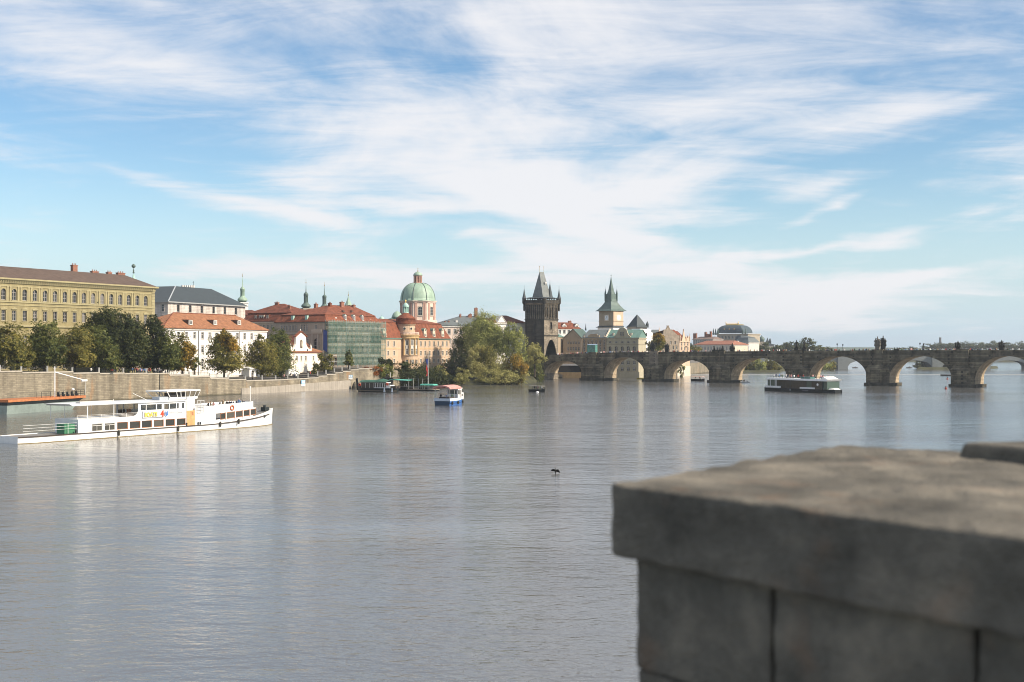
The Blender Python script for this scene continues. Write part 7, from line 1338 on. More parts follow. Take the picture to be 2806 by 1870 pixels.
b = MB(); x = Af(638); ring(b, (x, hy(x) - .12, 3.42), .36, .1); b.build('lifebuoy', [M('lifebuoy_orange', (.55, .13, .05), .5, .1, 3)], cb)
b = MB(); x = Af(686, BM / 2); b.tube((x, BM / 2, 3.2), (x, BM / 2, Zf_(686, 1064, BM / 2)), .06, n=6); b.box(x - .08, x + .08, BM/2 - .08, BM/2 + .08, Zf_(686, 1064, BM / 2), Zf_(686, 1059, BM / 2)); b.build('foremast', [BW_P], cb)
for p, z in ((323, .95), (486, .95), (601, 1.2), (652, 1.45)): b = MB(); x = Af(p); b.lathe([(.08, -.75), (.17, -.6), (.17, 0), (.08, .12)], 8, (x, BM/2 - half(x) - .2, z)); b.build('fender', [RUBBER], cb)
b = MB(); x = Af(741); y = BM/2 - half(x) - .12; b.tube((x - .35, y, 1.45), (x + .35, y, 1.75), .06, n=5); b.tube((x - .3, y, 1.8), (x + .3, y, 1.4), .05, n=5); b.tube((x - .2, y, 1.3), (x - .35, y, 1.9), .06, n=5); b.build('anchor', [IRON], cb)
b = MB(); x = Af(726, BM/2); b.box(x - .5, x + .5, 2.3, 3.3, sheer(x) - .1, sheer(x) + .55); b.lathe([(.25, 0), (.25, .6)], 8, (x - .3, 2.6, sheer(x) + .3)); b.build('windlass', [IRON], cb)
for p in (513.5, 545, 551, 209): b = MB(); x = Af(p); b.lathe([(.09, 0), (.09, .3), (.13, .32), (.13, .4)], 6, (x, .12, 1.02)); b.build('bollard', [IRON], cb)
# sign board and lettering
x0, x1 = Af(391, .1), Af(461, .1); b = MB(); b.box(x0, x1 - .9, .08, .26, 2.62, 3.62); sg = b.build('sign_board', [M('sign_grey', (.48, .50, .52), .6, .08, 1)], cb)
YEL = M('sign_yellow', (.85, .62, .10), .5, .03, 1); REDP = M('sign_red', (.70, .06, .02), .5, .03, 1); BLUP = M('sign_blue', (.03, .16, .48), .5, .03, 1); OUTL = M('sign_outline', (.16, .13, .05), .5, .03, 1)
def put(body, size, mat, x, z, y=.05, off_=0.02, sx=1.0): o = ob('lettering', text_mesh(body, size, mat, .02, 0, off_), sg, (x, y, z)); o.scale = (sx, 1, 1); return o
wS = x1 - x0; put('BOATS', .86, OUTL, x0 + .30, 2.78, .065, .05, .93); put('BOATS', .86, YEL, x0 + .30, 2.78, .03, .022, .93); put('4', 1.28, REDP, x0 + wS * .695, 2.70, .03, .05, .95); put('U', .88, BLUP, x0 + wS * .872, 2.80, .03, .05, .9)
GREYT = M('faded_grey_lettering', (.45, .47, .49), .6, .05, 1); put('Cruise', .5, GREYT, Af(486, .1), 3.05, .17, 0.0, .85)
b = MB(); rr_ = random.Random(5)
for i in range(8): x = Af(466, .1) + i * .19; b.box(x, x + .07, .2, .235, 3.05, 3.05 + rr_.choice((.18, .22, .34)))
for i in range(14): x = Af(247, .1) + i * .22; b.box(x, x + .1, .2, .235, 2.62, 2.62 + rr_.choice((.06, .09, .05)))
tag(b.build('faded_marks', [GREYT], sg), kind='stuff')
# passengers on the fore deck
for p, yl, c in ((571, 1.2, 'black'), (577, 1.6, 'tan'), (585, 1.4, 'pink'), (603, 1.5, 'grey'), (611, 1.3, 'tan'), (622, 1.5, 'black'), (629, 1.9, 'black'), (634, 1.3, 'navy'), (639, 1.7, 'black'), (648, 1.6, 'navy'), (655, 1.5, 'blue'), (659, 1.9, 'green'), (665, 1.8, 'black'), (669, 1.6, 'navy')):
    pw_ = f.world(Af(p, yl), yl, 3.12 + .0); tall = p in (655, 611)
    person((pw_.x, pw_.y, 3.12 if tall else 2.9), f.rz + rp.uniform(-.5, .5) + (1.5 if rp.random() < .5 else -1.5), 'stand' if tall else 'sit', c, f'passenger in {c} on the fore deck of the white cruise boat', f'{c} clad passengers on the white cruise boat')
# ---- moored terrace boat at the left edge, with its boom
f = Fr(W2(20, 248), W2(233, 273), 0); root = thing('terrace_boat', 'moored boat terrace with rust orange deck edge at the left edge behind the cruise boat', 'boat', f.loc, f.rz); Lb = f.L
z0 = f.Z(233, 1087); b = MB(); b.hexa([(0, .2, -.5), (Lb - 5, .2, -.5), (Lb - 5, 5, -.5), (0, 5, -.5)], [(0, 0, z0 - .9), (Lb - 2.2, 0, z0 - .9), (Lb - 2.2, 5, z0 - .9), (0, 5, z0 - .9)]); b.build('hull', [M('grey_green_hull', (.20, .24, .22), .6, .15, .6)], root)
b = MB(); b.hexa([(0, 0, z0 - .9), (Lb - 2.2, 0, z0 - .9), (Lb - 2.2, 5, z0 - .9), (0, 5, z0 - .9)], [(0, 0, z0 - .25), (Lb - .4, 0, z0 - .25), (Lb - .4, 5, z0 - .25), (0, 5, z0 - .25)]); b.build('flare', [BLK], root)
b = MB(); b.box(0, Lb, -.2, 5.2, z0 - .25, z0 + .25); b.build('deck_edge', [M('rust_orange_paint', (.40, .15, .06), .7, .25, 1.2)], root)
b = MB()
for i in range(12): x = Lb - .15 - i * 1.5; b.tube((x, 0, z0 + .2), (x, 0, z0 + 1.5), .04, n=4)
for z in (.7, 1.1, 1.5): b.tube((0, 0, z0 + z), (Lb - .1, 0, z0 + z), .03, n=4); b.tube((Lb - .1, 0, z0 + z), (Lb - .1, 5, z0 + z), .03, n=4)
b.build('railing', [IRON], root)
for i in range(5): x = Lb - 1.2 - i * 1.6; b = MB(); b.box(x - .25, x + .25, 1.0, 1.5, z0 + .25, z0 + .7); b.box(x - .25, x - .18, 1.0, 1.5, z0 + .7, z0 + 1.2); b.build('chair', [IRON], root)
b = MB(); xm = f.A(150, 2); zt = f.Z(150, 1020, 2); b.tube((xm, 2, z0), (xm, 2, zt + 1.2), .12, n=6); b.tube((xm, 2, zt), (f.A(228, 2), 2, f.Z(228, 1041.5, 2)), .11, n=6); b.box(f.A(224, 2), f.A(238, 2), 1.85, 2.15, f.Z(231, 1045.5, 2), f.Z(231, 1040.5, 2)); b.tube((f.A(235, 2), 2, f.Z(235, 1045, 2)), (f.A(233, 2), 2, z0 + .3), .03, n=4); b.build('boom', [BW_P], root)
b = MB(); b.lathe([(.05, 0), (.3, .1), (.35, .35), (.2, .5)], 8, (f.A(200, .6), .6, z0 + 1.4)); b.build('round_lamp', [BW_P], root)

# ---- blue and white motor boat under a red canopy
th = R(25); p1 = W2(1232.5, 287); u_ = Vector((math.cos(th), -math.sin(th))); f = Fr(p1 - u_ * 4.0, p1, 0); root = thing('blue_motor_boat', 'small blue and white motor boat with pinkish red canopy', 'boat', f.loc, f.rz); Lb = 9.6
def hb(y): t = max(0, (y - 4.5) / (Lb - 4.5)); return 2.0 * (1 - t ** 2.0) + .05
def sh(y): return 1.0 + .75 * max(0, (y - 3) / (Lb - 3)) ** 1.8
BLU = M('blue_hull_paint', (.045, .13, .36), .4, .12, .6); BLU_D = M('dark_blue_transom', (.020, .045, .085), .45, .1, .8); GW = M('pale_blue_gunwale', (.48, .54, .62), .5, .1, .8); CAN = M('red_canopy_fabric', (.56, .27, .24), .8, .18, 1.0)
ys = [Lb * i / 24 for i in range(25)]; b = MB()
for y0, y1 in zip(ys, ys[1:]):
    for s in (1, -1):
        q = [(2 + s * hb(y0) * .9, y0, -.4), (2 + s * hb(y1) * .9, y1, -.4), (2 + s * hb(y1), y1, sh(y1)), (2 + s * hb(y0), y0, sh(y0))]; b.quad(*(q if s == 1 else q[::-1]))
    b.quad((2 - hb(y0), y0, sh(y0) - .1), (2 + hb(y0), y0, sh(y0) - .1), (2 + hb(y1), y1, sh(y1) - .1), (2 - hb(y1), y1, sh(y1) - .1))
b.mi = 1; b.quad((.2, 0, -.4), (3.8, 0, -.4), (4.05, 0, 1.0), (-.05, 0, 1.0)); b.build('hull', [BLU, BLU_D], root)
b = MB(); b.box(-.08, 4.08, -.03, .15, 1.0, 1.62)
for y0, y1 in zip(ys, ys[1:]):
    if y1 > 6.0: break
    for s in (1, -1): b.hexa([(2 + s * hb(y0), y0, sh(y0)), (2 + s * hb(y1), y1, sh(y1)), (2 + s * (hb(y1) - .12), y1, sh(y1)), (2 + s * (hb(y0) - .12), y0, sh(y0))], [(2 + s * hb(y0), y0, 1.65), (2 + s * hb(y1), y1, 1.65), (2 + s * (hb(y1) - .12), y1, 1.65), (2 + s * (hb(y0) - .12), y0, 1.65)])
b.build('gunwale', [GW], root)
b = MB()
for y0, y1 in zip(ys, ys[1:]): b.quad((2 + hb(y0) * .97 + .04, y0, .45 * sh(y0)), (2 + hb(y1) * .97 + .04, y1, .45 * sh(y1)), (2 + hb(y1) * .97 + .04, y1, .45 * sh(y1) + .12), (2 + hb(y0) * .97 + .04, y0, .45 * sh(y0) + .12))
b.build('side_strake', [BLU_D], root)
b = MB(); b.box(.6, 3.4, 5.2, 7.2, 1.0, 3.75); b.box(.45, 3.55, 5.0, 7.4, 3.75, 3.9); b.build('wheelhouse', [BW_P], root)
for (y, w) in ((5.6, .5), (6.2, .4)): b = MB(); b.box(3.38, 3.43, y - w/2, y + w/2, 2.4, 3.4); b.build('wheelhouse_window', [DARKWIN], root)
b = MB(); b.box(3.38, 3.43, 6.55, 6.95, 1.5, 3.5); b.build('wheelhouse_door', [RUB], root)
b = MB(); b.box(.9, 3.1, 5.14, 5.19, 2.5, 3.4); b.build('wheelhouse_window', [DARKWIN], root)
b = MB(); b.box(.9, 3.1, 7.2, 8.7, 1.2, 2.75); b.build('fore_cabin', [BW_P], root); b = MB(); b.box(3.08, 3.12, 7.6, 8.3, 1.9, 2.4); b.build('cabin_window', [DARKWIN], root)
b = MB(); nn = 10; yc0, yc1 = -.5, 5.4
for i in range(nn):
    t0, t1 = -1 + 2 * i / nn, -1 + 2 * (i + 1) / nn; x0, x1 = 2 + 2.25 * t0, 2 + 2.25 * t1; h0, h1 = 4.15 + .55 * (1 - t0 * t0), 4.15 + .55 * (1 - t1 * t1); b.quad((x0, yc0, h0), (x1, yc0, h1), (x1, yc1, h1), (x0, yc1, h0)); b.quad((x0, yc0, h0 - .32), (x1, yc0, h1 - .32), (x1, yc0, h1), (x0, yc0, h0)); b.quad((x1, yc1, h1 - .32), (x0, yc1, h0 - .32), (x0, yc1, h0), (x1, yc1, h1))
for x in (-.25, 4.25): b.quad((x, yc0, 3.8), (x, yc1, 3.8), (x, yc1, 4.16), (x, yc0, 4.16))
b.build('canopy', [CAN], root)
b = MB()
for x in (.1, 3.9):
    for y in (.2, 2.6, 5.0): b.tube((x, y, 1.5), (x, y, 4.2), .05, n=5)
for z in (2.1, 2.6): b.tube((.1, .2, z), (3.9, .2, z), .03, n=4)
b.build('canopy_post', [POST_M], root)
b = MB(); b.box(.6, 3.4, 1.0, 4.0, .95, 1.9); b.build('bench', [RUB], root)
for y in (.9, 3.8, 7.2): b = MB(); b.lathe([(.08, -.6), (.2, -.45), (.2, .1), (.08, .25)], 8, (2 + hb(y) + .22, y, .75)); b.build('fender', [RUBBER], root)
for (x, y, c) in ((1.0, 1.2, 'black'), (1.8, 2.2, 'white'), (2.6, 1.0, 'navy'), (3.0, 3.0, 'green'), (1.3, 3.4, 'black')): p = f.world(x, y, 1.0); person(tuple(p), rp.uniform(0, 6), 'stand', c, f'passenger in {c} under the red canopy of the blue boat', f'{c} clad passengers on the blue boat')

# ---- black moored boat with white framed cabin
f = Fr(W2(974, 380), W2(1082, 374), 0); root = thing('black_moored_boat', 'black moored boat with white framed cabin windows and green tarpaulin', 'boat', f.loc, f.rz); Lb = f.L; Zm = lambda y, p=1030: f.Z(p, y)
b = MB(); B2 = 3.6; ys = [i / 20 for i in range(21)]
def hm(t): return 1.8 * (1 - (abs(2*t - 1)) ** 5 * .75)
def shm(t): return 1.25 + 1.2 * max(0, (.16 - t) / .16) ** 1.5 + .5 * max(0, (t - .85) / .15) ** 2
for t0, t1 in zip(ys, ys[1:]):
    for s in (-1, 1): q = [(t0 * Lb, 1.8 + s * hm(t0) * .9, -.4), (t1 * Lb, 1.8 + s * hm(t1) * .9, -.4), (t1 * Lb, 1.8 + s * hm(t1), shm(t1)), (t0 * Lb, 1.8 + s * hm(t0), shm(t0))]; b.quad(*q)
    b.quad((t0 * Lb, 1.8 - hm(t0), 1.2), (t1 * Lb, 1.8 - hm(t1), 1.2), (t1 * Lb, 1.8 + hm(t1), 1.2), (t0 * Lb, 1.8 + hm(t0), 1.2))
b.quad((0, 1.8 - hm(0) * .9, -.4), (0, 1.8 - hm(0), shm(0)), (0, 1.8 + hm(0), shm(0)), (0, 1.8 + hm(0) * .9, -.4)); b.quad((Lb, 1.8 - hm(1) * .9, -.4), (Lb, 1.8 + hm(1) * .9, -.4), (Lb, 1.8 + hm(1), shm(1)), (Lb, 1.8 - hm(1), shm(1))); b.build('hull', [BLK], root)
b = MB()
for t0, t1 in zip(ys, ys[1:]): b.quad((t0 * Lb, 1.8 - hm(t0) * .95 - .06, .35), (t1 * Lb, 1.8 - hm(t1) * .95 - .06, .35), (t1 * Lb, 1.8 - hm(t1) * .95 - .06, .5), (t0 * Lb, 1.8 - hm(t0) * .95 - .06, .5))
b.build('strake', [M('dull_wood_strake', (.22, .18, .13), .8, .2, 1)], root)
b = MB(); b.hexa([(-.5, 1.5, .6), (.3, 1.5, .2), (.3, 2.1, .2), (-.5, 2.1, .6)], [(-.9, 1.6, 4.0), (-.45, 1.6, 4.2), (-.45, 2.0, 4.2), (-.9, 2.0, 4.0)]); b.build('stem_post', [BLK], root)
x0, x1, x2 = f.A(988), f.A(1023), f.A(1056); b = MB(); b.box(x0, x1 - .01, .35, 3.2, 1.2, 2.9); b.build('dark_cabin', [GLASS_D], root); b = MB()
for i in range(4): x = x0 + (x1 - x0) * i / 3; b.box(x - .05, x + .05, .3, .4, 1.2, 2.9)
b.box(x0, x1 - .06, .28, .42, 2.8, 2.95); b.build('cabin_post', [W_TRIM], root)
b = MB(); b.box(x1, x2, .32, 3.2, 1.15, 1.45); b.box(x1, x2, .32, 3.2, 2.75, 2.98)
for i in range(8): x = x1 + (x2 - x1) * i / 7; b.box(x - .07, x + .07, .32, .42, 1.45, 2.75)
b.build('white_cabin_frame', [BW_P], root); b = MB(); b.box(x1 + .05, x2 - .05, .45, 3.1, 1.45, 2.75); b.build('cabin_glazing', [GLASS_D], root)
b = MB(); xs_ = [f.A(p) for p in (984, 996, 1010, 1022, 1030, 1040, 1050, 1058)]; hs_ = [.62, .7, .75, .65, 1.0, 1.15, .85, .55]
for i in range(7):
    for (ya, yb2, k0, k1) in ((.1, 1.2, .25, .9), (1.2, 2.4, .9, 1.0), (2.4, 3.4, 1.0, .3)): b.quad((xs_[i], ya, 2.95 + hs_[i] * k0), (xs_[i+1], ya, 2.95 + hs_[i+1] * k0), (xs_[i+1], yb2, 2.95 + hs_[i+1] * k1), (xs_[i], yb2, 2.95 + hs_[i] * k1))
    b.quad((xs_[i], .1, 2.9), (xs_[i+1], .1, 2.9), (xs_[i+1], .1, 2.95 + hs_[i+1] * .25), (xs_[i], .1, 2.95 + hs_[i] * .25))
b.build('tarpaulin', [M('green_tarp', (.045, .12, .085), .7, .3, .8)], root)
RING = M('lifebuoy_red', (.62, .08, .03), .5, .1, 3)
for px, z in ((985.5, 2.2), (1060.5, 2.5)): b = MB(); ring(b, (f.A(px), .02, z), .33, .12); b.build('lifebuoy', [RING], root)
b = MB(); b.box(f.A(1057), f.A(1067), .3, 3, 1.2, 2.2); b.build('white_locker', [BW_P], root)
b = MB(); b.box(f.A(1066), Lb, .5, 3.2, 1.2, 1.9); b.build('aft_bulwark', [RUB], root)
for px in (1053, 1074): b = MB(); x = f.A(px); b.hexa([(x - .35, -.05, .1), (x + .35, -.05, .1), (x + .35, .05, .1), (x - .35, .05, .1)], [(x - .1, -.05, 1.4), (x + .1, -.05, 1.4), (x + .1, .05, 1.4), (x - .1, .05, 1.4)]); b.build('blue_board', [GW], root)
# tug behind it
f = Fr(W2(1046, 396), W2(1112, 390), 0); root = thing('dark_tug', 'dark tug with a big tyre on its roof behind the black moored boat', 'boat', f.loc, f.rz); Lb = f.L
b = MB(); b.hexa([(.4, .3, -.4), (Lb - .6, .3, -.4), (Lb - .6, 2.7, -.4), (.4, 2.7, -.4)], [(0, 0, 1.3), (Lb, 0, 1.3), (Lb, 3, 1.3), (0, 3, 1.3)]); b.build('hull', [BLK], root); b = MB(); b.box(.3, 2.6, .4, 2.6, 1.3, 3.9); b.box(.1, 5.5, .2, 2.8, 3.9, 4.05); b.build('cabin', [RUB], root)
for i, x in enumerate((.9, 1.9)): b = MB(); b.box(x - .35, x + .35, .36, .4, 2.6, 3.5); b.build('cabin_window', [DARKWIN], root)
b = MB(); ring(b, (1.2, 1.2, 4.45), .42, .22, 14); b.build('tyre', [RUBBER], root); b = MB(); b.lathe([(.16, 0), (.14, 1.4), (.2, 1.45), (.2, 1.6)], 8, (2.3, 1.5, 4.05)); b.build('exhaust', [POST_M], root)
for x in (3.4, 4.6, 5.4): b = MB(); b.tube((x, .3, 1.3), (x, .3, 3.9), .05, n=4); b.build('canopy_post', [IRON], root)
b = MB(); b.hexa([(3.2, -.2, 3.3), (Lb + .6, -.2, 3.1), (Lb + .6, 2.6, 3.3), (3.2, 2.6, 3.5)], [(3.2, -.2, 3.42), (Lb + .6, -.2, 3.22), (Lb + .6, 2.6, 3.42), (3.2, 2.6, 3.62)]); b.build('awning', [M('teal_awning', (.10, .38, .30), .7, .12, 1)], root)
# ---- landing stage
f = Fr(W2(1096, 392), W2(1190, 386), 0); root = thing('landing_stage', 'floating landing stage with posts, railing and a teal awning', 'pontoon', f.loc, f.rz); Lb = f.L
b = MB(); b.box(0, Lb, 0, 3, -.3, .38); b.build('float', [BLK], root); b = MB(); b.box(-.1, Lb + .1, -.1, 3.1, .38, .52); b.build('deck', [M('grey_planks', (.28, .23, .18), .9, .2, 1.5)], root)
for px in (1109, 1114, 1120, 1133, 1146, 1158, 1164, 1176): x = f.A(px, .2); h = {1120: 3.6, 1133: 3.4, 1146: 3.3, 1158: 3.4}.get(px, 1.6); b = MB(); b.tube((x, .2, .5), (x, .2, .5 + h), .06, n=5); b.build('post', [POST_M], root)
b = MB()
for z in (.95, 1.4): b.tube((f.A(1109), .2, z), (f.A(1186), .2, z), .03, n=4)
b.tube((f.A(1120), .2, 3.8), (f.A(1162), .2, 3.7), .03, n=4); b.build('railing', [POST_M], root)
xa, xb = f.A(1151), f.A(1190.5); z = f.Z(1170, 1056.5); b = MB(); b.hexa([(xa, -.3, z), (xb, -.3, z), (xb, 2.5, z), (xa, 2.5, z)], [(xa + .3, 0, z + .42), (xb - .6, 0, z + .42), (xb - .6, 2.2, z + .42), (xa + .3, 2.2, z + .42)]); b.build('awning', [MATS['teal_awning']], root)
b = MB()
for x in (xa + .3, xb - .5):
    for y in (0, 2.2): b.tube((x, y, .5), (x, y, z + .1), .05, n=5)
b.build('awning_post', [POST_M], root)
for px in (1126, 1152, 1168): b = MB(); x = f.A(px, 1); b.box(x - .7, x + .7, 1.2, 1.7, .52, 1.1); b.build('bench', [RUB], root)
# flag
x, y = f.world(f.A(1173, .6), .6).xy; fp = thing('flagpole', 'tall white flagpole with a hanging blue white and red flag at the landing stage', 'flagpole', (x, y, .5)); k = y / F; zt = CH - (975 - HY) * k - .5; b = MB(); b.tube((0, 0, 0), (0, 0, zt), .09, .06, 8); b.lathe([(.03, 0), (.12, .1), (.03, .22)], 8, (0, 0, zt)); b.build('pole', [BW_P], fp)
FB = M('flag_blue', (.03, .06, .25), .8, .1, 2); FRD = M('flag_red', (.50, .04, .03), .8, .1, 2); FW = M('flag_white', (.7, .7, .7), .8, .05, 2); b = MB(); zf1 = CH - (984 - HY) * k - .5; zf0 = CH - (1031 - HY) * k - .5; n_ = 12
for j in range(n_):
    t0, t1 = j / n_, (j + 1) / n_; za, zb_ = zf1 + (zf0 - zf1) * t0, zf1 + (zf0 - zf1) * t1; w0 = .45 + .16 * math.sin(j * 1.1); w1 = .45 + .16 * math.sin((j + 1) * 1.1)
    for i in range(3):
        b.mi = 0 if j < 5 and i < 2 else (1 if i > 0 or j > 7 else 0); b.mi = 0 if j < 4 else (2 if (i == 0 and j < 6) else 1); xx = [-.08 - w * q for q in (i / 3, (i + 1) / 3) for w in (w0, w1)]
        y0_, y1_ = .06 * math.sin(i * 2 + j), .06 * math.sin((i + 1) * 2 + j); b.quad((xx[0], y0_, za), (xx[1], y0_, zb_), (xx[3], y1_, zb_), (xx[2], y1_, za))
b.build('flag', [FB, FRD, FW], fp)

# ---- small dark launch
def launch(name, label, pL, dL, pR, dR, hull, roof, hh, rh, beam=1.9, frame=None, ppl=()):
    f = Fr(W2(pL, dL), W2(pR, dR), 0); root = thing(name, label, 'boat', f.loc, f.rz); Lb = f.L; frame = frame or IRON
    b = MB(); n_ = 12
    for i in range(n_):
        t0, t1 = i / n_, (i + 1) / n_; h0, h1 = [beam / 2 * (1 - max(0, (t - .6) / .4) ** 2 * .9) for t in (t0, t1)]; s0, s1 = [hh * (1 + .35 * max(0, (t - .6) / .4) ** 2) for t in (t0, t1)]
        for s in (-1, 1): b.quad((t0 * Lb, beam/2 + s * h0 * .85, -.3), (t1 * Lb, beam/2 + s * h1 * .85, -.3), (t1 * Lb, beam/2 + s * h1, s1), (t0 * Lb, beam/2 + s * h0, s0))
        b.quad((t0 * Lb, beam/2 - h0, s0 * .7), (t1 * Lb, beam/2 - h1, s1 * .7), (t1 * Lb, beam/2 + h1, s1 * .7), (t0 * Lb, beam/2 + h0, s0 * .7))
    b.quad((0, beam * .08, -.3), (0, 0, hh), (0, beam, hh), (0, beam * .92, -.3)); b.build('hull', [hull], root)
    b = MB(); b.hexa([(.1, -.05, rh), (Lb * .92, -.05, rh), (Lb * .92, beam + .05, rh), (.1, beam + .05, rh)], [(.2, .1, rh + .16), (Lb * .9, .1, rh + .16), (Lb * .9, beam - .1, rh + .16), (.2, beam - .1, rh + .16)]); b.build('roof', [roof], root)
    for x in (.2, Lb * .3, Lb * .6, Lb * .88):
        b = MB()
        for y in (.05, beam - .05): b.tube((x, y, hh * .8), (x, y, rh + .05), .045, n=4)
        b.build('roof_post', [frame], root)
    for (t, c) in ppl: p = f.world(Lb * t, beam * .5, hh * .35); person(tuple(p), rp.uniform(0, 6), 'sit', c, f'{c} clad passenger seated in the ' + name.replace('_', ' '), f'{c} clad people in the {name.replace("_", " ")}'); bpy.context.scene.objects[-1] if False else None
    return f, root
f, r_ = launch('dark_launch', 'small black canopied launch before the wooded bank', 1448, 380, 1487, 376.5, BLK, M('grey_canopy', (.20, .19, .17), .8, .2, 1), .75, 1.75, 1.9, None, ((.3, 'black'), (.52, 'pink'), (.8, 'white')))
b = MB(); b.lathe([(.5, -.05), (.35, .15), (.1, .28)], 9, (f.L * .72, -.6, 0), sx=1.3); b.build('bow_foam', [foam], r_)
launch('red_and_white_launch', 'little dark and pinkish launch under the third arch', 1893, 512, 1927, 508, BLK, M('pale_pink_roof', (.60, .40, .34), .7, .1, 1), .8, 1.65, 1.9, W_TRIM, ((.3, 'black'), (.6, 'red')))
# yellow rowing boat drawn up behind the second arch
f = Fr(W2(1743, 540), W2(1767, 538), 0); root = thing('yellow_rowing_boat', 'small yellow boat under the right side of the second arch', 'boat', f.loc, f.rz); b = MB(); n_ = 10
for i in range(n_):
    t0, t1 = i / n_, (i + 1) / n_; w0, w1 = [.75 * math.sin(math.pi * (.08 + .84 * t)) for t in (t0, t1)]
    for s in (-1, 1): b.quad((t0 * f.L, .75 + s * w0 * .6, -.15), (t1 * f.L, .75 + s * w1 * .6, -.15), (t1 * f.L, .75 + s * w1, .62), (t0 * f.L, .75 + s * w0, .62))
    b.quad((t0 * f.L, .75 - w0, .55), (t1 * f.L, .75 - w1, .55), (t1 * f.L, .75 + w1, .55), (t0 * f.L, .75 + w0, .55))
b.build('hull', [M('yellow_boat_paint', (.42, .34, .06), .6, .2, 1)], root); b = MB(); b.box(f.L * .45, f.L * .55, .2, 1.3, .56, .62); b.build('thwart', [WOOD], root)
# pedal boats by the third pier
for i, (px, c, w_) in enumerate(((2031.5, 'black', 'nearest the pier'), (2039, 'navy', 'in the middle of the three'), (2047, 'grey', 'farthest from the pier'))):
    d = 486 - i * 2; q = W2(px, d); root = thing('pedal_boat', f'white pedal boat with dark rider beside the third pier, {w_}', 'pedal boat', (q.x, q.y, 0), -.5, 'pedal boats by the third pier'); b = MB()
    for y in (-.45, .45): b.hexa([(-.7, y - .15, -.1), (.8, y - .15, -.1), (.8, y + .15, -.1), (-.7, y + .15, -.1)], [(-.9, y - .22, .3), (1.1, y - .22, .3), (1.1, y + .22, .3), (-.9, y + .22, .3)])
    b.build('float', [BW_P], root); b = MB(); b.box(-.6, .2, -.4, .4, .3, .5); b.box(-.7, -.6, -.4, .4, .5, 1.0); b.build('seat', [BW_P], root)
    person((q.x, q.y, -.42), -.5 + 1.57, 'sit', c, f'rider in {c} on the pedal boat {w_}', 'pedal boat riders')
# ---- glass sided excursion boat, right of the middle
f = Fr(W2(2094.5, 391), W2(2276, 366), 0); root = thing('glass_excursion_boat', 'modern excursion boat with black hull, dark glass sides and white roof', 'boat', f.loc, f.rz); Lb = f.L; Bm = 6.0; Ag = lambda p, yl=0: f.A(p, yl)
b = MB(); n_ = 16
for i in range(n_):
    t0, t1 = i / n_, (i + 1) / n_; w0, w1 = [Bm / 2 * (1 - max(0, (t - .8) / .2) ** 2.5 * .45) for t in (t0, t1)]
    for s in (-1, 1): b.quad((t0 * Lb, Bm/2 + s * w0 * .95, -.4), (t1 * Lb, Bm/2 + s * w1 * .95, -.4), (t1 * Lb, Bm/2 + s * w1, 1.05), (t0 * Lb, Bm/2 + s * w0, 1.05))
    b.quad((t0 * Lb, Bm/2 - w0, 1.0), (t1 * Lb, Bm/2 - w1, 1.0), (t1 * Lb, Bm/2 + w1, 1.0), (t0 * Lb, Bm/2 + w0, 1.0))
b.quad((0, .1, -.4), (0, 0, 1.05), (0, Bm, 1.05), (0, Bm - .1, -.4)); b.quad((Lb, Bm * .29, -.4), (Lb, Bm * .71, -.4), (Lb, Bm * .725, 1.05), (Lb, Bm * .275, 1.05)); b.build('hull', [BLK], root)
b = MB(); b.box(.1, Ag(2138), .12, Bm - .12, 1.05, 1.65); b.build('aft_bulwark', [BW_P], root)
zr = 3.55; b = MB(); b.box(Ag(2101.5), Ag(2122.5), .3, Bm - .3, 1.65, zr); b.build('aft_cabin_glass', [glass_mat('pale_green_glass', (.06, .09, .07), (.14, .17, .13), .06)], root)
b = MB()
for p in (2101.5, 2109, 2122.5, 2125.5): x = Ag(p); b.box(x - .12, x + .12, .22, .34, 1.65, zr)
b.build('aft_cabin_post', [BW_P], root)
n_ = 9; xs0_, xs1_ = Ag(2124), Ag(2252)
for i in range(n_): x0 = xs0_ + (xs1_ - xs0_) * i / n_; x1 = x0 + (xs1_ - xs0_) / n_; b = MB(); lo = 1.62 if i == 0 else 1.06; b.box(x0 + .04, x1 - .04, .25, .3, lo, zr); b.build('side_glass', [DARKWIN if i not in (6,) else MATS['pale_green_glass']], root)
b = MB()
for i in range(n_ + 1): x = xs0_ + (xs1_ - xs0_) * i / n_; b.box(x - .05, x + .05, .22, .32, 1.06, zr)
b.box(xs0_, xs1_, .32, Bm - .3, 1.06, zr - .02); b.build('saloon_frame', [BLK], root)
b = MB(); b.box(Ag(2190), Ag(2231), .18, .24, 1.06, 1.55); b.build('white_side_panel', [BW_P], root)
b = MB(); b.box(Ag(2252), Ag(2263), .5, Bm - .5, 1.06, zr); b.build('bow_cabin_glass', [MATS['pale_green_glass']], root)
b = MB(); x0, x1 = Ag(2100), Ag(2268); b.hexa([(x0, 0, zr + .05), (x1 - .6, 0, zr - .05), (x1 - .6, Bm, zr - .05), (x0, Bm, zr + .05)], [(x0 + .3, .15, zr + .55), (x1, .1, zr + .55), (x1, Bm - .1, zr + .55), (x0 + .3, Bm - .15, zr + .55)]); b.build('roof', [BW_P], root)
b = MB(); zt = zr + .55
for i in range(15): x = x0 + 1 + (x1 - x0 - 2) * i / 14; b.tube((x, .25, zt), (x, .25, zt + .75), .03, n=4)
b.tube((x0 + 1, .25, zt + .75), (x1 - 1, .25, zt + .75), .03, n=4); b.build('roof_railing', [POST_M], root)
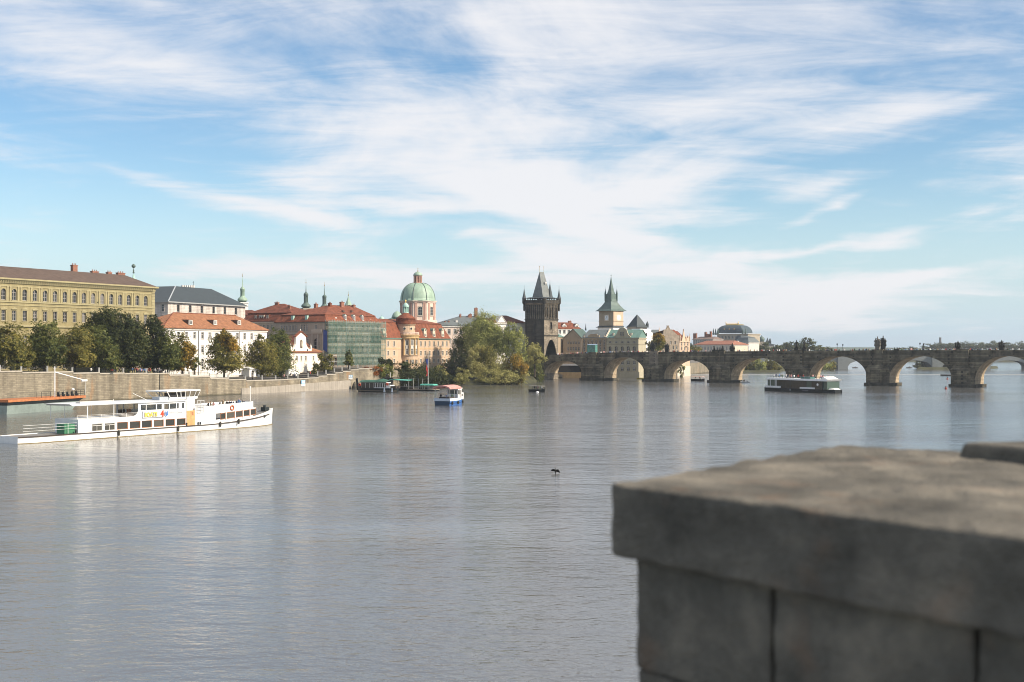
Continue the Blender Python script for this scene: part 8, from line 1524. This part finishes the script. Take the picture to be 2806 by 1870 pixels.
b = MB(); b.box(Ag(2188), Ag(2215), .8, 2.6, zt, zt + .55); b.build('roof_skylight', [M('teal_skylight', (.05, .14, .13), .3, .1, 1)], root); b = MB(); b.hexa([(Ag(2246), .6, zt), (Ag(2262), .6, zt), (Ag(2262), Bm - .6, zt), (Ag(2246), Bm - .6, zt)], [(Ag(2248), .8, zt + .8), (Ag(2250), .8, zt + .8), (Ag(2250), Bm - .8, zt + .8), (Ag(2248), Bm - .8, zt + .8)]); b.build('windscreen', [BW_P], root)
b = MB(); b.hexa([(Ag(2250), .3, 1.05), (Lb - .2, 1.8, 1.05), (Lb - .2, Bm - 1.8, 1.05), (Ag(2250), Bm - .3, 1.05)], [(Ag(2252), .5, 1.7), (Lb - .6, 2.0, 1.35), (Lb - .6, Bm - 2.0, 1.35), (Ag(2252), Bm - .5, 1.7)]); b.build('fore_deck', [BW_P], root)
b = MB(); b.box(Ag(2267, 2) - .3, Ag(2267, 2) + .3, 2.0, 2.6, 1.4, 1.95); b.build('orange_float', [RING], root); b = MB(); b.lathe([(.4, 0), (.4, .05)], 12); o_ = b.build('round_sign', [BW_P], root, (Ag(2239), .2, 2.45)); o_.rotation_euler = (R(90), 0, 0)
b = MB()
for x in (Ag(2165),): b.box(x - .12, x + .12, -.04, .02, .35, .85)
for i in range(9): x = Ag(2198) + i * .3; b.box(x, x + .2, -.03, .01, .62, .72)
b.build('hull_marks', [GREYT], root)
for i in range(24):
    x = x0 + 1.2 + (x1 - x0 - 4) * rp.random(); y = rp.uniform(.6, 4.0); c = rp.choice(COLS + ['red', 'black']); p = f.world(x, y, zt - .42); person(tuple(p), rp.uniform(0, 6), 'sit', c, f'passenger in {c} on the roof of the glass excursion boat', f'{c} clad passengers on the excursion boat roof')
# ---- buoys, far pontoon, far rowing boats
for (px, yb, lb) in ((2592, 1066, 'nearer reddish buoy left of the sixth pier'), (2596, 1040, 'farther small buoy seen through the sixth arch')):
    d = Dw(yb); q = W2(px, d); root = thing('buoy', lb, 'buoy', (q.x, q.y, 0), group='river buoys'); b = MB(); b.lathe([(.2, -.3), (.42, -.1), (.45, .25), (.3, .45)], 10); b.build('float', [M('buoy_red', (.34, .07, .05), .6, .15, 1)], root); b = MB(); b.lathe([(.22, .45), (.2, .75), (.06, 1.0)], 8); b.build('top_mark', [RUB], root)
f = Fr(W2(2577, 612), W2(2606, 606), 0); root = thing('far_pontoon', 'low grey pontoon by the right pier upstream of the bridge', 'pontoon', f.loc, f.rz); b = MB(); b.box(0, f.L, 0, 3, -.2, .5); b.build('float', [BR_DK], root); b = MB(); b.box(0, f.L, 0, 3, .5, .9); b.build('deck', [POST_M], root)
for (px, yb, lb) in ((2343, 1009, 'far dark rowing boat right of the far bridge pier'), (2491, 1009, 'far dark rowing boat at the left of the sixth arch')):
    d = Dw(yb); q = W2(px, d); root = thing('far_rowing_boat', lb, 'boat', (q.x, q.y, 0), .3, 'far rowing boats'); b = MB(); b.hexa([(-1.6, -.3, -.1), (1.6, -.3, -.1), (1.6, .3, -.1), (-1.6, .3, -.1)], [(-2.2, -.6, .5), (2.2, -.6, .5), (2.2, .6, .5), (-2.2, .6, .5)]); b.build('hull', [RUB], root); b = MB(); b.box(-.2, .2, -.5, .5, .5, .6); b.build('thwart', [WOOD], root); person((q.x, q.y, -.2), .5, 'sit', 'black', 'rower in black in the ' + lb, 'far rowers')
# ---- van, kiosk and signs on the quay
q = wall_pt(834) - N0 * 4.2; f = Fr(q - U0 * 2.4, q + U0 * 2.4, 4.9); root = thing('white_van', 'white delivery van parked before the small chapel house', 'van', f.loc, f.rz)
b = MB(); b.xz([(0, .35), (4.8, .35), (4.85, .95), (4.2, 1.15), (3.6, 1.95), (3.3, 2.05), (.1, 2.05), (0, 1.9)], 0, 1.9); b.build('body', [BW_P], root); b = MB(); b.xz([(3.3, 1.2), (4.05, 1.2), (3.55, 1.85), (3.3, 1.85)], -.02, .01); b.build('side_window', [GLASS_D], root)
for x in (.9, 3.9): b = MB(); b.lathe([(.34, -.1), (.34, .12)], 14); w_ = b.build('wheel', [RUBBER], root, (x, .05, .34)); w_.rotation_euler = (R(90), 0, 0)
q = wall_pt(742) - N0 * 6; f = Fr(q - U0 * 2.5, q + U0 * 2.5, 4.7); root = thing('white_kiosk', 'low white kiosk with two arched openings under the poplars', 'kiosk', f.loc, f.rz); facade(root, WHITE_B, f.L, 0, 2.6, [(1.4, .1, 1.2, 1.9, 'a'), (3.5, .1, 1.2, 1.9, 'a')], W_TRIM, glass=GLASS_D); plain_walls(root, WHITE_B, f.L, 2.5, 0, 2.6); hip(root, W_TRIM, 0, f.L, 0, 2.5, 2.65, 1, 4, 3.2, ov=.3)
def wall_sign(lb, px, y0, y1, w, rz=None, mats=None):
    q = wall_pt(px) + N0 * .4; k = q.y / F; z1, z0 = CH - (y0 - HY) * k, CH - (y1 - HY) * k; rz = math.atan2(U0.y, U0.x) if rz is None else rz
    root = thing('quay_sign', lb, 'sign', (q.x, q.y, z0), rz, 'river signs on the quay'); h = z1 - z0
    b = MB(); b.box(-w/2, w/2, -.05, .05, h * .42, h); b.build('blue_panel', [M('sign_pale_blue', (.25, .48, .70), .5, .1, 2)], root); b = MB(); b.box(-w/2, w/2, -.05, .05, 0, h * .42 - .03); b.build('white_panel', [BW_P], root)
    b = MB(); b.box(-w * .34, -w * .06, -.08, -.05, h * .52, h * .9); b.box(w * .06, w * .34, -.08, -.05, h * .52, h * .9); b.build('pictogram', [BW_P], root)
    b = MB(); b.box(-.05, .05, .05, .45, h * .3, h * .7); b.build('bracket', [IRON], root)
wall_sign('blue and white river sign in the middle of the quay wall', 828, 1042, 1059, 1.9); wall_sign('small blue and white river sign near the end of the quay wall', 957, 1028, 1040, 1.5, math.atan2(U0.y, U0.x) - .9)
# mooring post near the end of the wall
q = wall_pt(958) + N0 * 2.0; root = thing('mooring_dolphin', 'dark conical mooring block at the foot of the quay wall end', 'bollard', (q.x, q.y, 0)); b = MB(); b.lathe([(1.0, -.5), (.9, .8), (.35, 2.1), (.2, 2.3)], 10); b.build('block', [BR_DK], root)
for px in (964, 967): q = wall_pt(px) + N0 * 3.0; root = thing('mooring_pile', f'thin dark mooring pile by the black boat, {"left" if px == 964 else "right"} of the pair', 'pile', (q.x, q.y, 0), group='mooring piles'); b = MB(); b.lathe([(.16, -1), (.15, 1.4)], 8); b.build('pile', [BARK], root); b = MB(); b.lathe([(.18, 1.4), (.05, 1.55)], 8); b.build('cap', [IRON], root)

# ---- cormorant skimming the river
q = P(1522, 1291.5, 130); root = thing('flying_cormorant', 'dark cormorant flying low over the river in the foreground', 'bird', tuple(q), R(-35)); root.scale = (1.12, 1.12, 1.12); root.rotation_euler = (R(-48), R(10), R(-20)); FEA = M('black_feathers', (.015, .014, .012), .6, .2, 8); b = MB()
bm = [(-.30, .015), (-.22, .04), (-.1, .085), (.03, .095), (.14, .065), (.22, .035), (.30, .03), (.36, .034), (.41, .022), (.46, .01)]; n_ = 8; k0 = len(b.v)
for (t, r_) in bm:
    for i in range(n_): a_ = 2 * math.pi * i / n_; b.v.append((-.0 + r_ * math.cos(a_) * .9, -t, r_ * math.sin(a_) + .03 * max(0, t) * 3))
for j in range(len(bm) - 1):
    for i in range(n_): i2 = (i + 1) % n_; b.f.append((k0 + j*n_ + i, k0 + j*n_ + i2, k0 + (j+1)*n_ + i2, k0 + (j+1)*n_ + i)); b.m.append(0)
b.f.append(tuple(k0 + i for i in range(n_))); b.m.append(0); b.f.append(tuple(k0 + (len(bm)-1)*n_ + i for i in reversed(range(n_)))); b.m.append(0); b.build('body', [FEA], root, smooth=True)
for s, up in ((1, .10), (-1, .02)):
    b = MB(); P_ = [(0, .12, .05), (0, -.12, .05), (s * .22, -.16, .05 + up), (s * .40, -.06, up * .6 - .02), (s * .46, .06, up * .2 - .05), (s * .24, .10, .03 + up)]; b.hexa([(x, y, z) for x, y, z in P_], [(x, y, z + .02) for x, y, z in P_]); b.build('wing', [FEA], root)
b = MB(); b.hexa([(-.03, .28, -.01), (.03, .28, -.01), (.07, .44, -.01), (-.07, .44, -.01)], [(-.03, .28, .01), (.03, .28, .01), (.07, .44, .01), (-.07, .44, .01)]); b.build('tail', [FEA], root)

# ================================================================ stone parapet pillar in front of the lens
PAR = bpy.data.materials.new('parapet_sandstone'); PAR.use_nodes = True; nt = PAR.node_tree; L_ = nt.links.new; pb = nt.nodes['Principled BSDF']; pb.inputs['Roughness'].default_value = .92; pb.inputs['Specular IOR Level'].default_value = .15
g_ = nd(nt, 'ShaderNodeNewGeometry'); cr = nd(nt, 'ShaderNodeValToRGB'); n1 = nd(nt, 'ShaderNodeTexNoise'); n1.inputs['Scale'].default_value = 2.2; n1.inputs['Detail'].default_value = 9; n1.inputs['Roughness'].default_value = .68; L_(g_.outputs['Position'], n1.inputs['Vector']); L_(n1.outputs['Fac'], cr.inputs[0]); e_ = cr.color_ramp.elements; e_[0].position = .3; e_[0].color = (.058, .054, .046, 1); e_[1].position = .72; e_[1].color = (.245, .215, .170, 1); x_ = e_.new(.52); x_.color = (.135, .123, .102, 1)
n2 = nd(nt, 'ShaderNodeTexNoise'); n2.inputs['Scale'].default_value = 60; n2.inputs['Detail'].default_value = 4; L_(g_.outputs['Position'], n2.inputs['Vector']); n3 = nd(nt, 'ShaderNodeTexNoise'); n3.inputs['Scale'].default_value = 3.5; n3.inputs['Detail'].default_value = 4; L_(g_.outputs['Position'], n3.inputs['Vector']); mr_ = nd(nt, 'ShaderNodeMapRange'); L_(n3.outputs['Fac'], mr_.inputs[0]); mr_.inputs[1].default_value = .58; mr_.inputs[2].default_value = .72; mr_.inputs[4].default_value = .3
mx_ = nd(nt, 'ShaderNodeMix', data_type='RGBA'); L_(mr_.outputs[0], mx_.inputs[0]); L_(cr.outputs[0], mx_.inputs[6]); mx_.inputs[7].default_value = (.24, .145, .09, 1); L_(mx_.outputs[2], pb.inputs['Base Color']); bp = nd(nt, 'ShaderNodeBump'); bp.inputs['Distance'].default_value = .012; L_(mth(nt, 'ADD', n2.outputs['Fac'], mth(nt, 'MULTIPLY', n1.outputs['Fac'], 2.0)), bp.inputs['Height']); L_(bp.outputs[0], pb.inputs['Normal'])
hd = .55; zc = CH - hd
def tp(px, py, h=hd): d = F * h / (py - HY); return Vector(((px - CX) / F * d, d))
A_, B_, C_ = tp(1672, 1325), tp(2300, 1218), tp(2585, 1234); D_ = A_ + (tp(2130, 1386) - A_).normalized() * 5.2; E_ = C_ + (D_ - A_).normalized() * 5.6
root = thing('parapet_pillar', 'weathered grey stone parapet pillar close to the lens at lower right', 'parapet', (A_.x, A_.y, 0))
def rel(p, z): return (p.x - A_.x, p.y - A_.y, z)
CHIP = bpy.data.textures.new('chipped_stone', 'CLOUDS'); CHIP.noise_scale = .16; CHIP.noise_depth = 4
def coping_piece(poly, z0, z1, nm='coping_stone', bev=.04):
    me = MB(); me.hexa([rel(p, z0) for p in poly], [rel(p, z1) for p in poly]); o = me.build(nm, [PAR], root); bv = o.modifiers.new('bevel', 'BEVEL'); bv.width = bev * .5; bv.segments = 2; sb = o.modifiers.new('sub', 'SUBSURF'); sb.subdivision_type = 'SIMPLE'; sb.levels = sb.render_levels = 5; dp_ = o.modifiers.new('chip', 'DISPLACE'); dp_.texture = CHIP; dp_.texture_coords = 'GLOBAL'; dp_.strength = .035; dp_.mid_level = .55; return o
# winding is clockwise seen from above, so reverse it
w_ = (D_ - A_); mids = [0, .36, .68, 1.0]
for i in range(3):
    a0, a1 = A_ + w_ * (mids[i] + (.0015 if i else 0)), A_ + w_ * (mids[i+1] - .0015); r0 = B_ if i == 0 else None
    c0 = C_ + (E_ - C_) * mids[i] if i else C_; c1 = C_ + (E_ - C_) * mids[i+1]
    poly = [a0, a1, c1, c0] + ([B_] if i == 0 else []); coping_piece(poly, zc - .30, zc)
# parapet wall under the coping: courses of blocks
rb_ = random.Random(4)
for course in range(3):
    z1 = zc - .304 - course * .46; z0 = z1 - .452; t = 0.0; st = .0 if course % 2 == 0 else -.35
    inn = (B_ - A_).normalized() * .07
    while st < 5.1:
        en = min(5.1, st + rb_.uniform(.75, .95)); s0 = max(0.02, st); u1 = w_.normalized(); n1_ = Vector((-u1.y, u1.x)); n1_ = n1_ if n1_.dot(B_ - A_) > 0 else -n1_; dz = rb_.uniform(0, .012)
        if en - s0 > .1:
            p0, p1 = A_ + u1 * (s0 + .006) + n1_ * (.08 + dz) + u1 * .04 * (s0 < .05), A_ + u1 * (en - .006) + n1_ * (.08 + dz); coping_piece([p0, p1, p1 + n1_ * .5, p0 + n1_ * .5], z0, z1, 'parapet_block', .02)
        st = en
    p0 = A_ + (B_ - A_).normalized() * .6 + Vector((.12, -.02)); p1 = B_ + Vector((0, -.15)); nn_ = (C_ - B_).normalized(); coping_piece([p0, p0 + nn_ * .5, p1 + nn_ * .5, p1][::1], z0, z1, 'parapet_block', .02)
# raised pedestal at the right end, and the pier that carries it all
F1 = tp(2590, 1232); G1 = C_ + (E_ - C_).normalized() * .02; hh_ = .34
q0 = tp(2592, 1231, .55); q1 = q0 + Vector((1.2, .9)); q2 = q1 + Vector((1.0, -1.6)); q3 = q0 + Vector((1.0, -1.3))
qs = [Vector(p) for p in ((2.20, 6.52), (2.75, 5.0), (5.0, 3.4), (4.2, 7.0))]; qt = [Vector(p) for p in ((2.30, 6.36), (2.95, 5.0), (5.0, 3.4), (4.2, 6.9))]; me_ = MB(); me_.hexa([rel(p, zc - .5) for p in qs], [rel(p, zc + .075) for p in qt]); o = me_.build('raised_block', [PAR], root); bv = o.modifiers.new('bevel', 'BEVEL'); bv.width = .03; bv.segments = 3
b = MB(); poly = [A_ + Vector((.35, -.05)), D_ + Vector((.2, .2)), E_, C_ + Vector((-.1, -.3)), B_ + Vector((-.1, -.4))]; b.hexa([rel(p, -1) for p in poly], [rel(p, zc - .31 - .46 * 2.9) for p in poly]); b.build('pier', [PALE_ST], root)

# ================================================================ posts and panels that can be told apart become parts of their own
def split_loose(o):
    me = o.data; n = len(me.vertices); par = list(range(n))
    def fd(i):
        while par[i] != i: par[i] = par[par[i]]; i = par[i]
        return i
    for e in me.edges: a, c = fd(e.vertices[0]), fd(e.vertices[1]); par[a] = c
    comps = {}
    for p in me.polygons: comps.setdefault(fd(p.vertices[0]), []).append(p)
    if len(comps) < 2: return
    for ps in comps.values():
        ids = sorted({v for p in ps for v in p.vertices}); mp = {v: i for i, v in enumerate(ids)}; m2 = bpy.data.meshes.new(o.name.split('.')[0]); m2.from_pydata([me.vertices[v].co[:] for v in ids], [], [[mp[v] for v in p.vertices] for p in ps])
        for m in me.materials: m2.materials.append(m)
        m2.polygons.foreach_set('material_index', [p.material_index for p in ps]); c = o.copy(); c.data = m2; c.name = o.name.split('.')[0]; COL.objects.link(c)
    bpy.data.objects.remove(o)
for o in [o for o in SC.objects if o.type == 'MESH' and o.name.split('.')[0] in ('canopy_post', 'awning_post', 'roof_post', 'aft_cabin_post', 'cabin_post', 'blind_panel', 'pictogram', 'clock_mark', 'downpipe')]: split_loose(o)

# ================================================================ river haze
hz = MB(); hz.box(-1450, 5500, -290, 6000, -1.0 - 1.5, 62); hm = bpy.data.materials.new('river_haze'); hm.use_nodes = True; nt = hm.node_tree; nt.nodes.clear(); ou = nd(nt, 'ShaderNodeOutputMaterial'); pv = nd(nt, 'ShaderNodeVolumePrincipled'); pv.inputs['Color'].default_value = (.86, .92, 1.0, 1); pv.inputs['Density'].default_value = HAZE_D; pv.inputs['Anisotropy'].default_value = .35; nt.links.new(pv.outputs[0], ou.inputs['Volume'])
if HAZE_D > 0: tag(hz.build('haze', [hm]), kind='stuff')
